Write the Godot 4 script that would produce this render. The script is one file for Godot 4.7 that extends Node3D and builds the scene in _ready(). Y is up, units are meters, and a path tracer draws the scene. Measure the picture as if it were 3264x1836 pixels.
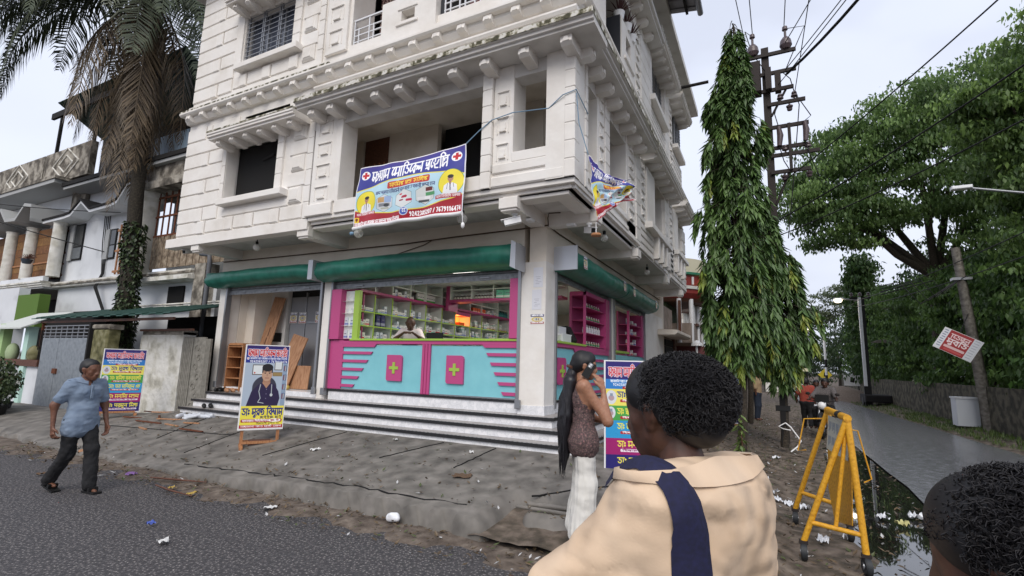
extends Node3D

# ---------- mesh builder: collects shapes, commits ONE named MeshInstance3D ----------
class MB:
	var v := PackedVector3Array()
	var n := PackedVector3Array()
	var uv := PackedVector2Array()
	var c := PackedColorArray()
	var ix := PackedInt32Array()
	var t := Transform3D.IDENTITY
	var col := Color(1, 1, 1)
	var usec := false
	func vert(p: Vector3, nn: Vector3, u := Vector2.ZERO) -> int:
		v.append(t * p); n.append((t.basis * nn).normalized()); uv.append(u)
		if usec: c.append(col)
		return v.size() - 1
	func quad(a: Vector3, b: Vector3, cc: Vector3, d: Vector3, u0 := Vector2(0, 1), u1 := Vector2(1, 0)) -> void:
		var nn := (b - a).cross(d - a)
		if nn.length_squared() < 1e-14: nn = (cc - b).cross(a - b)
		var i := vert(a, nn, Vector2(u0.x, u0.y)); vert(b, nn, Vector2(u1.x, u0.y)); vert(cc, nn, Vector2(u1.x, u1.y)); vert(d, nn, Vector2(u0.x, u1.y))
		ix.append_array([i, i + 2, i + 1, i, i + 3, i + 2])
	func tri(a: Vector3, b: Vector3, cc: Vector3) -> void:
		var nn := (b - a).cross(cc - a)
		var i := vert(a, nn); vert(b, nn); vert(cc, nn)
		ix.append_array([i, i + 2, i + 1])
	# triangle whose corners are already in final coordinates
	func tri2(a: Vector3, b: Vector3, cc: Vector3) -> void:
		var k := t
		t = Transform3D.IDENTITY
		tri(a, b, cc)
		t = k
	func box(x0: float, x1: float, y0: float, y1: float, z0: float, z1: float) -> MB:
		frus(x0, x1, y0, y1, z0, z1, 0.0)
		return self
	# a box whose front (z1) rim is chamfered by b
	func frus(x0: float, x1: float, y0: float, y1: float, z0: float, z1: float, b: float) -> MB:
		var m := z1 - b
		quad(Vector3(x0 + b, y0 + b, z1), Vector3(x1 - b, y0 + b, z1), Vector3(x1 - b, y1 - b, z1), Vector3(x0 + b, y1 - b, z1))
		quad(Vector3(x1, y0, z0), Vector3(x0, y0, z0), Vector3(x0, y1, z0), Vector3(x1, y1, z0))
		quad(Vector3(x0, y0, z0), Vector3(x0, y0, m), Vector3(x0, y1, m), Vector3(x0, y1, z0))
		quad(Vector3(x1, y0, m), Vector3(x1, y0, z0), Vector3(x1, y1, z0), Vector3(x1, y1, m))
		quad(Vector3(x0, y1, m), Vector3(x1, y1, m), Vector3(x1, y1, z0), Vector3(x0, y1, z0))
		quad(Vector3(x0, y0, z0), Vector3(x1, y0, z0), Vector3(x1, y0, m), Vector3(x0, y0, m))
		if b > 0.0:
			quad(Vector3(x0, y0, m), Vector3(x1, y0, m), Vector3(x1 - b, y0 + b, z1), Vector3(x0 + b, y0 + b, z1))
			quad(Vector3(x1, y1, m), Vector3(x0, y1, m), Vector3(x0 + b, y1 - b, z1), Vector3(x1 - b, y1 - b, z1))
			quad(Vector3(x0, y1, m), Vector3(x0, y0, m), Vector3(x0 + b, y0 + b, z1), Vector3(x0 + b, y1 - b, z1))
			quad(Vector3(x1, y0, m), Vector3(x1, y1, m), Vector3(x1 - b, y1 - b, z1), Vector3(x1 - b, y0 + b, z1))
		return self
	# flat polygon (x,y) extruded between z0 and z1
	func prism(p: PackedVector2Array, z0: float, z1: float) -> MB:
		var q := p.duplicate()
		if Geometry2D.is_polygon_clockwise(q): q.reverse()
		var tr := Geometry2D.triangulate_polygon(q)
		for i in range(0, tr.size(), 3):
			var a := q[tr[i]]; var b := q[tr[i + 1]]; var d := q[tr[i + 2]]
			if (b - a).cross(d - a) < 0.0:
				var w := b; b = d; d = w
			tri(Vector3(a.x, a.y, z1), Vector3(b.x, b.y, z1), Vector3(d.x, d.y, z1))
			tri(Vector3(a.x, a.y, z0), Vector3(d.x, d.y, z0), Vector3(b.x, b.y, z0))
		for i in q.size():
			var a := q[i]; var b := q[(i + 1) % q.size()]
			quad(Vector3(a.x, a.y, z0), Vector3(b.x, b.y, z0), Vector3(b.x, b.y, z1), Vector3(a.x, a.y, z1))
		return self
	# profile (w outwards, v up) swept along x between x0 and x1
	func run(p: Array, x0: float, x1: float) -> MB:
		var q := PackedVector2Array()
		for e in p: q.append(Vector2(e[0], e[1]))
		var keep := t
		t = t * Transform3D(Basis(Vector3(0, 0, 1), Vector3(0, 1, 0), Vector3(-1, 0, 0)), Vector3.ZERO)
		prism(q, -x1, -x0)
		t = keep
		return self
	func tube(p: PackedVector3Array, r: PackedFloat32Array, s := 6, caps := true) -> MB:
		var up := Vector3.UP
		var base := v.size()
		var u := Vector3.ZERO
		for i in p.size():
			var d := (p[min(i + 1, p.size() - 1)] - p[max(i - 1, 0)]).normalized()
			if i == 0:
				if absf(d.dot(up)) > 0.9: up = Vector3.RIGHT
				u = d.cross(up).normalized()
			else:
				u = (u - d * u.dot(d)).normalized()
			var w := u.cross(d)
			var rr := r[min(i, r.size() - 1)]
			for k in s:
				var a := TAU * k / s
				var nn := u * cos(a) + w * sin(a)
				vert(p[i] + nn * rr, nn, Vector2(float(k) / s, float(i) / max(1, p.size() - 1)))
		for i in p.size() - 1:
			for k in s:
				var a := base + i * s + k; var b := base + i * s + (k + 1) % s
				ix.append_array([a, b, b + s, a, b + s, a + s])
		if caps:
			for e in [0, p.size() - 1]:
				var nn: Vector3 = (p[0] - p[1]).normalized() if e == 0 else (p[e] - p[e - 1]).normalized()
				var i0 := v.size()
				for k in s: v.append(v[base + e * s + k]); n.append((t.basis * nn).normalized()); uv.append(Vector2.ZERO); if usec: c.append(col)
				for k in range(1, s - 1):
					if e == 0: ix.append_array([i0, i0 + k + 1, i0 + k])
					else: ix.append_array([i0, i0 + k, i0 + k + 1])
		return self
	func bar(a: Vector3, b: Vector3, r: float, s := 6) -> MB:
		return tube(PackedVector3Array([a, b]), PackedFloat32Array([r]), s)
	# profile of (radius, y) turned round the y axis at p
	func lathe(pr: Array, p := Vector3.ZERO, s := 12) -> MB:
		for i in pr.size() - 1:
			var a := Vector2(pr[i][0], pr[i][1]); var b := Vector2(pr[i + 1][0], pr[i + 1][1])
			var d := b - a
			var base := v.size()
			for k in s + 1:
				var g := TAU * k / s
				var o := Vector3(cos(g), 0, sin(g))
				var nn := o * d.y + Vector3.UP * -d.x
				vert(p + o * a.x + Vector3.UP * a.y, nn, Vector2(float(k) / s, 0)); vert(p + o * b.x + Vector3.UP * b.y, nn, Vector2(float(k) / s, 1))
			for k in s:
				var q := base + k * 2
				ix.append_array([q, q + 2, q + 3, q, q + 3, q + 1])
		return self
	func ball(p: Vector3, r: Vector3, s := 12, h := 8) -> MB:
		var base := v.size()
		for j in h + 1:
			var f := PI * j / h
			for k in s + 1:
				var g := TAU * k / s
				var o := Vector3(sin(f) * cos(g), cos(f), sin(f) * sin(g))
				vert(p + o * r, o / r, Vector2(float(k) / s, float(j) / h))
		for j in h:
			for k in s:
				var a := base + j * (s + 1) + k
				ix.append_array([a, a + s + 2, a + 1, a, a + s + 1, a + s + 2])
		return self
	func mesh() -> ArrayMesh:
		var a := []
		a.resize(Mesh.ARRAY_MAX)
		a[Mesh.ARRAY_VERTEX] = v; a[Mesh.ARRAY_NORMAL] = n; a[Mesh.ARRAY_TEX_UV] = uv; a[Mesh.ARRAY_INDEX] = ix
		if usec: a[Mesh.ARRAY_COLOR] = c
		var m := ArrayMesh.new()
		if v.size() > 0: m.add_surface_from_arrays(Mesh.PRIMITIVE_TRIANGLES, a)
		return m

var taken := {}
var M := {}
var rng := RandomNumberGenerator.new()

func numbered(called: String, parent: Node = self) -> String:
	var key := str(parent.get_instance_id()) + called
	var k: int = taken.get(key, 0)
	taken[key] = k + 1
	return called if k == 0 else "%s_%03d" % [called, k]

func tag(o: Node, label := "", category := "", group := "", kind := "") -> Node:
	if label: o.set_meta("label", label)
	if category: o.set_meta("category", category)
	if group: o.set_meta("group", group)
	if kind: o.set_meta("kind", kind)
	return o

func thing(called: String, label: String, category: String, at := Vector3.ZERO, turn := 0.0, group := "") -> Node3D:
	var o := Node3D.new()
	o.name = numbered(called)
	add_child(o, true)
	o.position = at
	o.rotation.y = turn
	tag(o, label, category, group)
	return o

func put(called: String, m: Variant, mat: Material, parent: Node = self) -> MeshInstance3D:
	var o := MeshInstance3D.new()
	o.name = numbered(called, parent)
	o.mesh = m.mesh() if m is MB else m
	o.material_override = null
	if mat: o.set_surface_override_material(0, mat)
	parent.add_child(o, true)
	return o

func struct(called: String, m: Variant, mat: Material) -> MeshInstance3D:
	var o := put(called, m, mat)
	o.set_meta("kind", "structure")
	return o

func copy_of(o: Node3D, at: Vector3, turn := 0.0, label := "", group := "") -> Node3D:
	var c: Node3D = o.duplicate()
	var stem: String = o.name
	if stem.length() > 4 and stem[stem.length() - 4] == "_": stem = stem.substr(0, stem.length() - 4)
	c.name = numbered(stem)
	add_child(c, true)
	c.position = at
	c.rotation.y = turn
	if label: c.set_meta("label", label)
	if group: c.set_meta("group", group)
	return c

func nz(freq: float, seed_: int, oct := 4, size := 256, type := FastNoiseLite.TYPE_SIMPLEX_SMOOTH) -> FastNoiseLite:
	var f := FastNoiseLite.new()
	f.seed = seed_; f.frequency = freq; f.noise_type = type; f.fractal_octaves = oct
	return f

func ntex(freq: float, seed_: int, stops: Array, size := 256, oct := 4, type := FastNoiseLite.TYPE_SIMPLEX_SMOOTH) -> NoiseTexture2D:
	var x := NoiseTexture2D.new()
	x.width = size; x.height = size; x.seamless = true; x.generate_mipmaps = false
	x.noise = nz(freq, seed_, oct, size, type)
	var g := Gradient.new()
	var offs := PackedFloat32Array(); var cols := PackedColorArray()
	for s in stops: offs.append(s[0]); cols.append(s[1])
	g.offsets = offs; g.colors = cols
	x.color_ramp = g
	return x

func nrm(freq: float, seed_: int, strength: float, size := 256, oct := 4, type := FastNoiseLite.TYPE_SIMPLEX_SMOOTH) -> NoiseTexture2D:
	var x := NoiseTexture2D.new()
	x.width = size; x.height = size; x.seamless = true; x.as_normal_map = true; x.bump_strength = strength; x.generate_mipmaps = false
	x.noise = nz(freq, seed_, oct, size, type)
	return x

# plain material, sRGB colour
func pm(called: String, col: Color, rough := 0.8, metal := 0.0) -> StandardMaterial3D:
	var m := StandardMaterial3D.new()
	m.resource_name = called
	m.albedo_color = col; m.roughness = rough; m.metallic = metal
	M[called] = m
	return m

# mottled material: noise between colours, laid in world or own axes; scale = repeats per metre
func nm(called: String, stops: Array, scale: float, rough := 0.85, freq := 0.02, world := true, size := 256, bump: Texture2D = null, bs := 1.0) -> StandardMaterial3D:
	var m := pm(called, Color.WHITE, rough)
	m.albedo_texture = ntex(freq, called.hash() % 1000, stops, size)
	m.uv1_triplanar = true; m.uv1_world_triplanar = world
	m.uv1_scale = Vector3.ONE * scale
	if bump:
		m.normal_enabled = true; m.normal_texture = bump; m.normal_scale = bs
	return m

func C(h: int) -> Color:
	return Color.hex((h << 8) | 255)

func rnd(a: float, b: float) -> float:
	return rng.randf_range(a, b)

func xf(at: Vector3, deg := Vector3.ZERO, s := Vector3.ONE) -> Transform3D:
	return Transform3D(Basis.from_euler(deg * PI / 180.0).scaled_local(s), at)

func _ready() -> void:
	rng.seed = 7
	# ----- camera, sky, sun, exposure -----
	var cam := Camera3D.new()
	cam.name = "camera"
	cam.fov = 60.0; cam.far = 600.0; cam.near = 0.05
	add_child(cam)
	cam.transform = Transform3D(Basis(Vector3.UP, deg_to_rad(27.184)) * Basis(Vector3.RIGHT, deg_to_rad(8.72)) * Basis(Vector3.BACK, deg_to_rad(1.5386)), Vector3(3.188, 1.7, 7.4135))
	cam.current = true
	var env := Environment.new()
	env.background_mode = Environment.BG_SKY
	var sm := ProceduralSkyMaterial.new()
	sm.sky_top_color = Color(0.74, 0.765, 0.83)
	sm.sky_horizon_color = Color(0.755, 0.775, 0.825)
	sm.sky_curve = 0.25
	sm.ground_bottom_color = Color(0.25, 0.24, 0.23)
	sm.ground_horizon_color = Color(0.6, 0.62, 0.66)
	sm.sky_energy_multiplier = 1.0
	sm.sun_angle_max = 0.0
	# thin, soft cloud sheets
	sm.sky_cover = ntex(0.006, 12, [[0.0, Color(1, 1, 1, 0.0)], [0.42, Color(1, 1, 1, 0.02)], [0.6, Color(1, 1, 1, 0.16)], [1.0, Color(1, 1, 1, 0.26)]], 1024, 5)
	sm.sky_cover_modulate = Color(0.93, 0.95, 1.0, 0.55)
	env.sky = Sky.new()
	env.sky.sky_material = sm
	env.tonemap_mode = Environment.TONE_MAPPER_LINEAR
	env.tonemap_exposure = 1.42
	env.background_energy_multiplier = 1.0
	env.sdfgi_enabled = true; env.ssao_enabled = true; env.ssil_enabled = true
	var we := WorldEnvironment.new()
	we.name = "world"
	we.environment = env
	add_child(we)
	var sun := DirectionalLight3D.new()
	sun.name = "sun"
	sun.light_energy = 0.5
	sun.light_color = Color(1.0, 0.97, 0.93)
	sun.light_angular_distance = 40.0
	sun.shadow_enabled = true
	sun.sky_mode = DirectionalLight3D.SKY_MODE_LIGHT_ONLY
	add_child(sun)
	sun.look_at_from_position(Vector3(0.6, 2.0, 2.0), Vector3.ZERO)
	materials()
	glyphs()
	ground()
	pharmacy()
	left_side()
	right_side()
	shop()
	signs()
	small_things()
	people()

func materials() -> void:
	var rough_n := nrm(0.05, 3, 4.0)
	var fine_n := nrm(0.12, 5, 3.0)
	nm("white_paint", [[0.0, C(0xd6d0c7)], [0.3, C(0xe2ddd6)], [0.6, C(0xe8e4de)], [1.0, C(0xeae7e3)]], 0.22, 0.75, 0.010, true, 512, fine_n, 0.06)
	nm("cream_paint", [[0.0, C(0xd8cec0)], [0.5, C(0xe0d6c8)], [1.0, C(0xe6ddd2)]], 0.4, 0.8, 0.012, true, 256, fine_n, 0.15)
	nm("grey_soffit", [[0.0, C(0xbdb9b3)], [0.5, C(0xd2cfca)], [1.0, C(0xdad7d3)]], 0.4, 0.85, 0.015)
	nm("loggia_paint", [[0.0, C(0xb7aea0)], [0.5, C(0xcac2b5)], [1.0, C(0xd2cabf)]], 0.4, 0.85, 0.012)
	nm("mossy_edge", [[0.0, C(0x3a3a2c)], [0.38, C(0x57533f)], [0.52, C(0xa9a592)], [0.62, C(0xd0cdc4)], [1.0, C(0xdcdad6)]], 0.9, 0.9, 0.03)
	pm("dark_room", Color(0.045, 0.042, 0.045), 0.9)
	pm("dark_wall", Color(0.10, 0.095, 0.095), 0.9)
	pm("steel", C(0x9a9ca0), 0.4, 0.7)
	pm("white_metal", C(0xdfe0e2), 0.4, 0.1)
	nm("shutter_steel", [[0.0, C(0x6e7073)], [1.0, C(0x96989b)]], 1.5, 0.45, 0.02)
	M["shutter_steel"].metallic = 0.4
	nm("green_tin", [[0.0, C(0x1f6454)], [0.5, C(0x277262)], [1.0, C(0x33806e)]], 0.8, 0.38, 0.02, true, 256, nrm(0.008, 9, 6.0, 256, 2), 0.5)
	nm("marble", [[0.0, C(0xc9cacd)], [0.42, C(0xe3e4e6)], [0.5, C(0xd2d3d7)], [0.58, C(0xe8e8ea)], [1.0, C(0xecebec)]], 0.7, 0.3, 0.02, true, 512)
	nm("tread_tile", [[0.0, C(0x8d8783)], [1.0, C(0xa9a39f)]], 0.8, 0.35, 0.03)
	# tarmac: pale stone chips set in dark binder
	nm("asphalt", [[0.0, C(0xb5afa8)], [0.15, C(0x8a8582)], [0.27, C(0x545152)], [0.45, C(0x424042)], [1.0, C(0x343335)]], 0.62, 0.75, 0.045, true, 1024, nrm(0.06, 21, 6.0, 1024, 3), 0.5)
	var ch: NoiseTexture2D = M.asphalt.albedo_texture
	ch.noise.noise_type = FastNoiseLite.TYPE_CELLULAR
	ch.noise.cellular_return_type = FastNoiseLite.RETURN_DISTANCE
	ch.noise.fractal_type = FastNoiseLite.FRACTAL_FBM
	ch.noise.fractal_octaves = 2
	nm("gutter", [[0.0, C(0x3f362e)], [0.4, C(0x5c5148)], [0.7, C(0x6d6258)], [1.0, C(0x857a6e)]], 0.45, 0.95, 0.02, true, 512, rough_n, 0.4)
	nm("wet_asphalt", [[0.0, C(0x56575b)], [0.5, C(0x6c6d71)], [1.0, C(0x818287)]], 0.3, 0.2, 0.03, true, 512, nrm(0.09, 22, 4.0, 512, 3), 0.12)
	nm("concrete", [[0.0, C(0x47433f)], [0.3, C(0x5e5a55)], [0.5, C(0x6d6963)], [0.7, C(0x7b7670)], [1.0, C(0x8b8680)]], 0.22, 0.7, 0.012, true, 1024, nrm(0.10, 23, 3.0, 512, 3), 0.07)
	nm("earth", [[0.0, C(0x2b241e)], [0.4, C(0x453a30)], [0.7, C(0x5b4d40)], [1.0, C(0x75685a)]], 0.5, 0.95, 0.02, true, 512, rough_n, 0.5)
	nm("verge", [[0.0, C(0x332d25)], [0.35, C(0x50473c)], [0.55, C(0x675b51)], [0.75, C(0x72675b)], [1.0, C(0x8a7e72)]], 0.4, 0.95, 0.02, true, 512, rough_n, 0.5)
	nm("old_wall", [[0.0, C(0x3c3833)], [0.4, C(0x6d675e)], [0.6, C(0x9b958a)], [1.0, C(0xb9b3a9)]], 0.3, 0.95, 0.012, true, 512, rough_n, 0.6)
	nm("dirty_white", [[0.0, C(0x98958a)], [0.3, C(0xc4c1b6)], [0.5, C(0xd6d4cd)], [1.0, C(0xdfddd8)]], 0.3, 0.9, 0.012, true, 512, rough_n, 0.4)
	nm("wood", [[0.0, C(0x8a5a38)], [0.5, C(0xa8744c)], [1.0, C(0xba8a62)]], 1.0, 0.6, 0.02, false)
	M["wood"].uv1_scale = Vector3(6, 1, 6)
	nm("ply", [[0.0, C(0x8f6547)], [0.5, C(0xa97d5c)], [1.0, C(0xb98f6e)]], 1.0, 0.7, 0.02, false)
	M["ply"].uv1_scale = Vector3(3, 0.7, 3)
	nm("dark_wood", [[0.0, C(0x4a2c20)], [1.0, C(0x6b4432)]], 2.0, 0.6, 0.03)
	pm("pink", C(0xb9487f), 0.42)
	pm("pink_dark", C(0x9e3c6c), 0.45)
	nm("teal", [[0.0, C(0x7cc0ca)], [1.0, C(0x86c9d2)]], 0.6, 0.5, 0.02)
	pm("lime", C(0x9fc04c), 0.4)
	pm("shelf_white", C(0xdfe5df), 0.5)
	pm("black", Color(0.05, 0.05, 0.055), 0.6)
	pm("cable", Color(0.04, 0.04, 0.045), 0.7)
	pm("blue_cord", C(0x6f8fa8), 0.7)
	pm("white_plastic", C(0xe8e8e8), 0.35)
	pm("glass_bulb", Color(0.9, 0.9, 0.88, 0.35), 0.05)
	M["glass_bulb"].transparency = BaseMaterial3D.TRANSPARENCY_ALPHA
	pm("navy", C(0x1a1c38), 0.8)
	pm("rust", C(0x6b3f2a), 0.85, 0.2)

# ---------- ground ----------
func hgt(x: float, z: float) -> float:
	# pavement in front of and beside the shop: rises from the road to the steps
	var f := clampf((3.0 - z) / 2.2, 0.0, 1.0)
	var edge := lerpf(0.03, 0.19, smoothstep(-6.0, -0.5, x))
	var h := lerpf(edge, 0.5, f)
	if x < -8.0: h = lerpf(h, 0.28, smoothstep(-8.0, -11.0, x) * f)
	if x > 1.2:
		var d := smoothstep(1.2, 3.6, x)
		var side := 0.42 if z < 1.0 else h
		h = lerpf(side if z < 0.8 else h, 0.0, d)
	h -= 0.22 * smoothstep(-18.0, -40.0, z)
	return h

func ground() -> void:
	var g := MB.new()
	g.quad(Vector3(-300, -0.35, 300), Vector3(300, -0.35, 300), Vector3(300, -0.35, -300), Vector3(-300, -0.35, -300))
	struct("ground", g, M.earth)
	# front road: a sheet with gentle waviness
	var r := MB.new()
	var f := nz(0.35, 4, 3)
	sheet(r, -60.0, 12.0, 2.3, 14.0, 120, 24, func(x, z): return 0.012 * f.get_noise_2d(x, z) - 0.004 - (0.05 * smoothstep(2.9, 2.35, z)))
	struct("road", r, M.asphalt)
	# side road going away to the right
	var s := MB.new()
	sheet(s, 0.0, 1.0, 0.0, 1.0, 16, 60, func(x, z): return 0.0)
	for i in s.v.size():
		var p := s.v[i]
		var z := lerpf(2.32, -70.0, 1.0 - p.z)
		var x0 := lerpf(5.0, 4.7, clampf(-z / 30.0, 0.0, 1.0))
		var x1 := lerpf(8.6, 7.35, clampf((2.3 - z) / 28.0, 0.0, 1.0)) - maxf(0.0, (-25.0 - z)) * 0.02
		x0 += 0.12 * f.get_noise_2d(z * 4.0, 7.0)
		x1 += 0.10 * f.get_noise_2d(z * 4.0, 33.0)
		s.v[i] = Vector3(lerpf(x0, x1, p.x), 0.012 + 0.05 * sin(p.x * PI) + 0.008 * f.get_noise_2d(p.x * 5, z), z)
	renorm(s)
	struct("side_road", s, M.wet_asphalt)
	# concrete pavement / forecourt with a broken front edge
	var c := MB.new()
	var fb := nz(1.2, 8, 4)
	var fe := nz(0.8, 18, 3)
	sheet(c, -22.0, 2.35, -0.2, 3.2, 240, 90, func(x, z):
		var lim: float = 2.92 + 0.10 * fe.get_noise_2d(x * 2.0, 0.0) - 0.5 * smoothstep(-8.0, -16.0, x) + 0.05 * fe.get_noise_2d(x * 9.0, 5.0)
		var y: float = hgt(x, minf(z, lim)) + 0.005 * fb.get_noise_2d(x, z)
		if x > 0.6 and x < 1.5 and z > 2.15: y -= 0.30 * smoothstep(2.15, 2.3, z + 0.05 * fe.get_noise_2d(x * 8.0, 3.0)) * smoothstep(0.60, 0.68, x) * (1.0 - smoothstep(1.42, 1.5, x))
		if z > lim: y -= minf(0.5, (z - lim) * 7.0)
		return y)
	struct("pavement", c, M.concrete)
	# earth gutter along the kerb: a low dirty strip
	var e := MB.new()
	sheet(e, -12.0, 2.6, 2.6, 3.7, 120, 10, func(x, z): return 0.012 + 0.022 * fb.get_noise_2d(x * 1.5, z * 2.0) - 0.05 * smoothstep(3.1, 3.65, z + 0.4 * fe.get_noise_2d(x * 1.3, 40.0)))
	struct("gutter_earth", e, M.gutter)
	# littered verge between building and side road
	var w := MB.new()
	sheet(w, 0.5, 6.1, -40.0, 3.0, 60, 220, func(x, z):
		var y: float = hgt(x, minf(z, 2.0)) - (0.0 if z < 2.0 else 0.15 * (z - 2.0)) + 0.035 * fb.get_noise_2d(x * 1.2, z * 1.2) + 0.015 * fb.get_noise_2d(x * 5.0, z * 5.0)
		if x > 3.9: y -= 0.055 * smoothstep(3.8, 4.4, x) * smoothstep(-6.0, -3.5, z) + 0.02 * smoothstep(3.8, 5.0, x)
		if x < 2.4 and z > -0.2: y -= 0.12
		return y)
	struct("verge_earth", w, M.verge)
	# grass verge and wall foot on the far side of the side road
	var v := MB.new()
	sheet(v, 7.0, 14.0, -70.0, 4.0, 30, 120, func(x, z): return -0.06 + 0.14 * smoothstep(7.6, 8.8, x) + 0.03 * fb.get_noise_2d(x, z))
	struct("grass_verge", v, M.verge)
	# puddle in the low edge of the verge
	var pw := MB.new()
	pw.quad(Vector3(3.75, -0.008, 2.6), Vector3(5.6, -0.008, 2.6), Vector3(5.9, -0.008, -6.5), Vector3(4.2, -0.008, -6.5))
	var wm := pm("puddle_water", C(0x1f1f1c), 0.02)
	wm.metallic_specular = 0.8
	struct("puddle", pw, wm)

func sheet(b: MB, x0: float, x1: float, z0: float, z1: float, nx: int, nz_: int, h: Callable) -> void:
	var base := b.v.size()
	for j in nz_ + 1:
		for i in nx + 1:
			var x := lerpf(x0, x1, float(i) / nx); var z := lerpf(z0, z1, float(j) / nz_)
			b.v.append(Vector3(x, h.call(x, z), z)); b.n.append(Vector3.UP); b.uv.append(Vector2(x, z))
	for j in nz_:
		for i in nx:
			var a := base + j * (nx + 1) + i
			b.ix.append_array([a, a + 1, a + nx + 2, a, a + nx + 2, a + nx + 1])
	renorm(b)

func renorm(b: MB) -> void:
	var nn := PackedVector3Array()
	nn.resize(b.v.size())
	for i in range(0, b.ix.size(), 3):
		var p := b.v[b.ix[i]]; var q := b.v[b.ix[i + 1]]; var r := b.v[b.ix[i + 2]]
		var k := (r - p).cross(q - p)
		nn[b.ix[i]] += k; nn[b.ix[i + 1]] += k; nn[b.ix[i + 2]] += k
	for i in nn.size(): nn[i] = nn[i].normalized()
	b.n = nn

# ---------- the corner pharmacy building ----------
# front facade: u = x, w = z.  side facade: u = -z, w = x.
var SIDE := Transform3D(Basis(Vector3(0, 0, -1), Vector3(0, 1, 0), Vector3(1, 0, 0)), Vector3.ZERO)
var bld: Node3D

func bp(called: String, b: MB, mat: Material, parent: Node = bld) -> MeshInstance3D:
	return put(called, b, mat, parent)

func mb(side := false) -> MB:
	var b := MB.new()
	if side: b.t = SIDE
	return b

func blk(side: bool, u0: float, u1: float, v0: float, v1: float, w0: float, w1: float, bev := 0.012) -> void:
	bp("block", mb(side).frus(u0, u1, v0, v1, w0, w1, bev), M.white_paint)

# one bracket-like dentil: a wedge-ended block under a cornice
func dentil(side: bool, u: float, v0: float, v1: float, w0: float, w1: float, wd: float) -> void:
	var b := mb(side)
	var s := wd * 0.5
	b.run([[w0, v0 - 0.02], [w1 - 0.05, v0 - 0.005], [w1, v0 + 0.03], [w1 - 0.02, v1], [w0, v1]], u - s, u + s)
	b.prism(PackedVector2Array([Vector2(u - s * 0.62, v0 + 0.035), Vector2(u + s * 0.62, v0 + 0.035), Vector2(u + s * 0.3, v1 - 0.035), Vector2(u - s * 0.3, v1 - 0.035)]), w1 - 0.02, w1 + 0.012)
	bp("dentil", b, M.white_paint)

func panel_column(side: bool, u0: float, u1: float, v0: float, v1: float, w: float, first: float, step: float) -> void:
	bp("column", mb(side).frus(u0, u1, v0, v1, w - 0.42, w, 0.01), M.white_paint)
	var k := first
	var m := 0.5 * (u0 + u1)
	var hw := (u1 - u0) * 0.30
	while k + step * 0.62 < v1:
		var b := mb(side)
		# square frame standing proud with a wedge sill inside it
		b.frus(m - hw, m + hw, k + step * 0.58, k + step * 0.62, w, w + 0.028, 0.006)
		b.frus(m - hw, m - hw + 0.015, k, k + step * 0.58, w, w + 0.014, 0.004)
		b.frus(m + hw - 0.015, m + hw, k, k + step * 0.58, w, w + 0.014, 0.004)
		b.prism(PackedVector2Array([Vector2(m - hw * 0.55, k + 0.03), Vector2(m + hw * 0.55, k + 0.03), Vector2(m + hw * 0.35, k + 0.075), Vector2(m - hw * 0.35, k + 0.075)]), w, w + 0.035)
		b.frus(m - hw * 0.5, m + hw * 0.5, k + 0.075, k + step * 0.42, w, w + 0.014, 0.006)
		bp("column_panel", b, M.white_paint)
		k += step

func block_column(side: bool, u0: float, u1: float, v0: float, v1: float, w: float, step: float) -> void:
	bp("column", mb(side).box(u0 + 0.012, u1 - 0.012, v0, v1, w - 0.45, w - 0.012), M.white_paint)
	var k := v0
	while k < v1 - 0.02:
		blk(side, u0, u1, k, minf(k + step - 0.012, v1), w - 0.2, w, 0.008)
		k += step

func window_canopy(side: bool, u0: float, u1: float, v: float, w0: float, w1: float, nd: int) -> void:
	var b := mb(side)
	b.run([[w0, v + 0.06], [w1 - 0.06, v + 0.06], [w1 - 0.06, v + 0.10], [w1 - 0.02, v + 0.11], [w1 - 0.02, v + 0.15], [w1, v + 0.16], [w1, v + 0.20], [w0, v + 0.23]], u0, u1)
	bp("canopy", b, M.white_paint)
	bp("canopy_edge", mb(side).box(u0 - 0.004, u1 + 0.004, v + 0.20, v + 0.235, w0 + 0.02, w1 + 0.006), M.mossy_edge)
	for i in nd:
		var u := lerpf(u0 + 0.22, u1 - 0.22, float(i) / (nd - 1))
		dentil(side, u, v - 0.055, v + 0.06, w0 - 0.02, w1 - 0.12, 0.13)

# bars of a window grille inside an opening
func grille(win: Node, side: bool, u0: float, u1: float, v0: float, v1: float, w: float, posts: Array, rows: int) -> void:
	for p in posts:
		bp("grille_post", mb(side).box(p - 0.014, p + 0.014, v0, v1, w - 0.02, w + 0.02), M.steel, win)
	for i in rows:
		var y := lerpf(v0, v1, (i + 0.5) / rows)
		bp("grille_bar", mb(side).box(u0, u1, y - 0.006, y + 0.006, w + 0.021, w + 0.03), M.steel, win)

func wall_with_hole(side: bool, u0: float, u1: float, v0: float, v1: float, w0: float, w1: float, hu0: float, hu1: float, hv0: float, hv1: float, mat: Material) -> MB:
	var b := mb(side)
	b.box(u0, hu0, v0, v1, w0, w1)
	b.box(hu1, u1, v0, v1, w0, w1)
	b.box(hu0, hu1, v0, hv0, w0, w1)
	b.box(hu0, hu1, hv1, v1, w0, w1)
	return b

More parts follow.
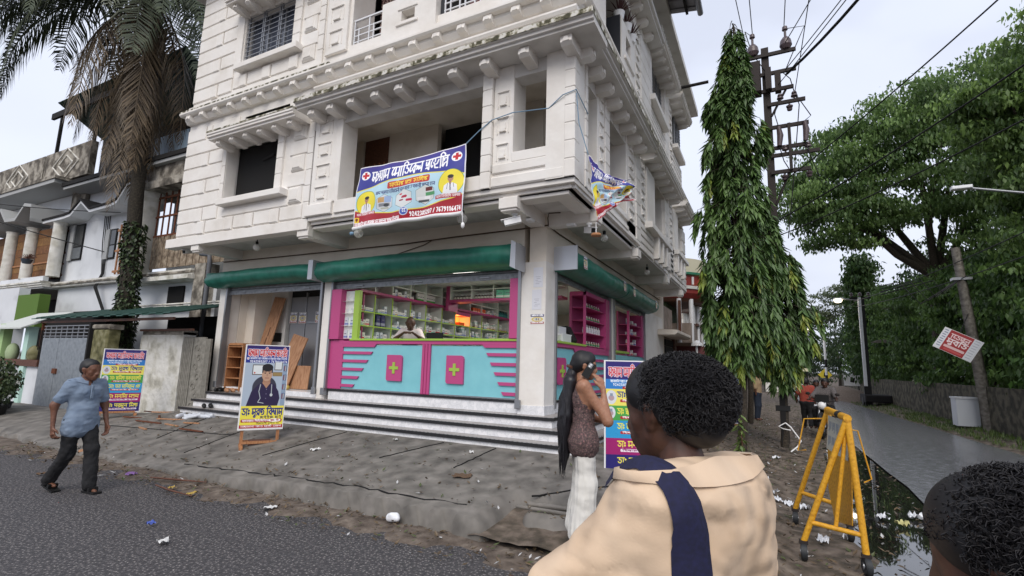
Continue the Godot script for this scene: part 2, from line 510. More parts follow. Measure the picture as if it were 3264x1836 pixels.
func rust_rows(side: bool, v: float, rows: int, u0: float, u1: float, ra: float, rb: float, w: float, odd: int) -> void:
	var step := 0.325
	for k in rows:
		var a := v + k * step; var b := a + step - 0.022
		if k % 2 == odd:
			blk(side, u0, ra - 0.02, a, b, w - 0.03, w + 0.03)
			blk(side, ra, rb, a - 0.028, b - 0.02, w - 0.03, w + 0.055, 0.02)
			blk(side, rb + 0.02, u1, a, b, w - 0.03, w + 0.03)
		else:
			blk(side, u0, u1 if k % 4 != odd else lerpf(u0, u1, 0.55), a, b, w - 0.03, w + 0.03)
			if k % 4 == odd: blk(side, lerpf(u0, u1, 0.55) + 0.02, u1, a, b, w - 0.03, w + 0.03)

func pharmacy() -> void:
	bld = thing("pharmacy_building", "white three storey corner building with moulded facade and green shutter boxes", "building")
	ground_floor()
	first_floor()
	second_floor()

func ground_floor() -> void:
	# platform and steps wrap round the corner
	var tops := [[0.27, 0.92], [0.53, 0.765], [0.79, 0.61]]
	for i in 3:
		var w: float = tops[i][0]; var y: float = tops[i][1]
		var b := MB.new()
		b.box(-8.25 - 0.0 * i, w - 0.03, y - 0.155 if i < 2 else 0.05, y - 0.035, -1.0, w - 0.03)
		b.box(-1.0, w - 0.03, y - 0.155 if i < 2 else 0.05, y - 0.035, -9.6, -1.0)
		var st := bp("step", b, M.marble)
		var d := MB.new()
		d.box(-8.28, w - 0.045, y - 0.034, y - 0.002, -0.9, w - 0.045)
		d.box(-0.9, w - 0.045, y - 0.034, y - 0.002, -9.6, -0.9)
		bp("tread", d, M.tread_tile, st)
		var e := MB.new()
		var le := 8.3 + w
		e.quad(Vector3(-8.3, y - 0.05, w), Vector3(w, y - 0.05, w), Vector3(w, y, w), Vector3(-8.3, y, w), Vector2(0, 1), Vector2(le / 0.15, 0.55))
		e.quad(Vector3(-8.3, y, w), Vector3(w, y, w), Vector3(w - 0.045, y, w - 0.045), Vector3(-8.3, y, w - 0.045), Vector2(0, 0.45), Vector2(le / 0.15, 0.0))
		e.quad(Vector3(w, y - 0.05, w), Vector3(w, y - 0.05, -9.6), Vector3(w, y, -9.6), Vector3(w, y, w), Vector2(0, 1), Vector2((9.6 + w) / 0.22, 0.55))
		e.quad(Vector3(w, y, w), Vector3(w, y, -9.6), Vector3(w - 0.045, y, -9.6), Vector3(w - 0.045, y, w - 0.045), Vector2(0, 0.45), Vector2((9.6 + w) / 0.22, 0.0))
		e.quad(Vector3(-8.3, y - 0.036, w - 0.045), Vector3(-8.3, y - 0.036, w), Vector3(-8.3, y, w), Vector3(-8.3, y, w - 0.045))
		bp("nosing", e, nosing_mat(), st)
	# corner pillar, middle pillar, left pillar and the wall band over the openings
	bp("pillar", MB.new().frus(-0.44, 0.0, 0.92, 3.4, -0.40, 0.0, 0.0), M.white_paint)
	var mid := MB.new()
	mid.box(-5.03, -4.80, 0.92, 3.4, -0.35, 0.0)
	bp("pillar", mid, M.white_paint)
	bp("pillar", MB.new().box(-8.52, -8.26, 0.92, 3.4, -0.35, 0.0), M.white_paint)
	var lint := MB.new()
	lint.box(-8.54, -0.40, 3.4, 4.22, -0.30, 0.002)
	lint.box(-0.30, 0.002, 3.4, 4.22, -10.2, 0.002)
	bp("wall", lint, M.cream_paint)
	bp("pillar", MB.new().box(-0.28, -0.001, 0.92, 3.4, -4.05, -3.78), M.white_paint)
	bp("wall", MB.new().box(-0.29, -0.001, 0.5, 3.4, -10.2, -7.35), M.white_paint)
	bp("wall", MB.new().box(-8.54, -8.24, 0.3, 4.2, -10.2, -0.36), M.cream_paint)
	bp("wall", MB.new().box(-8.54, 0.0, 0.3, 4.2, -10.4, -10.2), M.cream_paint)
	# marble plinth of the corner pillar
	bp("pillar_base", MB.new().box(-0.455, 0.012, 0.918, 1.06, -0.43, 0.012), M.marble)
	# sill under the counters
	var sl := MB.new()
	sl.box(-4.72, -0.40, 0.92, 1.085, -0.3, -0.03)
	sl.box(-0.3, -0.03, 0.92, 1.085, -3.8, -0.4)
	var sill := bp("sill", sl, M.marble)
	var se := MB.new()
	se.quad(Vector3(-4.75, 1.085, -0.01), Vector3(-0.42, 1.085, -0.01), Vector3(-0.42, 1.125, -0.01), Vector3(-4.75, 1.125, -0.01), Vector2(0, 1), Vector2(20, 0.55))
	se.quad(Vector3(-4.75, 1.125, -0.01), Vector3(-0.42, 1.125, -0.01), Vector3(-0.42, 1.125, -0.07), Vector3(-4.75, 1.125, -0.07), Vector2(0, 0.45), Vector2(20, 0.0))
	se.quad(Vector3(-0.01, 1.085, -0.42), Vector3(-0.01, 1.085, -3.78), Vector3(-0.01, 1.125, -3.78), Vector3(-0.01, 1.125, -0.42), Vector2(0, 1), Vector2(16, 0.55))
	se.box(-4.75, -0.42, 1.086, 1.124, -0.3, -0.011)
	bp("nosing", se, nosing_mat(), sill)
	var fl := MB.new()
	fl.box(-8.3, -0.31, 0.6, 0.95, -10.2, -0.36)
	bp("floor", fl, M.tread_tile)
	var ce := MB.new()
	ce.box(-8.5, -0.31, 3.62, 3.7, -10.2, -0.31)
	bp("ceiling", ce, M.shelf_white)
	# left bay: shuttered room with grey partition
	var sills := MB.new()
	sills.box(-8.25, -5.04, 0.92, 1.02, -0.9, -0.10)
	bp("sill", sills, M.marble)
	var pt := MB.new()
	pt.box(-8.26, -4.9, 0.9, 3.7, -1.16, -1.10)
	bp("partition", pt, M.dark_wall)
	bp("pillar", MB.new().box(-8.24, -7.95, 0.95, 3.65, -1.1, -0.55), M.cream_paint)
	bp("wall", MB.new().box(-7.95, -7.35, 0.95, 3.65, -1.1, -0.98), M.grey_soffit)
	bp("letter_slot", MB.new().frus(-7.78, -7.45, 2.1, 2.32, -0.98, -0.965, 0.004), M.black)
	var dm := pm("partition_grey", C(0x8b8c90), 0.5)
	var x := -7.3
	for wdt in [0.55, 1.0, 0.62]:
		bp("partition_panel", MB.new().frus(x, x + wdt - 0.03, 0.98, 2.55, -1.1, -1.06, 0.008), dm)
		bp("partition_panel", MB.new().frus(x, x + wdt - 0.03, 2.6, 3.2, -1.1, -1.06, 0.008), dm)
		bp("partition_rail", MB.new().box(x + wdt - 0.03, x + wdt, 0.96, 3.3, -1.1, -1.045), M.steel)
		x += wdt
	bp("partition_rail", MB.new().box(-7.3, -5.1, 2.55, 2.6, -1.1, -1.05), M.steel)
	bp("wall", MB.new().box(-5.08, -4.9, 0.95, 3.65, -3.0, -0.36), M.cream_paint)
	# shutter guide rails, rolled shutters, green tin shutter boxes
	for u in [-8.255, -5.06, -4.80, -0.44]:
		var inner: float = 0.05 if u < -8.0 or absf(u + 4.8) < 0.01 else -0.05
		bp("shutter_rail", MB.new().box(minf(u, u + inner), maxf(u, u + inner), 1.0, 3.35, -0.09, 0.035), M.steel)
		bp("shutter_lock", MB.new().frus(u - 0.05, u + 0.05, 1.0, 1.14, 0.036, 0.075, 0.01), M.steel)
	for z in [-0.42, -3.72, -4.05, -7.30]:
		bp("shutter_rail", MB.new().box(-0.09, 0.035, 1.0, 3.35, z - 0.025, z + 0.025), M.steel)
	shutter(false, -8.25, -5.06, 3.16)
	shutter(false, -4.80, -0.44, 3.14)
	shutter(true, 0.42, 3.72, 3.18)
	shutter(true, 4.05, 7.30, 3.18)
	hood(false, -8.62, -5.10, 3.33, 3.70, 0)
	hood(false, -4.97, -0.44, 3.30, 3.72, 1)
	hood(true, 0.36, 3.92, 3.28, 3.70, 2)
	hood(true, 3.97, 7.45, 3.28, 3.70, 3)
	# hood end plates of grey tin
	bp("hood_bracket", MB.new().prism(PackedVector2Array([Vector2(-0.45, 3.70), Vector2(-0.37, 3.66), Vector2(-0.37, 3.22), Vector2(-0.47, 3.27)]), 0.02, 0.40), pm("galvanised", C(0xb9bcc1), 0.4, 0.5))
	bp("hood_bracket", MB.new().box(-5.10, -4.97, 3.30, 3.70, 0.0, 0.41), M.galvanised)
	bp("hood_bracket", MB.new().box(0.0, 0.42, 3.30, 3.71, -0.36, -0.33), pm("galvanised_light", C(0xc9ccd2), 0.35, 0.4))
	# conduit and wires at the head of the wall
	var cw := MB.new()
	cw.tube(PackedVector3Array([Vector3(-8.5, 3.97, 0.02), Vector3(-6.0, 3.95, 0.02), Vector3(-3.0, 3.94, 0.02), Vector3(-1.8, 3.97, 0.02), Vector3(-0.3, 3.985, 0.02), Vector3(0.02, 4.0, 0.02), Vector3(0.02, 3.98, -0.5), Vector3(0.02, 3.97, -9.5)]), PackedFloat32Array([0.012]), 5)
	cw.tube(PackedVector3Array([Vector3(-3.2, 3.74, 0.02), Vector3(-2.5, 3.88, 0.02), Vector3(-2.3, 3.96, 0.02)]), PackedFloat32Array([0.008]), 5)
	cw.tube(PackedVector3Array([Vector3(0.05, 3.97, 0.05), Vector3(0.03, 4.12, 0.03), Vector3(0.06, 4.19, 0.06), Vector3(0.25, 4.19, 0.02)]), PackedFloat32Array([0.009]), 5)
	bp("cable", cw, pm("brown_cable", C(0x54402c), 0.8))
	# far side: small entrance canopy and dark doorway
	var cn := MB.new()
	cn.t = SIDE
	cn.run([[0.0, 2.80], [0.55, 2.80], [0.62, 2.86], [0.62, 2.95], [0.0, 2.98]], 9.3, 12.4)
	bp("canopy", cn, M.cream_paint)

func nosing_mat() -> StandardMaterial3D:
	if M.has("nosing"): return M.nosing
	var im := Image.create(64, 32, false, Image.FORMAT_RGB8)
	im.fill(C(0x232325))
	for k in 2: im.fill_rect(Rect2i(6 + k * 32, 4, 19, 8), C(0xbdbdbd))
	for k in 40: im.fill_rect(Rect2i(rng.randi() % 64, rng.randi() % 32, 2, 2), C(0x3f3f42))
	var m := pm("nosing", Color.WHITE, 0.35)
	m.albedo_texture = ImageTexture.create_from_image(im)
	return m

# lower rails of a rolled up shutter with slats hanging a little below the box
func shutter(side: bool, u0: float, u1: float, v: float) -> void:
	var w := -0.03
	var s := bp("shutter", mb(side).box(u0 + 0.03, u1 - 0.03, v, v + 0.10, w - 0.04, w), M.shutter_steel)
	for k in 3:
		bp("shutter_slat", mb(side).frus(u0 + 0.03, u1 - 0.03, v + 0.105 + k * 0.07, v + 0.17 + k * 0.07, w - 0.03, w - 0.008, 0.015), M.shutter_steel, s)
	for k in 3:
		var u := lerpf(u0, u1, (k + 0.5) / 3.0)
		bp("shutter_handle", mb(side).box(u - 0.10, u + 0.10, v + 0.04, v + 0.055, w + 0.001, w + 0.03), M.steel, s)

# rounded green tin cover over a shutter roll, slightly dented and uneven
func hood(side: bool, u0: float, u1: float, v0: float, v1: float, sd: int) -> void:
	var b := mb(side)
	var f := nz(0.9, 60 + sd, 3)
	var nx := 44
	var prof := [[0.0, 1.0], [0.10, 1.0], [0.22, 0.97], [0.32, 0.88], [0.385, 0.72], [0.40, 0.5], [0.385, 0.28], [0.33, 0.1], [0.22, -0.02], [0.10, -0.08], [0.0, -0.06]]
	var base := b.v.size()
	for i in nx + 1:
		var u := lerpf(u0, u1, float(i) / nx)
		for k in prof.size():
			var dent: float = 0.018 * f.get_noise_2d(u * 2.0, k * 0.7)
			var e: float = minf(u - u0, u1 - u)
			if e < 0.42 and (sd == 1 or sd == 0) and k > 1 and k < 8: dent -= 0.055 * (1.0 - e / 0.42) * absf(sin(k * 1.9 + 0.6))
			b.vert(Vector3(u, v0 + (v1 - v0) * (prof[k][1] * 0.92 + 0.06) + dent * 0.6 + 0.008 * sin(u * 1.7), maxf(0.003, prof[k][0] + dent)), Vector3(0, 0, 1))
	var np := prof.size()
	for i in nx:
		for k in np - 1:
			var a := base + i * np + k
			b.ix.append_array([a, a + np, a + np + 1, a, a + np + 1, a + 1])
	renorm(b)
	# closed ends
	for e in [0, nx]:
		var i0: int = base + e * np
		for k in range(1, np - 1):
			b.tri2(b.v[i0], b.v[i0 + k], b.v[i0 + k + 1])
	bp("shutter_hood", b, M.green_tin)

func bracket(side: bool, u0: float, u1: float, w1: float) -> void:
	# cantilever bracket: deep at its outer end in a stepped white nose
	var b := mb(side)
	b.box(u0 + 0.03, u1 - 0.03, 3.985, 4.20, 0.0, w1 - 0.06)
	b.frus(u0, u1, 3.99, 4.16, w1 - 0.10, w1 + 0.02, 0.008)
	b.frus(u0 + 0.025, u1 - 0.02, 3.955, 3.99, w1 - 0.14, w1 - 0.005, 0.006)
	bp("bracket", b, M.white_paint)

func first_floor() -> void:
	var P: Material = M.white_paint
	# slab over the shop front: soffit and its outer beams
	var sl := MB.new()
	sl.box(-9.0, 0.86, 4.20, 4.33, -0.3, 1.0)
	sl.box(-0.3, 0.82, 4.20, 4.33, -9.9, -0.3)
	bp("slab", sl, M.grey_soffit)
	bp("beam", MB.new().frus(-9.02, -4.42, 4.11, 4.315, 0.88, 1.10, 0.006), P)
	for u in [[-8.07, -7.80], [-4.71, -4.41], [-0.31, 0.0]]: bracket(false, u[0], u[1], 1.05 if u[0] < -1.0 else 1.1)
	for u in [[-0.02, 0.24], [2.75, 3.05], [6.2, 6.5], [8.75, 9.05]]: bracket(true, u[0], u[1], 0.86)
	# stepped moulding under the corner bay
	for k in 3:
		var w: float = [1.10, 1.03, 0.97][k]
		var v: float = [4.255, 4.20, 4.135][k]
		var ws: float = w - 0.22
		bp("moulding", MB.new().frus(-4.41, ws, v, v + (0.075 if k == 0 else 0.056), w - 0.25, w, 0.006), P)
		bp("moulding", mb(true).frus(-w + 0.251, 2.98, v, v + (0.075 if k == 0 else 0.056), ws - 0.25, ws, 0.006), P)
	# ---- left wall with its window ----
	bp("wall", wall_with_hole(false, -8.72, -4.45, 4.32, 6.62, 0.82, 1.05, -7.16, -5.49, 5.06, 6.30, P), P)
	bp("wall", wall_with_hole(false, -8.72, -4.45, 6.62, 7.05, 0.82, 1.05, -6.70, -5.29, 6.63, 6.86, P), P)
	bp("wall", MB.new().box(-8.72, -8.45, 4.2, 10.6, -10.0, 0.82), P)
	rust_rows(false, 4.652, 6, -8.72, -7.30, -8.04, -7.81, 1.05, 0)
	blk(false, -8.72, -8.04, 6.602, 6.905, 1.02, 1.08)
	blk(false, -7.98, -7.82, 6.60, 6.90, 1.02, 1.09, 0.02)
	blk(false, -7.76, -6.86, 6.602, 6.905, 1.02, 1.08)
	blk(false, -5.22, -5.02, 6.602, 6.905, 1.02, 1.08)
	blk(false, -4.98, -4.72, 6.58, 6.905, 1.02, 1.095, 0.02)
	blk(false, -4.68, -4.45, 6.602, 6.905, 1.02, 1.08)
	# row of blocks under the window
	var ur := [-8.72, -7.92, -7.66, -6.95, -6.70, -6.30, -6.05, -5.52, -5.27, -4.62]
	for k in 9:
		var rz: bool = k % 2 == 1
		blk(false, ur[k] + (0.0 if rz else 0.02), ur[k + 1] - (0.0 if rz else 0.02), 4.335 if rz else 4.36, 4.63, 1.02, 1.105 if rz else 1.08, 0.02 if rz else 0.012)
	blk(false, -7.10, -5.05, 4.655, 4.80, 1.02, 1.078)
	# frame of plain blocks round the window, raised squares to its right
	block_column(false, -7.28, -7.165, 5.02, 6.24, 1.085, 0.40)
	block_column(false, -5.48, -5.30, 5.02, 6.20, 1.105, 0.33)
	for k in 3:
		var v := 4.68 + k * 0.655
		blk(false, -5.04, -4.69, v, v + 0.33, 1.02, 1.10, 0.03)
		blk(false, -4.98, -4.75, v + 0.04, v + 0.29, 1.10, 1.122, 0.02)
		blk(false, -5.12, -4.63, v + 0.345, v + 0.63, 1.02, 1.076)
	block_column(false, -4.60, -4.45, 4.335, 6.5, 1.09, 0.325)
	bp("sill", MB.new().frus(-7.10, -5.10, 4.86, 4.99, 0.82, 1.24, 0.01), P)
	window_canopy(false, -7.27, -4.62, 6.20, 1.04, 1.50, 6)
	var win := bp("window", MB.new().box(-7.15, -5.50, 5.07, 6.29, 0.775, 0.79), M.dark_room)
	bp("frame", MB.new().box(-5.505, -5.492, 5.06, 6.3, 0.80, 1.0), P, win)
	bp("roller", MB.new().bar(Vector3(-6.3, 5.90, 0.80), Vector3(-5.95, 5.97, 0.81), 0.03), M.dark_wall, win)
	bp("vent", MB.new().box(-6.72, -5.27, 6.6, 6.9, 0.80, 0.815), M.dark_room)
	# ---- corner bay: loggia ----
	var low := MB.new()
	low.box(-4.45, 0.86, 4.33, 4.56, 0.95, 1.10)
	bp("parapet", low, P)
	bp("parapet_cap", MB.new().frus(-3.72, -0.63, 4.33, 4.565, 1.10, 1.14, 0.006), P)
	bp("parapet_panel", MB.new().frus(-0.46, 0.74, 4.33, 4.50, 1.10, 1.145, 0.02), P)
	bp("parapet_panel", MB.new().frus(-0.44, 0.73, 4.555, 4.70, 0.95, 1.13, 0.012), P)
	bp("parapet_panel", MB.new().frus(-0.12, 0.50, 4.70, 4.86, 0.95, 1.12, 0.012), P)
	panel_column(false, -4.38, -3.80, 4.55, 6.30, 1.12, 4.62, 0.43)
	bp("column", MB.new().frus(-4.45, -3.78, 4.33, 4.55, 0.9, 1.16, 0.01), P)
	bp("column", MB.new().frus(-3.80, -3.66, 4.56, 6.30, 0.75, 1.13, 0.008), P)
	block_column(false, -0.635, -0.46, 4.33, 6.30, 1.16, 0.27)
	panel_column(false, -0.455, -0.11, 4.70, 6.30, 1.10, 4.76, 0.43)
	panel_column(false, 0.49, 0.735, 4.70, 6.30, 1.10, 4.76, 0.43)
	block_column(false, 0.74, 0.90, 4.33, 6.32, 1.15, 0.27)
	# side: corner pillar return, two pilasters
	bp("column", mb(true).frus(-1.14, -0.55, 4.33, 6.32, 0.45, 0.875, 0.008), P)
	block_column(true, -0.66, -0.55, 4.33, 6.32, 0.90, 0.27)
	panel_column(true, 0.04, 0.42, 4.36, 6.32, 0.86, 4.60, 0.43)
	block_column(true, 0.42, 0.68, 4.33, 6.32, 0.885, 0.27)
	panel_column(true, 1.92, 2.65, 4.36, 6.32, 0.86, 4.60, 0.36)
	block_column(true, 2.65, 3.02, 4.33, 6.32, 0.885, 0.27)
	var lo2 := mb(true)
	lo2.box(-1.12, 3.0, 4.33, 4.58, 0.72, 0.86)
	bp("parapet", lo2, P)
	bp("parapet_cap", mb(true).frus(-0.55, 1.92, 4.32, 4.40, 0.86, 0.90, 0.006), P)
	bp("parapet_cap", mb(true).frus(-0.55, 1.92, 4.50, 4.60, 0.86, 0.90, 0.006), P)
	# lintel beams round the loggia and ribs under the roof slab
	var li := MB.new()
	li.box(-4.45, 0.86, 6.08, 6.31, 0.82, 1.085)
	bp("lintel", li, M.grey_soffit)
	bp("lintel", mb(true).box(-0.819, 3.0, 6.10, 6.31, 0.60, 0.845), M.grey_soffit)
	# loggia interior: back walls, door, dark openings, ceiling
	var lw := MB.new()
	lw.box(-4.6, -4.25, 4.33, 6.5, -0.12, 0.0); lw.box(-3.53, -2.32, 4.33, 6.5, -0.12, 0.0); lw.box(-4.25, -3.53, 6.33, 6.5, -0.12, 0.0)
	lw.box(-2.32, -0.95, 6.30, 6.5, -0.12, 0.0); lw.box(-0.95, -0.10, 4.33, 6.5, -0.12, 0.0)
	lw.box(-4.6, -4.45, 4.33, 6.5, 0.0, 0.9)
	lw.box(-0.22, -0.10, 4.33, 6.5, -1.2, -0.12)
	lw.box(-0.22, -0.10, 4.33, 6.5, -9.0, -2.2)
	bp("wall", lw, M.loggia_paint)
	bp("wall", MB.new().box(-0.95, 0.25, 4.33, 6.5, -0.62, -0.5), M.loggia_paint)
	var door := bp("door", MB.new().box(-4.22, -3.56, 4.34, 6.3, -0.10, -0.05), M.dark_wood)
	for k in 5:
		bp("door_grille_bar", MB.new().box(-4.2 + 0.13 * k, -4.18 + 0.13 * k, 4.4, 5.75, -0.05, -0.03), M.wood, door)
	for k in 7:
		bp("door_grille_bar", MB.new().box(-4.22, -3.56, 4.5 + 0.19 * k, 4.52 + 0.19 * k, -0.03, -0.012), M.wood, door)
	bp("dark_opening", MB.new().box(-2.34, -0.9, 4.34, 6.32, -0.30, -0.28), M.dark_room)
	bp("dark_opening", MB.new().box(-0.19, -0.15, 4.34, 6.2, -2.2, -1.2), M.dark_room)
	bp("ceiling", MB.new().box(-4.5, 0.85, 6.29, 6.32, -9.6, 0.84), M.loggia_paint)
	# ---- projecting slab above the loggia with its bracket blocks ----
	var prof := [[0.9, 6.30], [1.52, 6.30], [1.52, 6.335], [1.56, 6.345], [1.56, 6.39], [1.60, 6.40], [1.60, 6.47], [0.9, 6.50]]
	bp("slab", MB.new().run(prof, -4.47, 1.30), M.grey_soffit)
	bp("slab_edge", MB.new().box(-4.474, 1.312, 6.405, 6.48, 1.40, 1.612), M.mossy_edge)
	var prof2 := []
	for e in prof: prof2.append([e[0] - 0.30, e[1]])
	bp("slab", mb(true).run(prof2, -0.899, 3.0), M.grey_soffit)
	bp("slab_edge", mb(true).box(-1.399, 3.01, 6.406, 6.481, 1.10, 1.312), M.mossy_edge)
	for u in [-4.18, -3.70, -3.20, -2.64, -2.12, -1.625, -1.04, -0.455, 0.205, 0.865]: dentil(false, u, 6.16, 6.30, 0.98, 1.45, 0.17)
	for u in [-0.95, -0.45, 0.06, 0.56, 1.06, 1.58, 2.08, 2.55]: dentil(true, u, 6.16, 6.30, 0.78, 1.12, 0.16)
	# ---- plain fascia, moulded band, dentil cornice at the second floor ----
	var fa := MB.new()
	fa.box(-4.45, 0.88, 6.48, 6.86, 0.8, 1.16)
	fa.box(-0.2, 0.88, 6.48, 6.86, -3.0, 0.8)
	bp("fascia", fa, P)
	bp("wall", MB.new().box(-8.72, 0.86, 6.86, 7.40, 0.82, 1.04), P)
	bp("wall", mb(true).box(-0.819, 9.6, 6.861, 7.401, 0.60, 0.82), P)
	bp("moulding", MB.new().run([[1.0, 6.86], [1.18, 6.86], [1.21, 6.90], [1.21, 6.93], [1.0, 6.95]], -4.45, 0.93), P)
	bp("moulding", MB.new().run([[1.0, 7.05], [1.12, 7.05], [1.18, 7.13], [1.18, 7.19], [1.0, 7.19]], -8.74, 0.92), P)
	bp("cornice", MB.new().run([[1.0, 7.19], [1.27, 7.19], [1.30, 7.22], [1.30, 7.255], [1.0, 7.30]], -8.78, 1.05), P)
	bp("cornice_edge", MB.new().box(-8.79, -4.0, 7.262, 7.30, 1.12, 1.29), M.mossy_edge)
	bp("moulding", MB.new().run([[1.0, 7.34], [1.14, 7.34], [1.14, 7.46], [1.0, 7.46]], -8.72, 0.87), P)
	bp("moulding", mb(true).run([[0.7, 6.86], [0.90, 6.86], [0.93, 6.90], [0.93, 6.93], [0.7, 6.95]], -0.999, 3.0), P)
	bp("moulding", mb(true).run([[0.7, 7.05], [0.86, 7.05], [0.92, 7.13], [0.92, 7.19], [0.7, 7.19]], -0.999, 9.65), P)
	bp("cornice", mb(true).run([[0.7, 7.19], [1.02, 7.19], [1.05, 7.22], [1.05, 7.255], [0.7, 7.30]], -0.999, 9.7), P)
	bp("moulding", mb(true).run([[0.7, 7.34], [0.87, 7.34], [0.87, 7.46], [0.7, 7.46]], -0.999, 9.62), P)
	var u := -8.50
	while u < 1.0:
		dentil(false, u, 7.06, 7.19, 1.02, 1.27, 0.15)
		u += 0.497
	u = -0.62
	while u < 9.6:
		dentil(true, u, 7.06, 7.19, 0.8, 1.02, 0.15)
		u += 0.517
	# ---- side wall beyond the bay ----
	bp("wall", wall_with_hole(true, 3.0, 7.3, 4.22, 6.9, 0.55, 0.78, 4.65, 6.1, 5.0, 6.3, P), P)
	bp("wall", wall_with_hole(true, 7.3, 9.9, 4.22, 6.9, 0.55, 0.78, 8.25, 9.2, 5.2, 6.3, P), P)
	for k in 4: blk(true, 3.05, 4.5, 4.24 + k * 0.16, 4.37 + k * 0.16, 0.75, 0.86)
	panel_column(true, 3.05, 3.65, 4.9, 6.35, 0.86, 5.0, 0.36)
	bp("column", mb(true).frus(3.70, 4.62, 4.98, 6.32, 0.45, 0.885, 0.01), P)
	block_column(true, 6.15, 6.6, 4.98, 6.32, 0.86, 0.33)
	panel_column(true, 6.65, 7.3, 4.4, 6.8, 0.86, 5.0, 0.36)
	bp("column", mb(true).frus(7.4, 8.2, 5.0, 6.4, 0.45, 0.885, 0.01), P)
	bp("sill", mb(true).frus(3.6, 6.3, 4.82, 4.96, 0.7, 1.02, 0.01), P)
	bp("sill", mb(true).frus(7.4, 9.4, 5.02, 5.14, 0.7, 1.02, 0.01), P)
	for k in 5:
		blk(true, 4.6, 6.5, 4.24 + k * 0.125, 4.33 + k * 0.125, 0.75, 0.85)
		blk(true, 6.9, 9.88, 4.24 + k * 0.15, 4.35 + k * 0.15, 0.75, 0.86)
	for uu in [4.55, 5.1, 5.65]: bp("corbel", mb(true).frus(uu, uu + 0.16, 4.3, 4.82, 0.75, 0.98, 0.02), P)
	for uu in [7.5, 8.1, 8.7]: bp("corbel", mb(true).frus(uu, uu + 0.16, 4.5, 5.02, 0.75, 0.98, 0.02), P)
	for k in 5: blk(true, 9.25, 9.9, 4.3 + k * 0.4, 4.66 + k * 0.4, 0.75, 0.85)
	window_canopy(true, 3.3, 7.1, 6.42, 0.78, 1.26, 7)
	window_canopy(true, 7.6, 9.6, 6.46, 0.78, 1.26, 4)
	bp("window", mb(true).box(4.6, 6.2, 4.95, 6.35, 0.30, 0.32), M.dark_room)
	bp("window", mb(true).box(8.2, 9.3, 5.1, 6.35, 0.30, 0.32), M.dark_room)
	# rear wall and floors that close the building
	bp("wall", MB.new().box(-8.5, 0.56, 4.2, 10.6, -10.0, -9.75), P)
	bp("floor_slab", MB.new().box(-8.45, 0.55, 6.9, 7.05, -9.75, 0.8), M.loggia_paint)
	bp("wall", MB.new().box(-8.4, -0.25, 4.33, 6.88, -3.2, -3.0), M.dark_wall)

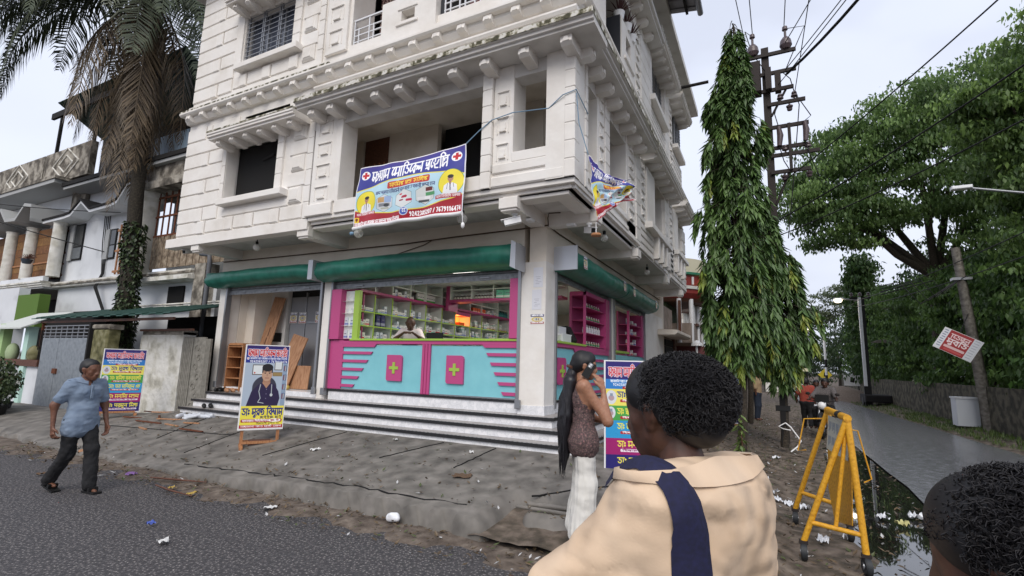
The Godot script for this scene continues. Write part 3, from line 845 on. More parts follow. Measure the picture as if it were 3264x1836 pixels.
func second_floor() -> void:
	var P: Material = M.white_paint
	bp("wall", wall_with_hole(false, -8.72, -4.42, 7.40, 10.6, 0.82, 1.05, -7.03, -5.40, 8.20, 9.36, P), P)
	rust_rows(false, 7.60, 9, -8.72, -7.30, -8.04, -7.81, 1.05, 0)
	blk(false, -7.28, -4.50, 7.50, 7.60, 1.02, 1.075)
	ublocks()
	bp("column", MB.new().frus(-7.28, -7.05, 8.1, 9.4, 0.8, 1.10, 0.008), P)
	block_column(false, -5.38, -5.16, 8.1, 9.4, 1.10, 0.30)
	for k in 4:
		var v := 7.68 + k * 0.655
		blk(false, -5.04, -4.69, v, v + 0.33, 1.02, 1.10, 0.03)
		blk(false, -4.98, -4.75, v + 0.04, v + 0.29, 1.10, 1.122, 0.02)
		if k > 0: blk(false, -5.10, -4.63, v - 0.31, v - 0.02, 1.02, 1.076)
	block_column(false, -4.60, -4.45, 7.5, 10.4, 1.09, 0.325)
	bp("sill", MB.new().frus(-7.04, -5.06, 7.96, 8.09, 0.82, 1.24, 0.01), P)
	window_canopy(false, -7.25, -4.70, 9.40, 1.04, 1.50, 6)
	var win := bp("window", MB.new().box(-7.1, -5.3, 8.1, 9.45, 0.45, 0.47), M.dark_room)
	var wg := pm("window_glass", Color(0.25, 0.27, 0.32, 1), 0.08)
	for k in 3:
		var a := -7.03 + k * 0.543
		bp("pane", MB.new().box(a + 0.05, a + 0.5, 8.22, 9.34, 0.86, 0.87), wg, win)
		bp("window_frame", MB.new().box(a, a + 0.05, 8.2, 9.36, 0.84, 0.90), M.steel, win)
	grille(win, false, -7.03, -5.40, 8.20, 9.36, 1.0, [-6.98, -6.50, -6.44, -5.96, -5.90, -5.44], 10)
	# balcony pilaster, small railing, panel wall, right railing
	panel_column(false, -4.34, -3.78, 7.60, 10.4, 1.12, 7.75, 0.52)
	bp("wall", MB.new().box(-4.42, -2.88, 7.40, 7.68, 0.86, 1.06), P)
	bp("wall", MB.new().box(-3.80, -3.70, 7.68, 10.4, 0.5, 1.06), P)
	var pan := wall_with_hole(false, -2.88, -1.66, 7.46, 8.22, 0.98, 1.14, -2.42, -2.12, 7.74, 7.94, P)
	bp("parapet", pan, P)
	bp("parapet", MB.new().box(-2.5, -2.0, 7.6, 8.1, 0.93, 0.96), P)
	var fr := MB.new()
	fr.frus(-2.52, -2.04, 7.65, 7.69, 1.14, 1.17, 0.006); fr.frus(-2.50, -2.06, 7.96, 8.0, 1.14, 1.16, 0.006)
	bp("parapet_panel", fr, P)
	bp("wall", MB.new().box(-1.66, 0.86, 7.40, 7.66, 0.86, 1.07), P)
	bp("wall", MB.new().box(-0.30, 0.86, 7.66, 10.6, 0.6, 1.06), P)
	bp("dark_frame", MB.new().box(-1.66, -1.58, 7.50, 8.6, 0.9, 1.0), pm("navy_panel", C(0x24272f), 0.5))
	railing(-3.68, -2.90, 7.68, 8.22)
	railing(-1.56, -0.32, 7.68, 8.22)
	bp("curtain", MB.new().box(-3.7, -2.7, 7.7, 10.0, 0.30, 0.33), nm("curtain_print", [[0.0, C(0x2a1418)], [0.5, C(0x3c1c20)], [0.62, C(0xa09488)], [1.0, C(0x5c2226)]], 1.2, 0.9, 0.06))
	bp("curtain", MB.new().box(-1.5, -0.7, 7.7, 10.0, 0.30, 0.33), pm("red_curtain", C(0x5e1a20), 0.9))
	bp("wall", MB.new().box(-8.4, 0.3, 7.4, 10.6, -0.3, -0.1), M.dark_wall)
	bp("roof", MB.new().box(-9.3, 1.35, 10.6, 10.8, -10.3, 1.55), M.grey_soffit)
	# ---- side, second floor ----
	bp("wall", mb(true).box(-0.84, 0.74, 7.40, 10.6, 0.50, 0.80), P)
	bp("wall", mb(true).box(0.74, 1.55, 7.40, 7.5, 0.50, 0.80), P)
	bp("dark_frame", mb(true).box(1.50, 1.54, 7.5, 8.66, 0.25, 0.86), M.navy_panel)
	bp("parapet", wall_with_hole(true, 1.545, 2.62, 7.40, 8.66, 0.76, 0.88, 1.9, 2.3, 8.1, 8.45, P), P)
	bp("parapet_panel", mb(true).frus(1.75, 2.5, 7.86, 7.92, 0.88, 0.92, 0.006), P)
	panel_column(true, 2.66, 3.3, 7.46, 9.6, 0.86, 7.7, 0.42)
	block_column(true, 3.3, 4.4, 7.46, 9.6, 0.88, 0.33)
	bp("beam", mb(true).box(1.0, 3.3, 9.36, 9.6, -0.3, 0.84), M.grey_soffit)
	bp("slab", mb(true).run([[0.4, 9.60], [1.20, 9.60], [1.20, 9.66], [1.25, 9.68], [1.25, 9.80], [0.4, 9.82]], -1.3, 4.3), M.grey_soffit)
	for k in 9: dentil(true, -0.8 + k * 0.56, 9.46, 9.60, 0.78, 1.08, 0.15)
	bp("wall", wall_with_hole(true, 4.4, 9.6, 7.40, 10.0, 0.55, 0.78, 4.7, 6.4, 8.45, 9.7, P), P)
	bp("column", mb(true).frus(4.38, 4.66, 8.4, 9.75, 0.4, 0.86, 0.01), P)
	block_column(true, 6.45, 7.0, 7.5, 9.8, 0.86, 0.33)
	panel_column(true, 7.0, 7.6, 7.5, 9.8, 0.86, 7.7, 0.42)
	bp("sill", mb(true).frus(4.3, 6.3, 8.28, 8.42, 0.7, 1.0, 0.01), P)
	bp("sill", mb(true).frus(7.8, 9.4, 8.48, 8.6, 0.7, 1.0, 0.01), P)
	window_canopy(true, 3.9, 6.9, 9.68, 0.78, 1.26, 7)
	window_canopy(true, 7.2, 9.3, 9.72, 0.78, 1.26, 4)
	for k in 6: blk(true, 4.5, 6.6, 7.5 + k * 0.13, 7.6 + k * 0.13, 0.75, 0.84)
	for k in 6: blk(true, 7.7, 9.58, 7.5 + k * 0.15, 7.62 + k * 0.15, 0.75, 0.84)
	var sw := bp("window", mb(true).box(4.6, 6.5, 8.4, 9.75, 0.35, 0.37), M.dark_room)
	grille(sw, true, 4.7, 6.4, 8.45, 9.7, 0.74, [4.74, 5.2, 5.26, 5.8, 5.86, 6.36], 12)
	var sw2 := bp("window", mb(true).box(8.2, 9.3, 8.5, 9.7, 0.785, 0.80), M.dark_room)
	grille(sw2, true, 8.2, 9.3, 8.5, 9.7, 0.83, [8.22, 8.75, 9.28], 12)
	bp("wall", mb(true).box(-0.5, 9.7, 10.0, 10.6, 0.5, 0.80), P)
	bp("spout", mb(true).bar(Vector3(7.0, 9.95, 0.9), Vector3(7.05, 9.98, 2.0), 0.045), M.dark_wall)
	# tin roof overhang with its purlins and rounded gutter
	var tr := mb(true)
	for k in 18: tr.run([[0.9, 10.86], [2.05, 10.66], [2.05, 10.685], [0.9, 10.89]], -1.2 + k * 0.33, -1.2 + k * 0.33 + 0.17); 
	for k in 18: tr.run([[0.9, 10.835], [2.05, 10.635], [2.05, 10.66], [0.9, 10.86]], -1.03 + k * 0.33, -1.03 + k * 0.33 + 0.16)
	bp("tin_roof", tr, pm("roof_sheet", C(0x7d7c80), 0.5, 0.4))
	bp("roof_gutter", mb(true).bar(Vector3(-1.3, 10.62, 2.05), Vector3(4.85, 10.62, 2.05), 0.07, 8), pm("gutter_grey", C(0x8b8d92), 0.4, 0.3))
	for w in [1.3, 1.75]: bp("purlin", mb(true).box(-1.2, 4.7, 10.58 + (1.75 - w) * 0.17, 10.63 + (1.75 - w) * 0.17, w - 0.03, w + 0.03), M.dark_wall)

func ublocks() -> void:
	# low row under the second floor window
	var ur := [-7.28, -7.0, -6.78, -6.25, -6.0, -5.42, -5.16]
	for k in 6:
		var rz: bool = k % 2 == 1
		blk(false, ur[k] + (0.0 if rz else 0.02), ur[k + 1] - (0.0 if rz else 0.02), 7.61 if rz else 7.63, 7.90, 1.02, 1.105 if rz else 1.075, 0.02 if rz else 0.012)

func railing(u0: float, u1: float, v0: float, v1: float) -> void:
	var r := bp("railing", MB.new().box(u0, u1, v1 - 0.03, v1, 1.00, 1.04), M.white_metal)
	for k in 3: bp("rail", MB.new().box(u0, u1, v0 + 0.06 + k * 0.13, v0 + 0.08 + k * 0.13, 1.01, 1.03), M.white_metal, r)
	var n := int(round((u1 - u0) / 0.34))
	for k in n + 1:
		var u := lerpf(u0 + 0.02, u1 - 0.02, float(k) / n)
		bp("baluster", MB.new().box(u - 0.012, u + 0.012, v0, v1 - 0.03, 1.012, 1.034), M.white_metal, r)
		if k < n: bp("baluster", MB.new().box(u + 0.10, u + 0.122, v0, v0 + 0.35, 1.012, 1.034), M.white_metal, r)

# ---------- drawing of print (posters, banners) into textures ----------
class Canvas:
	var im: Image
	var w: int
	var h: int
	func _init(ww: int, hh: int, bg: Color) -> void:
		w = ww; h = hh
		im = Image.create(w, h, false, Image.FORMAT_RGB8)
		im.fill(bg)
	func rect(x: float, y: float, rw: float, rh: float, c: Color) -> void:
		im.fill_rect(Rect2i(int(x), int(y), maxi(1, int(rw)), maxi(1, int(rh))), c)
	func ell(x: float, y: float, rx: float, ry: float, c: Color) -> void:
		for j in range(int(-ry), int(ry) + 1):
			var k := rx * sqrt(maxf(0.0, 1.0 - (j / ry) * (j / ry)))
			rect(x - k, y + j, 2 * k, 1, c)
	func rrect(x: float, y: float, rw: float, rh: float, r: float, c: Color) -> void:
		rect(x + r, y, rw - 2 * r, rh, c)
		rect(x, y + r, rw, rh - 2 * r, c)
		for e in [[x + r, y + r], [x + rw - r, y + r], [x + r, y + rh - r], [x + rw - r, y + rh - r]]: ell(e[0], e[1], r, r, c)
	func poly(p: Array, c: Color) -> void:
		var lo := 1e9; var hi := -1e9
		for q in p:
			lo = minf(lo, q.y); hi = maxf(hi, q.y)
		for y in range(maxi(0, int(lo)), mini(h - 1, int(hi)) + 1):
			var xs := []
			for i in p.size():
				var a: Vector2 = p[i]; var b: Vector2 = p[(i + 1) % p.size()]
				if (a.y <= y) != (b.y <= y): xs.append(a.x + (y - a.y) / (b.y - a.y) * (b.x - a.x))
			xs.sort()
			for i in range(0, xs.size() - 1, 2): rect(xs[i], y, xs[i + 1] - xs[i], 1, c)
	func line(a: Vector2, b: Vector2, t: float, c: Color) -> void:
		var r := t * 0.5
		var d := b - a
		var l2 := maxf(d.length_squared(), 1e-6)
		for y in range(maxi(0, int(minf(a.y, b.y) - r)), mini(h - 1, int(maxf(a.y, b.y) + r)) + 1):
			for x in range(maxi(0, int(minf(a.x, b.x) - r)), mini(w - 1, int(maxf(a.x, b.x) + r)) + 1):
				var p := Vector2(x, y)
				var k := clampf((p - a).dot(d) / l2, 0.0, 1.0)
				if (a + d * k).distance_squared_to(p) <= r * r: im.set_pixel(x, y, c)
	func tex() -> ImageTexture:
		return ImageTexture.create_from_image(im)

# stroke letters: [width, polylines]; y 0 is the head line, 1 the foot
var G := {}
func glyphs() -> void:
	var d := {
		"s": [.8, "14 0 14 40 6 72 22 86 44 56 14 42;44 56 66 52;66 0 66 100"],
		"ng": [.45, "20 16 30 26 20 38 10 26 20 16;20 38 34 60 6 90"],
		"g": [.78, "8 42 10 66 24 74 36 52 28 22 8 20;64 0 64 100;28 22 64 8"],
		"gr": [.82, "8 36 10 56 24 62 36 44 28 20 8 18;68 0 68 100;68 66 34 72 20 96"],
		"a": [.4, "20 0 20 100"],
		"m": [.84, "14 0 14 52 4 70 14 86 28 70 14 52;28 72 70 60;70 0 70 100"],
		"e": [.48, "38 0 16 34 14 66 30 84 40 70"],
		"D": [.78, "30 0 30 34 60 38 70 62 54 88 24 86 10 68;4 0 74 0"],
		"i": [.44, "22 0 22 100;22 0 22 -26 52 -40 84 -24 92 0"],
		"I": [.44, "20 0 20 100;20 0 8 -26 -30 -30 -44 0"],
		"k": [.95, "46 0 46 100 4 52 46 14;46 34 74 30 86 52 76 70"],
		"l": [.86, "6 36 6 62 20 74 34 40 42 70 60 66 70 44;70 0 70 100"],
		"E": [.8, "10 20 16 56 34 60 50 26 62 10;62 10 62 100 30 76 14 84"],
		"j": [.92, "30 0 30 34;6 40 22 62 60 58 84 24;22 62 30 92 74 96"],
		"ns": [1.0, "14 0 14 28 36 20 36 40 14 28;14 40 14 64 8 84 22 94 44 66;44 66 82 56;82 0 82 100;36 20 82 20"],
		"st": [.9, "10 0 10 30 34 34 34 0;34 10 78 10;44 40 24 60 40 92 70 84 64 56 44 56;50 36 70 6"],
		"nD": [.9, "12 10 12 34 34 38 40 14;40 24 74 36 82 60 62 92 26 88"],
		"Dr": [.85, "30 0 30 28 64 32 72 54 56 72 22 70;56 72 40 100"],
		"b": [.74, "62 0 62 100 8 52 62 14"],
		"br": [.78, "62 0 62 100 8 44 62 14;62 74 30 76 18 98"],
		"t": [.88, "12 48 26 36 44 48 34 64 16 54;8 24 44 10 80 44 74 86 40 92"],
		"u": [.02, "-30 104 -44 128 -14 132 -6 112"],
		"sb": [.92, "16 0 22 30 6 44 20 62 40 38 22 30;40 44 72 36;72 0 72 100 44 74 72 52"],
		"h": [.42, "20 18 30 28 20 40 10 28 20 18;20 62 30 72 20 86 10 72 20 62"],
		"p": [.78, "10 14 12 58 30 68 46 40;46 40 64 30;64 0 64 100"],
		"r": [.74, "62 0 62 100 8 52 62 14;26 108 34 112"],
		"n": [.8, "22 44 10 58 24 70 36 56 22 44;36 54 66 42;66 0 66 100"],
		"c": [.8, "10 20 10 70 30 90 60 60;62 0 62 100;10 44 62 14"],
		"o": [.7, "8 30 40 14 60 40 40 60 30 50;40 60 62 80 30 98 8 84"],
		" ": [.42, ""], "|": [.3, "14 0 14 100"], "(": [.4, "30 -10 12 40 30 110"], ")": [.4, "10 -10 28 40 10 110"], "/": [.6, "44 4 14 100"], ".": [.25, "10 92 12 98"], "-": [.5, "10 55 40 55"],
		"0": [.72, "32 2 54 20 54 82 32 98 12 82 12 20 32 2"], "1": [.6, "14 22 34 4 34 98"], "2": [.72, "12 22 32 2 54 22 12 98 56 98"], "3": [.72, "12 10 34 2 54 24 32 48 56 74 34 98 10 88"],
		"4": [.74, "44 98 44 4 8 70 58 70"], "5": [.72, "52 4 16 4 14 46 40 42 56 68 36 98 10 88"], "6": [.72, "48 4 20 32 12 70 32 98 54 74 34 50 14 66"], "7": [.7, "10 4 56 4 26 98"], "8": [.72, "32 48 14 26 32 2 52 26 32 48 10 74 32 98 56 74 32 48"], "9": [.72, "52 32 32 50 12 28 32 2 52 28 50 66 24 98"],
	}
	for k in d:
		var pl := []
		for part in (d[k][1] as String).split(";", false):
			var q := PackedVector2Array()
			var xs := part.split(" ", false)
			for i in range(0, xs.size() - 1, 2): q.append(Vector2(xs[i].to_float(), xs[i + 1].to_float()) / 100.0)
			pl.append(q)
		G[k] = [d[k][0], pl]

func text_width(txt: String, size: float) -> float:
	var x := 0.0
	for k in txt.split(","): x += G[k][0] * size
	return x

# text is a comma list of glyph names; fits it into width fw when fw > 0
func write(cv: Canvas, txt: String, x: float, y: float, size: float, t: float, c: Color, fw := 0.0, bend := 0.0) -> void:
	var sx := size
	if fw > 0.0: sx = size * fw / text_width(txt, size)
	var x0 := x
	for k in txt.split(","):
		var gl: Array = G[k]
		var wd: float = gl[0] * sx
		var off: float = bend * sin(PI * clampf((x - x0) / maxf(fw, 1.0), 0.0, 1.0))
		var digit: bool = k.is_valid_int() or k in [" ", "|", "(", ")", "/", ".", "-", "h", "u", "ng"]
		if not digit: cv.line(Vector2(x - 1, y - off), Vector2(x + wd + 1, y - off), t, c)
		for p in gl[1]:
			for i in p.size() - 1:
				cv.line(Vector2(x + p[i].x * sx, y - off + p[i].y * size), Vector2(x + p[i + 1].x * sx, y - off + p[i + 1].y * size), t, c)
		x += wd

const T_SHOP := "s,ng,gr,a,m, ,e,m,a,i,D,e,k,l, ,E,e,j,i,ns"
const T_CHEM := "e,k,i,m,st, ,E,nD, ,Dr,a,i,g,st"
const T_LINE := "s,k,l, ,p,r,k,a,r, ,j,i,b,n,D,a,n,I, ,s,D,b, ,c,u,c,r,a, ,o, ,p,a,k,a,r,I, ,p,a,o,n,a, ,j,a,n,|"
const T_ADDR := "b,r,n,a,c,i,n,a, ,e,r,a,D, ,(,g,a,r,l,s, ,h,a,n, ,s,k,u,e,l,r, ,p,a,e,s,), ,i,D,n,h,a,t,a,|"
const T_DOC := "D,a,h, ,s,u,br,t, ,i,b,sb,a,s"

func red_cross(cv: Canvas, x: float, y: float, r: float) -> void:
	cv.ell(x, y, r, r, Color.WHITE)
	cv.rect(x - r * 0.75, y - r * 0.27, r * 1.5, r * 0.54, C(0xc8242a))
	cv.rect(x - r * 0.27, y - r * 0.75, r * 0.54, r * 1.5, C(0xc8242a))

# a printed head and shoulders in a coat
func bust(cv: Canvas, x: float, y: float, s: float, coat: Color, tie: Color, skin := C(0xb98a6c)) -> void:
	cv.poly([Vector2(x - 0.95 * s, y + 2.3 * s), Vector2(x - 0.8 * s, y + 0.95 * s), Vector2(x - 0.3 * s, y + 0.62 * s), Vector2(x + 0.3 * s, y + 0.62 * s), Vector2(x + 0.8 * s, y + 0.95 * s), Vector2(x + 0.95 * s, y + 2.3 * s)], coat)
	cv.rect(x - 0.15 * s, y + 0.3 * s, 0.3 * s, 0.4 * s, skin.darkened(0.15))
	cv.poly([Vector2(x - 0.16 * s, y + 0.62 * s), Vector2(x + 0.16 * s, y + 0.62 * s), Vector2(x, y + 1.05 * s)], skin)
	cv.poly([Vector2(x - 0.06 * s, y + 0.75 * s), Vector2(x + 0.06 * s, y + 0.75 * s), Vector2(x + 0.08 * s, y + 1.7 * s), Vector2(x - 0.04 * s, y + 1.7 * s)], tie)
	cv.ell(x, y, 0.36 * s, 0.48 * s, skin)
	cv.ell(x, y - 0.30 * s, 0.38 * s, 0.26 * s, C(0x1d1719))
	cv.rect(x - 0.2 * s, y - 0.04 * s, 0.12 * s, 0.06 * s, C(0x2a1c1a)); cv.rect(x + 0.08 * s, y - 0.04 * s, 0.12 * s, 0.06 * s, C(0x2a1c1a))
	cv.rect(x - 0.12 * s, y + 0.25 * s, 0.24 * s, 0.05 * s, C(0x8a4a44))
	cv.line(Vector2(x - 0.34 * s, y + 0.7 * s), Vector2(x - 0.42 * s, y + 1.5 * s), maxf(1.5, 0.06 * s), C(0x6a7075))
	cv.line(Vector2(x + 0.34 * s, y + 0.7 * s), Vector2(x + 0.42 * s, y + 1.25 * s), maxf(1.5, 0.06 * s), C(0x6a7075))

func hexa(cv: Canvas, x: float, y: float, r: float, c: Color) -> void:
	var p := []; var q := []
	for k in 6:
		var o := Vector2(sin(TAU * k / 6.0), cos(TAU * k / 6.0))
		p.append(Vector2(x, y) + o * (r + 3)); q.append(Vector2(x, y) + o * r)
	cv.poly(p, C(0x3c6a70)); cv.poly(q, c)

func banner_print() -> ImageTexture:
	var cv := Canvas.new(1024, 600, C(0xb9dcea))
	var sky := []; var yel := []; var red := []
	for i in 33:
		var x := 1024.0 * i / 32.0
		var k := 1.0 - pow((x - 512.0) / 512.0, 2.0)
		yel.append(Vector2(x, 262 - 78 * k)); sky.append(Vector2(x, 252 - 78 * k))
	var dn := [Vector2(1024, 0), Vector2(0, 0)]
	cv.poly(yel + dn, C(0xe9dc5a)); cv.poly(sky + dn, C(0x3b3f96))
	for y in 110: cv.rect(0, y, 1024, 1, C(0x4a3a8c).lerp(C(0x3a49a2), y / 110.0))
	var low := []; var lowy := []
	for i in 33:
		var x := 1024.0 * i / 32.0
		var k := 1.0 - pow((x - 512.0) / 512.0, 2.0)
		red.append(Vector2(x, 440 + 76 * k)); lowy.append(Vector2(x, 430 + 76 * k))
	var bt := [Vector2(1024, 600), Vector2(0, 600)]
	cv.poly(lowy + bt, C(0xe9dc5a)); cv.poly(red + bt, C(0xa81f2c))
	red_cross(cv, 76, 92, 44); red_cross(cv, 948, 92, 44)
	write(cv, T_SHOP, 140, 66, 100, 13, Color.WHITE, 740, 8)
	cv.rrect(330, 208, 400, 66, 16, C(0xc23b30))
	write(cv, T_CHEM, 352, 224, 36, 6.5, C(0xf2d64a), 360)
	write(cv, T_LINE, 220, 288, 30, 4, C(0x2c2b6a), 560)
	for e in [[118, 370], [916, 320]]:
		cv.ell(e[0], e[1], 104, 118, C(0x5c8a3a)); cv.ell(e[0], e[1], 100, 114, C(0xf0de3c))
		bust(cv, e[0], e[1] - 30, 62, C(0xf0f0f2), C(0x2b3350))
	cv.rrect(20, 464, 200, 34, 8, C(0xb3262e)); write(cv, "e,j,a,n, ,i,n,n,i,m,i,t, ,D,a,k,t,a,r", 28, 470, 20, 3, Color.WHITE, 180)
	cv.rrect(790, 424, 216, 34, 8, C(0xb3262e)); write(cv, "e,j,a,n, ,i,n,n,i,m,i,t, ,D,a,k,t,a,r", 800, 430, 20, 3, Color.WHITE, 196)
	hexa(cv, 310, 408, 84, C(0xd5d9de)); hexa(cv, 500, 398, 92, C(0xdfe3e2)); hexa(cv, 696, 392, 88, C(0xd8dcd9))
	cv.rect(250, 350, 60, 50, C(0xc9a06a)); cv.rect(312, 344, 60, 60, C(0x9db4d8)); cv.rect(260, 410, 100, 30, C(0x8d8f94)); cv.ell(330, 430, 24, 16, C(0x4a4d52)); cv.rect(280, 450, 70, 16, C(0xb7b9a8))
	cv.rrect(480, 370, 60, 24, 12, C(0xb01f3e)); cv.rrect(530, 410, 56, 22, 10, C(0xc0284a)); cv.ell(470, 350, 16, 8, C(0xd0405a)); cv.rrect(460, 405, 44, 14, 6, C(0x8c1630))
	cv.rect(700, 330, 60, 34, C(0x6a2a2a)); cv.rect(700, 376, 80, 30, C(0x5aa06a)); cv.rect(630, 410, 60, 30, C(0xe9e9ea)); cv.rect(640, 440, 90, 20, C(0x55585c)); cv.rect(690, 410, 50, 26, C(0xf3f3f3))
	cv.ell(512, 520, 40, 40, C(0xcdd6ea)); cv.ell(512, 520, 32, 32, C(0x4a63b8)); write(cv, "e,e", 498, 500, 36, 6, Color.WHITE)
	cv.rrect(8, 506, 44, 54, 6, C(0xeec62e)); cv.ell(30, 526, 12, 12, C(0x7a2a1c)); cv.poly([Vector2(20, 530), Vector2(40, 530), Vector2(30, 552)], C(0x7a2a1c))
	write(cv, T_ADDR, 12, 560, 28, 4.5, Color.WHITE, 460)
	write(cv, "9,2,4,2,3,8,5,2,0,7, ,/, ,7,6,7,9,1,1,6,4,7,4", 560, 532, 40, 7.5, Color.WHITE, 445)
	cv.rect(0, 0, 1024, 8, Color.WHITE); cv.rect(0, 0, 8, 600, C(0xe8e8ee)); cv.rect(1014, 0, 10, 600, C(0xe8e8ee))
	return cv.tex()

func doctor_print() -> ImageTexture:
	var cv := Canvas.new(480, 840, C(0xb4c3d4))
	cv.rect(0, 0, 480, 178, C(0x22328c)); cv.rect(0, 0, 480, 30, C(0x2c1f66))
	write(cv, T_SHOP, 22, 44, 66, 16, Color.WHITE, 440); write(cv, T_SHOP, 22, 44, 66, 9, C(0xc3222c), 440)
	cv.rrect(14, 122, 22, 24, 4, Color.WHITE); cv.ell(25, 132, 6, 7, C(0xc33a2a))
	write(cv, T_ADDR, 46, 124, 17, 3.2, C(0xe8ecf8), 420)
	write(cv, "9,2,4,2,5,8,5,2,0,7, ,/, ,7,6,7,9,1,1,6,4,7,4", 46, 152, 21, 4.2, Color.WHITE, 425)
	# consulting room, framed papers, chair, seated man in a dark shirt
	cv.rect(0, 178, 480, 440, C(0xaebccb)); cv.rect(430, 178, 50, 440, C(0x8fa2b8))
	for k in 4: cv.rect(436, 200 + k * 96, 40, 62, C(0x5a6a8c)); cv.rect(440, 206 + k * 96, 8, 52, C(0x8c4a48)); cv.rect(456, 206 + k * 96, 8, 52, C(0xc9c4b8))
	cv.rect(84, 196, 150, 106, C(0x54483c)); cv.rect(92, 204, 134, 90, C(0xdfe4e4)); cv.ell(112, 280, 9, 9, C(0xc04a40))
	cv.rect(330, 168, 90, 84, C(0x54483c)); cv.rect(337, 168, 76, 76, C(0xd8dede)); cv.rect(316, 272, 110, 42, C(0x7c6846)); cv.rect(322, 278, 98, 30, C(0x9a8354))
	cv.ell(236, 430, 136, 118, C(0x3a3b4a)); cv.rect(100, 430, 272, 190, C(0x3a3b4a))
	cv.poly([Vector2(50, 618), Vector2(96, 470), Vector2(170, 398), Vector2(220, 378), Vector2(300, 378), Vector2(350, 400), Vector2(400, 470), Vector2(420, 540), Vector2(400, 618)], C(0x2a2044))
	cv.rect(212, 340, 84, 56, C(0xa87c62)); cv.poly([Vector2(206, 378), Vector2(302, 378), Vector2(258, 440)], C(0xb0866c))
	cv.ell(254, 290, 60, 76, C(0xc09a80)); cv.ell(254, 226, 62, 40, C(0x1c1a1e)); cv.rect(194, 224, 14, 56, C(0x1c1a1e)); cv.rect(300, 224, 14, 56, C(0x1c1a1e))
	for e in [230, 280]: cv.rect(e - 14, 268, 28, 6, C(0x2a2022)); cv.ell(e, 284, 10, 5, C(0x2c2426))
	cv.rect(248, 290, 12, 26, C(0xa87f68)); cv.rect(232, 330, 46, 7, C(0x8c5048))
	for e in [[190, 400, 178, 470], [178, 470, 200, 540], [200, 540, 176, 580], [316, 400, 320, 500]]: cv.line(Vector2(e[0], e[1]), Vector2(e[2], e[3]), 8, C(0xb9c2c6))
	cv.ell(320, 506, 16, 16, C(0xc7ced0)); cv.line(Vector2(176, 580), Vector2(240, 590), 7, C(0xb9c2c6))
	for k in 3: cv.ell(262, 450 + k * 46, 5, 5, C(0x8a84a0))
	cv.rect(0, 618, 480, 222, C(0xeee04e))
	write(cv, T_DOC, 14, 646, 64, 12, C(0x22307e), 452)
	write(cv, "E,m, ,i,b, ,i,b, ,E,s, ,., ,E,m, ,i,D", 220, 724, 20, 4, C(0x2c2c50), 236)
	cv.rrect(12, 750, 456, 32, 12, C(0xa81f24)); write(cv, "e,j,e,n,a,r,e,l, ,i,p,i,j,i,s,i,n,a,n", 26, 757, 18, 4, Color.WHITE, 290)
	cv.ell(386, 764, 70, 17, Color.WHITE); write(cv, "E,m,., ,i,D", 340, 757, 16, 4, C(0xa81f24), 92)
	write(cv, "i,b,sb,a,s,i,t, ,s,u,i,b,D,a, ,s,h", 180, 788, 12, 2.5, C(0x4a4a30), 260)
	cv.rect(0, 808, 480, 32, C(0xb0242a)); write(cv, "a,l,t,a,s,e,n,a, ,e,k,a,D, ,e,r,a,g,I, ,e,D,k,n", 14, 814, 17, 3.6, Color.WHITE, 450)
	return cv.tex()

func list_print() -> ImageTexture:
	var cv := Canvas.new(480, 680, C(0x2e2470))
	write(cv, T_SHOP, 26, 40, 54, 14, C(0xe9e4ee), 430); write(cv, T_SHOP, 26, 40, 54, 7, C(0xd03a44), 430)
	cv.rect(0, 112, 480, 62, C(0x2f7ec8))
	write(cv, T_ADDR, 40, 118, 13, 2.6, Color.WHITE, 400); write(cv, "9,2,4,2,5,8,5,2,0,7, ,/, ,7,6,7,9,1,1,6,4,7,4", 60, 138, 15, 3, Color.WHITE, 360)
	cv.rrect(140, 157, 260, 18, 8, C(0xb0282c)); write(cv, "i,b,sb,a,s,i,t", 160, 161, 9, 2.2, Color.WHITE, 220)
	var rows := [[174, 104, C(0xefe36a), C(0x2a3a8c), T_DOC], [278, 92, C(0x4aa24c), C(0xe8e25a), "D,a,h, ,E,i,m,t, ,c,k,r,b,r,t,I"], [370, 108, C(0x2f9ad2), C(0xe8e25a), "D,a,h, ,e,m,a, ,s,i,p,k,u,l, ,h,k"], [478, 100, C(0xa01f6c), C(0xf0e65a), "D,a,h, ,m,n,i,s,a, ,m,nD,l"], [578, 102, C(0x2a2470), C(0xf0e65a), "D,a,h, ,p,r,s,u,n, ,i,m,t"]]
	for i in 5:
		var r: Array = rows[i]
		cv.rect(0, r[0], 480, r[1], r[2])
		write(cv, r[4], 96, r[0] + 18, 34, 7, r[3], 360)
		cv.rrect(120, r[0] + 64, 330, 18, 8, C(0xb0282c) if i < 3 else (C(0xf2e6f0) if i == 3 else C(0xe6e6f4)))
		write(cv, "i,b,sb,a,s,i,t, ,s,u,i,b,D,a", 136, r[0] + 68, 9, 2.2, Color.WHITE if i < 3 else C(0x8a2a60), 300)
	for e in [[48, 226, 44], [44, 322, 38]]:
		cv.ell(e[0], e[1], e[2], e[2], C(0xd9dde2)); cv.ell(e[0], e[1] + 4, e[2] * 0.55, e[2] * 0.4, C(0xb49aa0)); cv.rect(e[0] - 12, e[1] - 24, 24, 18, C(0x8c98a8))
	return cv.tex()

func sticker_print() -> ImageTexture:
	var cv := Canvas.new(96, 96, C(0xe8e4dc))
	cv.rect(4, 4, 88, 24, C(0x4a4a74)); write(cv, T_CHEM, 10, 9, 11, 2.4, Color.WHITE, 76)
	cv.ell(48, 50, 38, 22, C(0xd8c060)); cv.ell(48, 50, 28, 15, C(0xd6d2c6)); cv.rect(38, 40, 8, 20, C(0x6f7c8c)); cv.rect(52, 42, 7, 18, C(0x8c6f5c))
	cv.rect(4, 74, 88, 18, C(0x9a3a38)); write(cv, T_CHEM, 10, 78, 8, 2, Color.WHITE, 76)
	return cv.tex()

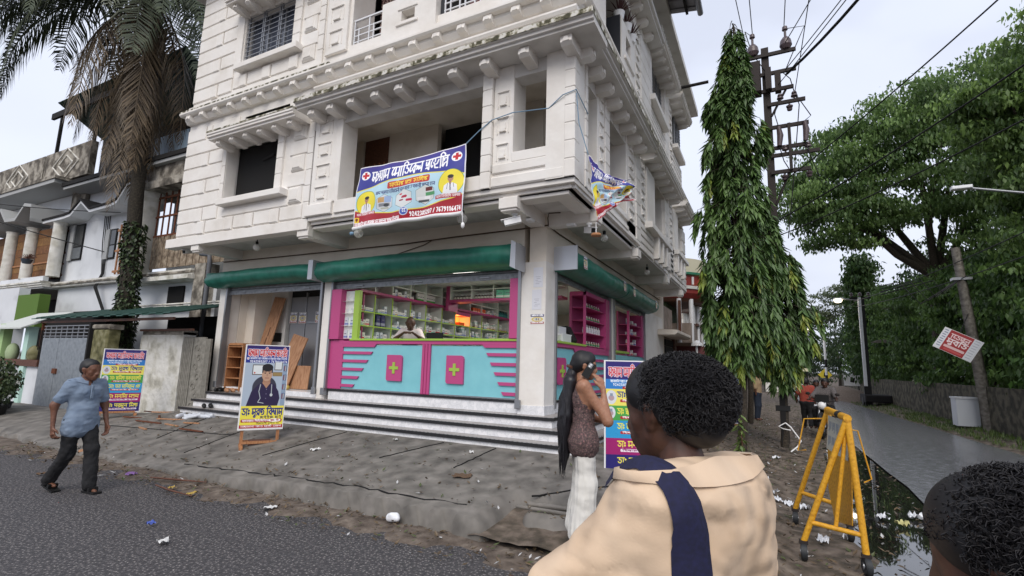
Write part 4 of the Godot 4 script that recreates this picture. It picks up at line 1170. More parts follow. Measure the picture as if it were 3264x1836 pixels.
func printed(called: String, tx: Texture2D, rough := 0.45) -> StandardMaterial3D:
	var m := pm(called, Color.WHITE, rough)
	m.albedo_texture = tx
	return m

# ---------- shop: counters, shelves, goods ----------
func plus_sign(side: bool, u: float, v: float, w: float, r: float) -> MB:
	var k := r * 0.26
	return mb(side).prism(PackedVector2Array([Vector2(u - k, v - r), Vector2(u + k, v - r), Vector2(u + k, v - k), Vector2(u + r, v - k), Vector2(u + r, v + k), Vector2(u + k, v + k), Vector2(u + k, v + r), Vector2(u - k, v + r), Vector2(u - k, v + k), Vector2(u - r, v + k), Vector2(u - r, v - k), Vector2(u - k, v - k)]), w, w + 0.012)

func plaque(c: Node, side: bool, u0: float, u1: float, v0: float, v1: float, w: float) -> void:
	var k := 0.06
	var p := mb(side)
	p.prism(PackedVector2Array([Vector2(u0 + k * 0.6, v0), Vector2(u1, v0), Vector2(u1, v1 - k), Vector2(u1 - k * 0.3, v1 - k * 0.3), Vector2(u1 - k, v1), Vector2(u0, v1), Vector2(u0, v0 + k * 0.6), Vector2(u0 + k * 0.2, v0 + k * 0.2)]), w, w + 0.04)
	var q := put("plaque", p, M.pink, c)
	put("plus_sign", plus_sign(side, (u0 + u1) * 0.5, (v0 + v1) * 0.5, w + 0.041, minf(0.105, (u1 - u0) * 0.3)), M.lime, q)

func shop() -> void:
	# front counter
	var c := thing("shop_counter", "long teal and pink shop counter with two plus plaques facing the front steps", "counter")
	put("panel", MB.new().box(-4.40, -0.46, 1.128, 2.0, -0.12, -0.045), M.teal, c)
	put("counter_top", MB.new().frus(-4.22, -0.46, 2.085, 2.125, -0.55, 0.01, 0.006), M.lime, c)
	put("counter_rail", MB.new().box(-4.42, -0.46, 2.025, 2.084, -0.5, -0.012), M.pink, c)
	put("end_panel", MB.new().frus(-4.76, -4.40, 1.128, 2.10, -0.30, -0.02, 0.006), M.pink, c)
	var tb := MB.new()
	tb.prism(PackedVector2Array([Vector2(-4.40, 1.962), Vector2(-3.58, 1.962), Vector2(-3.53, 2.024), Vector2(-4.40, 2.024)]), -0.045, -0.012)
	put("stripe", tb, M.pink, c)
	var tc := MB.new()
	tc.prism(PackedVector2Array([Vector2(-1.12, 1.972), Vector2(-0.46, 1.972), Vector2(-0.46, 2.024), Vector2(-1.17, 2.024)]), -0.045, -0.012)
	put("stripe", tc, M.pink, c)
	for k in 5:
		var v := 1.82 - k * 0.16
		var l := MB.new()
		l.prism(PackedVector2Array([Vector2(-4.41, v), Vector2(-3.66 - k * 0.105, v), Vector2(-3.62 - k * 0.105, v + 0.055), Vector2(-4.41, v + 0.055)]), -0.045, -0.018)
		put("stripe", l, M.pink, c)
		var r := MB.new()
		r.prism(PackedVector2Array([Vector2(-1.055 + k * 0.077, v + 0.01), Vector2(-0.46, v + 0.01), Vector2(-0.46, v + 0.065), Vector2(-1.09 + k * 0.077, v + 0.065)]), -0.045, -0.018)
		put("stripe", r, M.pink, c)
	put("middle_rib", MB.new().box(-2.436, -2.247, 1.128, 2.024, -0.045, -0.03), M.pink_dark, c)
	for k in 3: put("middle_rib", MB.new().frus(-2.436 + k * 0.067, -2.38 + k * 0.067, 1.128, 2.024, -0.03, -0.008, 0.008), M.pink, c)
	put("metal_trim", MB.new().box(-4.40, -0.46, 1.127, 1.15, -0.045, -0.03), M.steel, c)
	plaque(c, false, -3.24, -2.88, 1.34, 1.82, -0.045)
	plaque(c, false, -1.89, -1.53, 1.34, 1.83, -0.045)
	# side counter
	var d := thing("shop_counter", "short teal shop counter with one plus plaque facing the side road", "counter")
	put("panel", mb(true).box(0.46, 3.70, 1.128, 2.0, -0.12, -0.045), M.teal, d)
	put("counter_top", mb(true).frus(0.56, 2.05, 2.085, 2.125, -0.55, 0.01, 0.006), M.lime, d)
	put("counter_rail", mb(true).box(0.46, 3.70, 2.025, 2.084, -0.5, -0.012), M.pink, d)
	put("stripe", mb(true).prism(PackedVector2Array([Vector2(1.50, 1.95), Vector2(3.7, 1.95), Vector2(3.7, 2.024), Vector2(1.40, 2.024)]), -0.045, -0.012), M.pink, d)
	for k in 5:
		var v := 1.80 - k * 0.16
		put("stripe", mb(true).prism(PackedVector2Array([Vector2(1.62 + k * 0.1, v), Vector2(3.7, v), Vector2(3.7, v + 0.055), Vector2(1.57 + k * 0.1, v + 0.055)]), -0.045, -0.018), M.pink, d)
	plaque(d, true, 0.60, 0.99, 1.38, 1.84, -0.045)
	# pink display posts with glass niches at the ends of the openings
	var n := thing("display_case", "pink upright display case of white bottles at the left end of the front counter", "display case")
	put("frame", MB.new().frus(-4.78, -4.50, 2.11, 3.13, -0.28, 0.035, 0.006), M.pink, n)
	put("back_panel", MB.new().box(-4.50, -4.22, 2.126, 3.13, -0.34, -0.30), M.pink_dark, n)
	put("base_shelf", MB.new().box(-4.50, -4.22, 2.11, 2.126, -0.30, 0.0), M.pink_dark, n)
	for k in 3: put("glass_shelf", MB.new().box(-4.50, -4.23, 2.38 + k * 0.25, 2.388 + k * 0.25, -0.29, -0.02), M.glass_bulb, n)
	put("edge_post", MB.new().box(-4.22, -4.08, 2.126, 3.10, -0.12, -0.05), M.lime, n)
	var p := thing("display_post", "plain pink upright post at the right end of the front counter", "display case")
	put("post", MB.new().frus(-0.645, -0.47, 2.126, 3.14, -0.25, 0.03, 0.006), M.pink, p)
	var q := thing("display_case", "pink display case with rows of small bottles behind the side counter", "display case")
	put("frame", mb(true).box(2.07, 2.11, 2.085, 3.2, -0.07, -0.02), M.pink, q)
	put("frame", mb(true).box(3.42, 3.70, 2.085, 3.2, -0.35, 0.0), M.pink, q)
	put("back_panel", mb(true).box(2.17, 3.42, 2.085, 3.2, -0.40, -0.35), M.pink_dark, q)
	for k in 4: put("glass_shelf", mb(true).box(2.17, 3.42, 2.10 + k * 0.26, 2.11 + k * 0.26, -0.34, -0.03), M.pink, q)
	put("frame", mb(true).box(2.07, 3.70, 3.12, 3.2, -0.35, -0.02), M.pink, q)
	var q2 := thing("display_case", "pink display case of cartons in the far side opening", "display case")
	put("frame", mb(true).box(5.6, 5.66, 2.0, 3.2, -0.08, -0.02), M.pink, q2)
	put("frame", mb(true).box(7.05, 7.28, 2.0, 3.2, -0.35, -0.02), M.pink, q2)
	put("back_panel", mb(true).box(5.75, 7.05, 2.0, 3.2, -0.40, -0.35), M.pink_dark, q2)
	for k in 4: put("glass_shelf", mb(true).box(5.75, 7.05, 2.02 + k * 0.27, 2.03 + k * 0.27, -0.34, -0.03), M.pink, q2)
	put("counter_top", mb(true).box(4.06, 5.6, 2.05, 2.10, -0.5, -0.02), M.lime, q2)
	put("panel", mb(true).box(4.06, 7.28, 0.95, 2.0, -0.12, -0.05), M.teal, q2)
	# long wall of pigeonholes running back into the shop
	var s := thing("wall_shelves", "long white and lime pigeonhole shelves along the left shop wall", "shelves")
	put("back_panel", MB.new().box(-4.62, -4.58, 2.1, 3.62, -9.5, -0.12), M.shelf_white, s)
	put("base_cabinet", MB.new().box(-4.58, -4.15, 0.95, 2.11, -9.5, -0.35), M.shelf_white, s)
	var zs := [-0.115, -0.625, -1.18, -1.81, -2.41, -3.09, -3.70, -4.45, -5.10, -6.10, -6.85, -7.6, -8.4, -9.2]
	for z in zs:
		put("upright", MB.new().box(-4.58, -4.205, 2.12, 3.10, z - 0.011, z + 0.011), M.shelf_white, s)
		put("edge_strip", MB.new().box(-4.204, -4.19, 2.12, 3.10, z - 0.013, z + 0.013), M.lime, s)
		put("upright", MB.new().box(-4.58, -4.205, 3.15, 3.60, z - 0.011, z + 0.011), M.shelf_white, s)
	for v in [2.115, 2.40, 2.69]:
		put("shelf", MB.new().box(-4.58, -4.205, v, v + 0.02, -9.4, -0.12), M.shelf_white, s)
		put("edge_strip", MB.new().box(-4.203, -4.189, v - 0.003, v + 0.022, -9.4, -0.12), M.lime, s)
	put("ledge", MB.new().box(-4.58, -4.12, 3.09, 3.14, -9.4, -0.12), M.pink_dark, s)
	put("shelf", MB.new().box(-4.58, -4.23, 3.36, 3.38, -9.4, -0.12), M.shelf_white, s)
	# lit niche with small orange shrine
	var sh := thing("lit_niche", "small niche glowing orange among the shelves on the left wall", "shrine")
	put("niche_light", MB.new().box(-4.56, -4.53, 2.72, 2.98, -4.40, -3.80), emit("niche_glow", Color(1.0, 0.55, 0.22), 1.2), sh)
	put("arch", MB.new().box(-4.52, -4.185, 2.98, 3.08, -4.44, -3.72), M.pink_dark, sh)
	put("offering", MB.new().box(-4.40, -4.25, 2.715, 2.80, -4.25, -4.0), pm("orange_cloth", C(0xd85a1c), 0.8), sh)
	var ol := OmniLight3D.new()
	ol.name = "niche_lamp"; ol.position = Vector3(-4.40, 2.88, -4.1); ol.light_color = Color(1.0, 0.6, 0.28); ol.light_energy = 0.10; ol.light_size = 0.1; ol.omni_range = 12.0; ol.omni_attenuation = 2.0; ol.shadow_enabled = true
	add_child(ol)
	# cabinet that faces the street
	var u := thing("wall_cabinet", "high white cabinet with pink rim facing the street deep in the shop", "cabinet")
	put("back_panel", MB.new().box(-3.95, -0.9, 3.26, 3.62, -3.42, -3.38), M.shelf_white, u)
	put("base_shelf", MB.new().box(-3.95, -0.9, 3.21, 3.27, -3.38, -3.0), M.pink_dark, u)
	put("end_panel", MB.new().box(-4.02, -3.93, 3.0, 3.62, -3.4, -2.98), M.pink_dark, u)
	for k in 5: put("upright", MB.new().box(-3.93 + k * 0.62, -3.91 + k * 0.62, 3.27, 3.61, -3.38, -3.02), M.shelf_white, u)
	put("shelf", MB.new().box(-3.93, -0.9, 3.50, 3.52, -3.38, -3.04), M.shelf_white, u)
	# ceiling panel lamps that light the shop
	for e in [[-2.4, -1.6], [-2.4, -5.0]]:
		var lp := thing("ceiling_lamp", ["bright white ceiling panel lamp near the front of the shop", "bright white ceiling panel lamp further back in the shop"][0 if e[1] > -2.0 else 1], "lamp", Vector3(e[0], 3.6, e[1]))
		put("diffuser_light", MB.new().box(-0.3, 0.3, -0.02, 0.0, -0.3, 0.3), emit("panel_glow", Color(1, 0.98, 0.95), 2.5), lp)
		put("frame", MB.new().box(-0.33, 0.33, 0.0, 0.018, -0.33, 0.33), M.white_plastic, lp)
		var al := AreaLight3D.new()
		al.name = "panel_lamp"; al.position = Vector3(e[0], 3.57, e[1]); al.rotation.x = -PI / 2; al.area_size = Vector2(0.6, 0.6); al.light_energy = 2.4; al.light_color = Color(1, 0.98, 0.95); al.area_range = 14.0; al.shadow_enabled = true
		add_child(al)
	goods()

func emit(called: String, col: Color, e: float) -> StandardMaterial3D:
	if M.has(called): return M[called]
	var m := pm(called, col, 0.6)
	m.emission_enabled = true; m.emission = col; m.emission_energy_multiplier = e
	return m

# one carton: white box with a printed band (vertex coloured)
func carton(w: float, h: float, d: float, body: Color, band: Color) -> ArrayMesh:
	var b := MB.new()
	b.usec = true
	b.col = body
	b.box(-w / 2, w / 2, 0, h, -d / 2, d / 2)
	b.col = band
	b.box(-w / 2 - 0.001, w / 2 + 0.001, h * 0.12, h * 0.34, -d / 2 - 0.001, d / 2 + 0.001)
	b.col = Color(0.12, 0.12, 0.16)
	b.box(-w * 0.3, w * 0.3, h * 0.55, h * 0.64, -d / 2 - 0.0015, d / 2 + 0.0015)
	return b.mesh()

func flask(r: float, h: float, body: Color, cap: Color, lab: Color) -> ArrayMesh:
	var b := MB.new()
	b.usec = true
	b.col = body
	b.lathe([[0.0, 0.0], [r, 0.0], [r, h * 0.62], [r * 0.8, h * 0.72], [r * 0.42, h * 0.78], [r * 0.42, h * 0.82]], Vector3.ZERO, 8)
	b.col = lab
	b.lathe([[r * 1.02, h * 0.15], [r * 1.02, h * 0.52]], Vector3.ZERO, 8)
	b.col = cap
	b.lathe([[r * 0.5, h * 0.8], [r * 0.5, h], [0.0, h]], Vector3.ZERO, 8)
	return b.mesh()

func goods() -> void:
	var gm := pm("goods_print", Color.WHITE, 0.5)
	gm.vertex_color_use_as_albedo = true
	var W := Color(0.72, 0.72, 0.7)
	var cart := [carton(0.13, 0.09, 0.12, W, Color(0.1, 0.2, 0.5)), carton(0.10, 0.14, 0.08, W, Color(0.6, 0.08, 0.08)), carton(0.15, 0.075, 0.10, W, Color(0.1, 0.4, 0.3)), carton(0.08, 0.17, 0.08, Color(0.6, 0.66, 0.7), Color(0.2, 0.25, 0.5)), carton(0.13, 0.12, 0.10, W, Color(0.5, 0.3, 0.1))]
	var orange := carton(0.1, 0.14, 0.08, Color(0.7, 0.12, 0.03), Color(0.8, 0.6, 0.5))
	var tealb := flask(0.04, 0.21, Color(0.02, 0.18, 0.19), Color(0.02, 0.1, 0.1), Color(0.05, 0.3, 0.3))
	var white := flask(0.035, 0.17, W, Color(0.6, 0.6, 0.6), Color(0.65, 0.66, 0.68))
	var jar := flask(0.045, 0.13, Color(0.06, 0.04, 0.04), Color(0.5, 0.5, 0.52), Color(0.45, 0.44, 0.4))
	var greenp := carton(0.09, 0.2, 0.05, W, Color(0.05, 0.35, 0.05))
	var mint := carton(0.2, 0.2, 0.12, Color(0.12, 0.45, 0.3), Color(0.6, 0.72, 0.65))
	var navyb := carton(0.12, 0.26, 0.2, Color(0.03, 0.035, 0.12), Color(0.3, 0.32, 0.4))
	var brown := flask(0.025, 0.1, Color(0.5, 0.45, 0.3), Color(0.7, 0.7, 0.7), Color(0.1, 0.3, 0.15))
	var G1 := "medicine cartons in the wall pigeonholes"
	var n := 0
	var lab := ["small white medicine carton with a coloured band in the lime edged pigeonholes", "white medicine box standing on a shelf of the long left wall"]
	var zs := [-0.115, -0.625, -1.18, -1.81, -2.41, -3.09, -3.70, -4.45, -5.10, -6.10, -6.85, -7.6, -8.4, -9.2]
	for k in 13:
		for row in 3:
			if row == 1 and k == 1: continue
			if row == 2 and k == 6: continue
			var z: float = zs[k] - 0.06
			while z > zs[k + 1] + 0.06:
				if rng.randf() < (0.95 if row < 2 else 0.85):
					var m: Mesh = cart[rng.randi() % 5]
					if k == 3 and row == 0: m = white
					if k == 5 and row == 0: m = greenp
					if n < 285:
						good("medicine_carton", m, gm, Vector3(rnd(-4.29, -4.26), [2.136, 2.421, 2.711][row], z), PI / 2 + rnd(-0.15, 0.15), "small white medicine carton or bottle on the lime edged left wall shelves", "carton", G1)
						n += 1
						if rng.randf() < 0.45 and k > 5 and m != white and n < 285:
							good("medicine_carton", cart[2], gm, Vector3(-4.29, [2.136, 2.421, 2.711][row] + m.get_aabb().size.y + 0.001, z), PI / 2, "small white medicine carton or bottle on the lime edged left wall shelves", "carton", G1)
							n += 1
				z -= rnd(0.085, 0.13) if k < 7 else rnd(0.14, 0.22)
	for k in 2: good("file_box", navyb, gm, Vector3(-4.33, 2.421, -0.80 - 0.15 * k), PI / 2, ["dark blue file box standing left in a pigeonhole", "dark blue file box standing right in a pigeonhole"][k], "file box", "")
	# above the ledge
	for k in 6: good("orange_carton", orange, gm, Vector3(-4.3, 3.142, -4.75 - k * 0.12), PI / 2, "orange medicine carton in a row above the pink ledge", "carton", "orange cartons above the ledge")
	for k in 8: good("teal_bottle", tealb, gm, Vector3(-4.3, 3.142, -6.3 - k * 0.11), 0.0, "dark teal bottle in a row above the pink ledge", "bottle", "teal bottles above the ledge")
	for k in 6: good("medicine_box", cart[k % 5], gm, Vector3(-4.3, 3.142, -5.5 - k * 0.12), PI / 2, "white medicine box above the pink ledge", "carton", "white boxes above the ledge")
	for k in 8: good("green_pouch", greenp, gm, Vector3(-4.3, 3.142, -2.2 - k * 0.09), PI / 2, "green and white pouch standing above the pink ledge", "pouch", "green pouches above the ledge")
	for k in 7: good("squat_jar", cart[2 + k % 3], gm, Vector3(-4.3, 3.142, -1.25 - k * 0.11), PI / 2, "low pale carton above the pink ledge near the front", "carton", "low cartons above the ledge")
	# high cabinet
	for k in 6: good("dark_jar", jar, gm, Vector3(-3.82 + k * 0.09, 3.272, -3.1), 0.0, "dark jar with pale label at the left of the high cabinet", "jar", "dark jars in the high cabinet")
	for k in 7: good("supplement_tin", jar, gm, Vector3(-3.2 + k * 0.085, 3.272, -3.1), 0.0, "supplement tin in the middle of the high cabinet", "jar", "tins in the high cabinet")
	for k in 4: good("green_box", mint, gm, Vector3(-2.5 + k * 0.215, 3.272, -3.1), 0.0, "square mint green box at the right of the high cabinet", "carton", "mint green boxes in the high cabinet")
	# niche bottles by the left post
	var y := [2.127, 2.389, 2.639, 2.889]
	for r in 4:
		for k in 3: good("white_bottle", white if r > 1 else cart[3], gm, Vector3(-4.43 + 0.075 * k, y[r], -0.12 - 0.03 * (k % 2)), 0.0, "white lotion bottle in the pink display case", "bottle", "white bottles in the pink display case")
	# side display case
	for r in 4:
		for k in 7: good("small_bottle", brown if r != 1 else white, gm, Vector3(-0.12, 2.112 + r * 0.26, -2.28 - k * 0.16), 0.0, "small bottle with green label in the side display case", "bottle", "small bottles in the side display case")
	for r in 4:
		for k in 3: good("parcel", cart[(r + k) % 5], gm, Vector3(-0.15, 2.032 + r * 0.27, -5.95 - k * 0.36), PI / 2, "white parcel in the far display case", "carton", "parcels in the far display case")
	# things on the counters
	var pr := thing("printer", "white desktop printer under a dark cloth on the side counter", "printer", Vector3(-0.33, 2.126, -1.35))
	put("body", MB.new().frus(-0.2, 0.2, 0.0, 0.16, -0.25, 0.25, 0.03), M.white_plastic, pr)
	put("lid", MB.new().box(-0.18, 0.1, 0.161, 0.30, -0.2, 0.16), M.white_plastic, pr)
	put("cloth", MB.new().prism(PackedVector2Array([Vector2(-0.16, 0.31), Vector2(0.1, 0.33), Vector2(0.24, 0.06), Vector2(0.2, 0.0), Vector2(0.12, 0.18)]), -0.45, -0.21), M.dark_wall, pr)
	var lt := thing("laptop", "black open laptop lying on the front counter beside the shopkeeper", "laptop", Vector3(-2.7, 2.126, -0.9))
	put("keyboard", MB.new().box(-0.2, 0.2, 0.0, 0.02, -0.14, 0.14), M.black, lt)
	put("lid", MB.new().box(-0.2, 0.2, 0.021, 0.16, 0.14, 0.155), M.black, lt)

func good(called: String, m: Mesh, mat: Material, at: Vector3, turn: float, label: String, cat: String, group: String) -> void:
	var o := put(called, m, mat)
	o.position = at
	o.rotation.y = turn
	tag(o, label, cat, group)

# ---------- banners, poster stands, stickers ----------
func stand(called_at: Vector3, dir: Vector3, wd: float, v0: float, v1: float, tx: Material, label: String, feet := true) -> void:
	# board in the plane through called_at along dir (its left edge at the origin), legs of wood below
	var ang := atan2(-dir.z, dir.x)
	var o := thing("poster_stand", label, "poster stand", called_at, ang, "poster stands of the clinic")
	var f := MB.new()
	f.box(0.0, wd, v0, v1, -0.02, 0.0)
	put("board", f, M.white_plastic, o)
	var q := MB.new()
	q.quad(Vector3(0.02, v0 + 0.03, 0.003), Vector3(wd - 0.012, v0 + 0.03, 0.003), Vector3(wd - 0.012, v1 - 0.015, 0.003), Vector3(0.02, v1 - 0.015, 0.003))
	put("poster", q, tx, o)
	for e in [0.05, wd - 0.09]:
		put("leg", MB.new().box(e, e + 0.045, 0.04, v0 + 0.05, -0.065, -0.021), M.wood, o)
		var fo := MB.new()
		fo.t = Transform3D(Basis(Vector3.UP, PI / 2), Vector3(e + 0.022, 0, -0.04))
		fo.prism(PackedVector2Array([Vector2(-0.20, 0.0), Vector2(-0.13, 0.0), Vector2(-0.10, 0.025), Vector2(0.10, 0.025), Vector2(0.13, 0.0), Vector2(0.20, 0.0), Vector2(0.20, 0.05), Vector2(0.06, 0.085), Vector2(-0.06, 0.085), Vector2(-0.20, 0.05)]), -0.025, 0.025)
		put("foot", fo, M.wood, o)
	put("stretcher", MB.new().box(0.07, wd - 0.08, 0.09, 0.13, 0.03, 0.055), M.wood, o)
	put("stretcher", MB.new().box(0.07, wd - 0.08, 0.09, 0.13, -0.14, -0.115), M.wood, o)

func signs() -> void:
	var bn := printed("banner_print", banner_print(), 0.4)
	var doc := printed("doctor_print", doctor_print(), 0.4)
	var lst := printed("list_print", list_print(), 0.4)
	var stk := printed("sticker_print", sticker_print(), 0.5)
	# big banner tied in front of the loggia: sagging printed vinyl
	var b := thing("shop_banner", "large blue and red printed banner tied to the first floor loggia", "banner")
	var s := MB.new()
	var A := Vector3(-3.02, 5.02, 1.24); var B := Vector3(-0.84, 5.075, 1.25); var Cc := Vector3(-0.845, 3.965, 1.28); var D := Vector3(-3.09, 3.955, 1.25)
	var nx := 60; var ny := 30
	var f := nz(0.5, 77, 2)
	for j in ny + 1:
		for i in nx + 1:
			var u := float(i) / nx; var v := float(j) / ny
			var p := A.lerp(B, u).lerp(D.lerp(Cc, u), v)
			p.y -= 0.035 * sin(PI * u) * (1.0 - v) - 0.012 * sin(PI * u) * v
			p.z += 0.05 * sin(PI * u) * sin(PI * v) + 0.018 * sin(u * 21.0 + v * 4.0) * (0.3 + v) + 0.03 * f.get_noise_2d(u * 6.0, v * 3.0)
			s.vert(p, Vector3.BACK, Vector2(u, v))
	for j in ny:
		for i in nx:
			var a := j * (nx + 1) + i
			s.ix.append_array([a, a + 1, a + nx + 2, a, a + nx + 2, a + nx + 1])
	renorm(s)
	put("cloth", s, bn, b)
	var hem := MB.new()
	var hp := PackedVector3Array()
	for i in 25:
		var u := i / 24.0
		hp.append(D.lerp(Cc, u) + Vector3(0, 0.012 * sin(PI * u) - 0.02, 0.018 * sin(u * 21.0 + 4.0) * 1.3 + 0.012))
	hem.tube(hp, PackedFloat32Array([0.034]), 6)
	put("hem", hem, M.white_plastic, b)
	var cd := MB.new()
	cd.tube(PackedVector3Array([B, Vector3(-0.66, 5.28, 1.18), Vector3(-0.45, 5.42, 1.165), Vector3(-0.1, 5.48, 1.14), Vector3(0.49, 5.42, 1.14), Vector3(0.72, 5.56, 1.17), Vector3(0.92, 5.60, 1.165), Vector3(0.91, 5.5, 0.6)]), PackedFloat32Array([0.008]), 5)
	put("cord", cd, M.blue_cord, b)
	put("cord", MB.new().tube(PackedVector3Array([Cc, Cc + Vector3(0.01, -0.1, 0), Cc + Vector3(0.0, -0.2, -0.03)]), PackedFloat32Array([0.008]), 5), M.white_plastic, b)
	put("tie", MB.new().ball(Cc + Vector3(0.0, -0.2, -0.03), Vector3(0.035, 0.05, 0.03), 6, 5), M.white_plastic, b)
	put("tie", MB.new().ball(D + Vector3(-0.02, -0.1, 0.0), Vector3(0.05, 0.035, 0.03), 6, 5), M.blue_cord, b)
	# second banner, loose and crumpled, hanging at the corner of the side
	var c := thing("crumpled_banner", "torn crumpled blue and red banner hanging loose at the building corner", "banner")
	var w := MB.new()
	for j in 25:
		for i in 31:
			var u := i / 30.0; var v := j / 24.0
			var top := Vector3(1.05, 4.66, 1.0); var bot := Vector3(1.10, 3.72, 0.80)
			var l := top.lerp(bot, v)
			var gather: float = smoothstep(0.25, 1.0, u)
			var p := l.lerp(Vector3(1.46, lerpf(4.40, 4.14, v), lerpf(0.50, 0.40, v)), u)
			p.y -= 0.10 * sin(PI * u) * (1.0 - v) - 0.04 * sin(PI * u) * v
			p.x += 0.05 * gather * sin(v * 17.0 + u * 9.0) + 0.04 * f.get_noise_2d(u * 9.0, v * 9.0) + 0.05 * gather
			p.z += 0.06 * gather * sin(v * 11.0 + u * 13.0)
			w.vert(p, Vector3.RIGHT, Vector2(u, v))
	for j in 24:
		for i in 30:
			var a := j * 31 + i
			w.ix.append_array([a, a + 1, a + 32, a, a + 32, a + 31])
	renorm(w)
	put("cloth", w, bn, c)
	put("cord", MB.new().tube(PackedVector3Array([Vector3(1.05, 4.66, 1.0), Vector3(0.95, 5.1, 1.12), Vector3(0.92, 5.55, 1.15)]), PackedFloat32Array([0.007]), 5), M.blue_cord, c)
	put("cord", MB.new().tube(PackedVector3Array([Vector3(1.10, 3.72, 0.8), Vector3(1.10, 3.56, 0.79)]), PackedFloat32Array([0.007]), 5), M.white_plastic, c)
	put("weight", MB.new().lathe([[0.0, -0.02], [0.07, -0.015], [0.075, 0.0], [0.065, 0.02], [0.0, 0.022]], Vector3(1.10, 3.54, 0.79), 12), M.wood, c)
	# poster stands
	stand(Vector3(-4.46, 0.235, 2.04), Vector3(0.36, 0, -0.56).normalized(), 0.67, 0.30, 1.68, doc, "poster stand with a seated doctor's picture on the pavement before the steps")
	stand(Vector3(-9.60, 0.35, 1.73), Vector3(0.32, 0, -0.69).normalized(), 0.76, 0.09, 1.46, lst, "poster stand with coloured rows behind the walking man at left")
	stand(Vector3(1.30, 0.27, 1.09), Vector3(0.72, 0, -0.30).normalized(), 0.76, 0.12, 1.52, lst, "poster stand with coloured rows behind the woman on the phone")
	stand(Vector3(1.85, 0.25, -6.6), Vector3(0.75, 0, -0.05).normalized(), 0.76, 0.13, 1.46, lst, "poster stand with coloured rows behind the thin tree trunk")
	# stickers: on the partition, on the pillar, on the green hoods
	var pz := -1.043
	for e in [[-7.30, 2.56], [-6.98, 2.55], [-6.42, 2.56], [-7.62, 2.56]]:
		label_sheet("sticker", e[0], e[1], 0.26, 0.27, pz, stk, "small printed sticker on the grey partition of the left bay", "stickers on the grey partition")
	label_sheet("pillar_sticker", -0.27, 2.36, 0.26, 0.17, 0.004, stk, "printed sticker on the white corner pillar under the paper notices", "")
	for e in [[0.02, 2.97], [0.0, 2.60]]:
		var pm_ := MB.new()
		pm_.quad(Vector3(-0.22 + e[0] - 0.02, e[1], 0.004), Vector3(-0.05 + e[0] - 0.02, e[1], 0.004), Vector3(-0.05 + e[0] - 0.02, e[1] + 0.33, 0.006), Vector3(-0.22 + e[0] - 0.02, e[1] + 0.33, 0.006))
		var o := put("paper_notice", pm_, notice_mat())
		tag(o, "upper white paper notice on the corner pillar" if e[1] > 2.8 else "lower white paper notice on the corner pillar", "notice")
	var hs := [[0.72, "first printed sticker on the green side hood nearest the corner"], [3.45, "printed sticker on the green side hood just before its joint"], [4.35, "printed sticker on the green side hood just after its joint"], [7.0, "last printed sticker at the far end of the green side hood"]]
	for e in hs:
		var q := MB.new()
		q.t = SIDE
		q.quad(Vector3(e[0], 3.39, 0.405), Vector3(e[0] + 0.2, 3.39, 0.405), Vector3(e[0] + 0.2, 3.62, 0.40), Vector3(e[0], 3.62, 0.40))
		tag(put("hood_sticker", q, stk), e[1], "sticker")

func notice_mat() -> StandardMaterial3D:
	if M.has("notice"): return M.notice
	var cv := Canvas.new(64, 128, C(0xdcdde4))
	for k in 5: cv.rect(14 + (k % 2) * 6, 60 + k * 11, 34 - (k % 3) * 8, 2, C(0x9a9aa4))
	return printed("notice", cv.tex(), 0.8)

func label_sheet(called: String, x: float, y: float, w: float, h: float, z: float, mat: Material, label: String, group: String) -> void:
	var q := MB.new()
	q.quad(Vector3(x, y, z), Vector3(x + w, y, z), Vector3(x + w, y + h, z), Vector3(x, y + h, z))
	tag(put(called, q, mat), label, "sticker", group)

# ---------- helpers for foliage ----------
func leaf(l: float, w: float, fold := 0.25, droop := 0.2) -> ArrayMesh:
	# a pointed leaf along -y from its stalk at the origin
	var b := MB.new()
	var a := Vector3.ZERO
	var pl := Vector3(-w * 0.5, -l * 0.42, w * fold); var pr := Vector3(w * 0.5, -l * 0.42, w * fold)
	var m := Vector3(0, -l * 0.45, 0); var tip := Vector3(0, -l, l * droop)
	b.tri(a, pl, m); b.tri(a, m, pr); b.tri(pl, tip, m); b.tri(m, tip, pr)
	return b.mesh()

func leaf_mat(called: String, back := 0.35) -> StandardMaterial3D:
	if M.has(called): return M[called]
	var m := pm(called, Color.WHITE, 0.5)
	m.vertex_color_use_as_albedo = true
	m.backlight_enabled = true
	m.backlight = Color(back, back, back)
	return m

func scatter(called: String, m: Mesh, mat: Material, xs: Array, cols: Array, parent: Node, stuff := false) -> MultiMeshInstance3D:
	var mm := MultiMesh.new()
	mm.transform_format = MultiMesh.TRANSFORM_3D
	mm.use_colors = true
	mm.mesh = m
	mm.instance_count = xs.size()
	var buf := PackedFloat32Array()
	buf.resize(xs.size() * 16)
	var k := 0
	for i in xs.size():
		var t: Transform3D = xs[i]
		var c: Color = cols[i]
		var b := t.basis
		buf[k] = b.x.x; buf[k + 1] = b.y.x; buf[k + 2] = b.z.x; buf[k + 3] = t.origin.x
		buf[k + 4] = b.x.y; buf[k + 5] = b.y.y; buf[k + 6] = b.z.y; buf[k + 7] = t.origin.y
		buf[k + 8] = b.x.z; buf[k + 9] = b.y.z; buf[k + 10] = b.z.z; buf[k + 11] = t.origin.z
		buf[k + 12] = c.r; buf[k + 13] = c.g; buf[k + 14] = c.b; buf[k + 15] = 1.0
		k += 16
	mm.buffer = buf
	var o := MultiMeshInstance3D.new()
	o.name = numbered(called, parent)
	o.multimesh = mm
	o.material_override = mat
	if stuff: o.set_meta("kind", "stuff")
	parent.add_child(o, true)
	return o

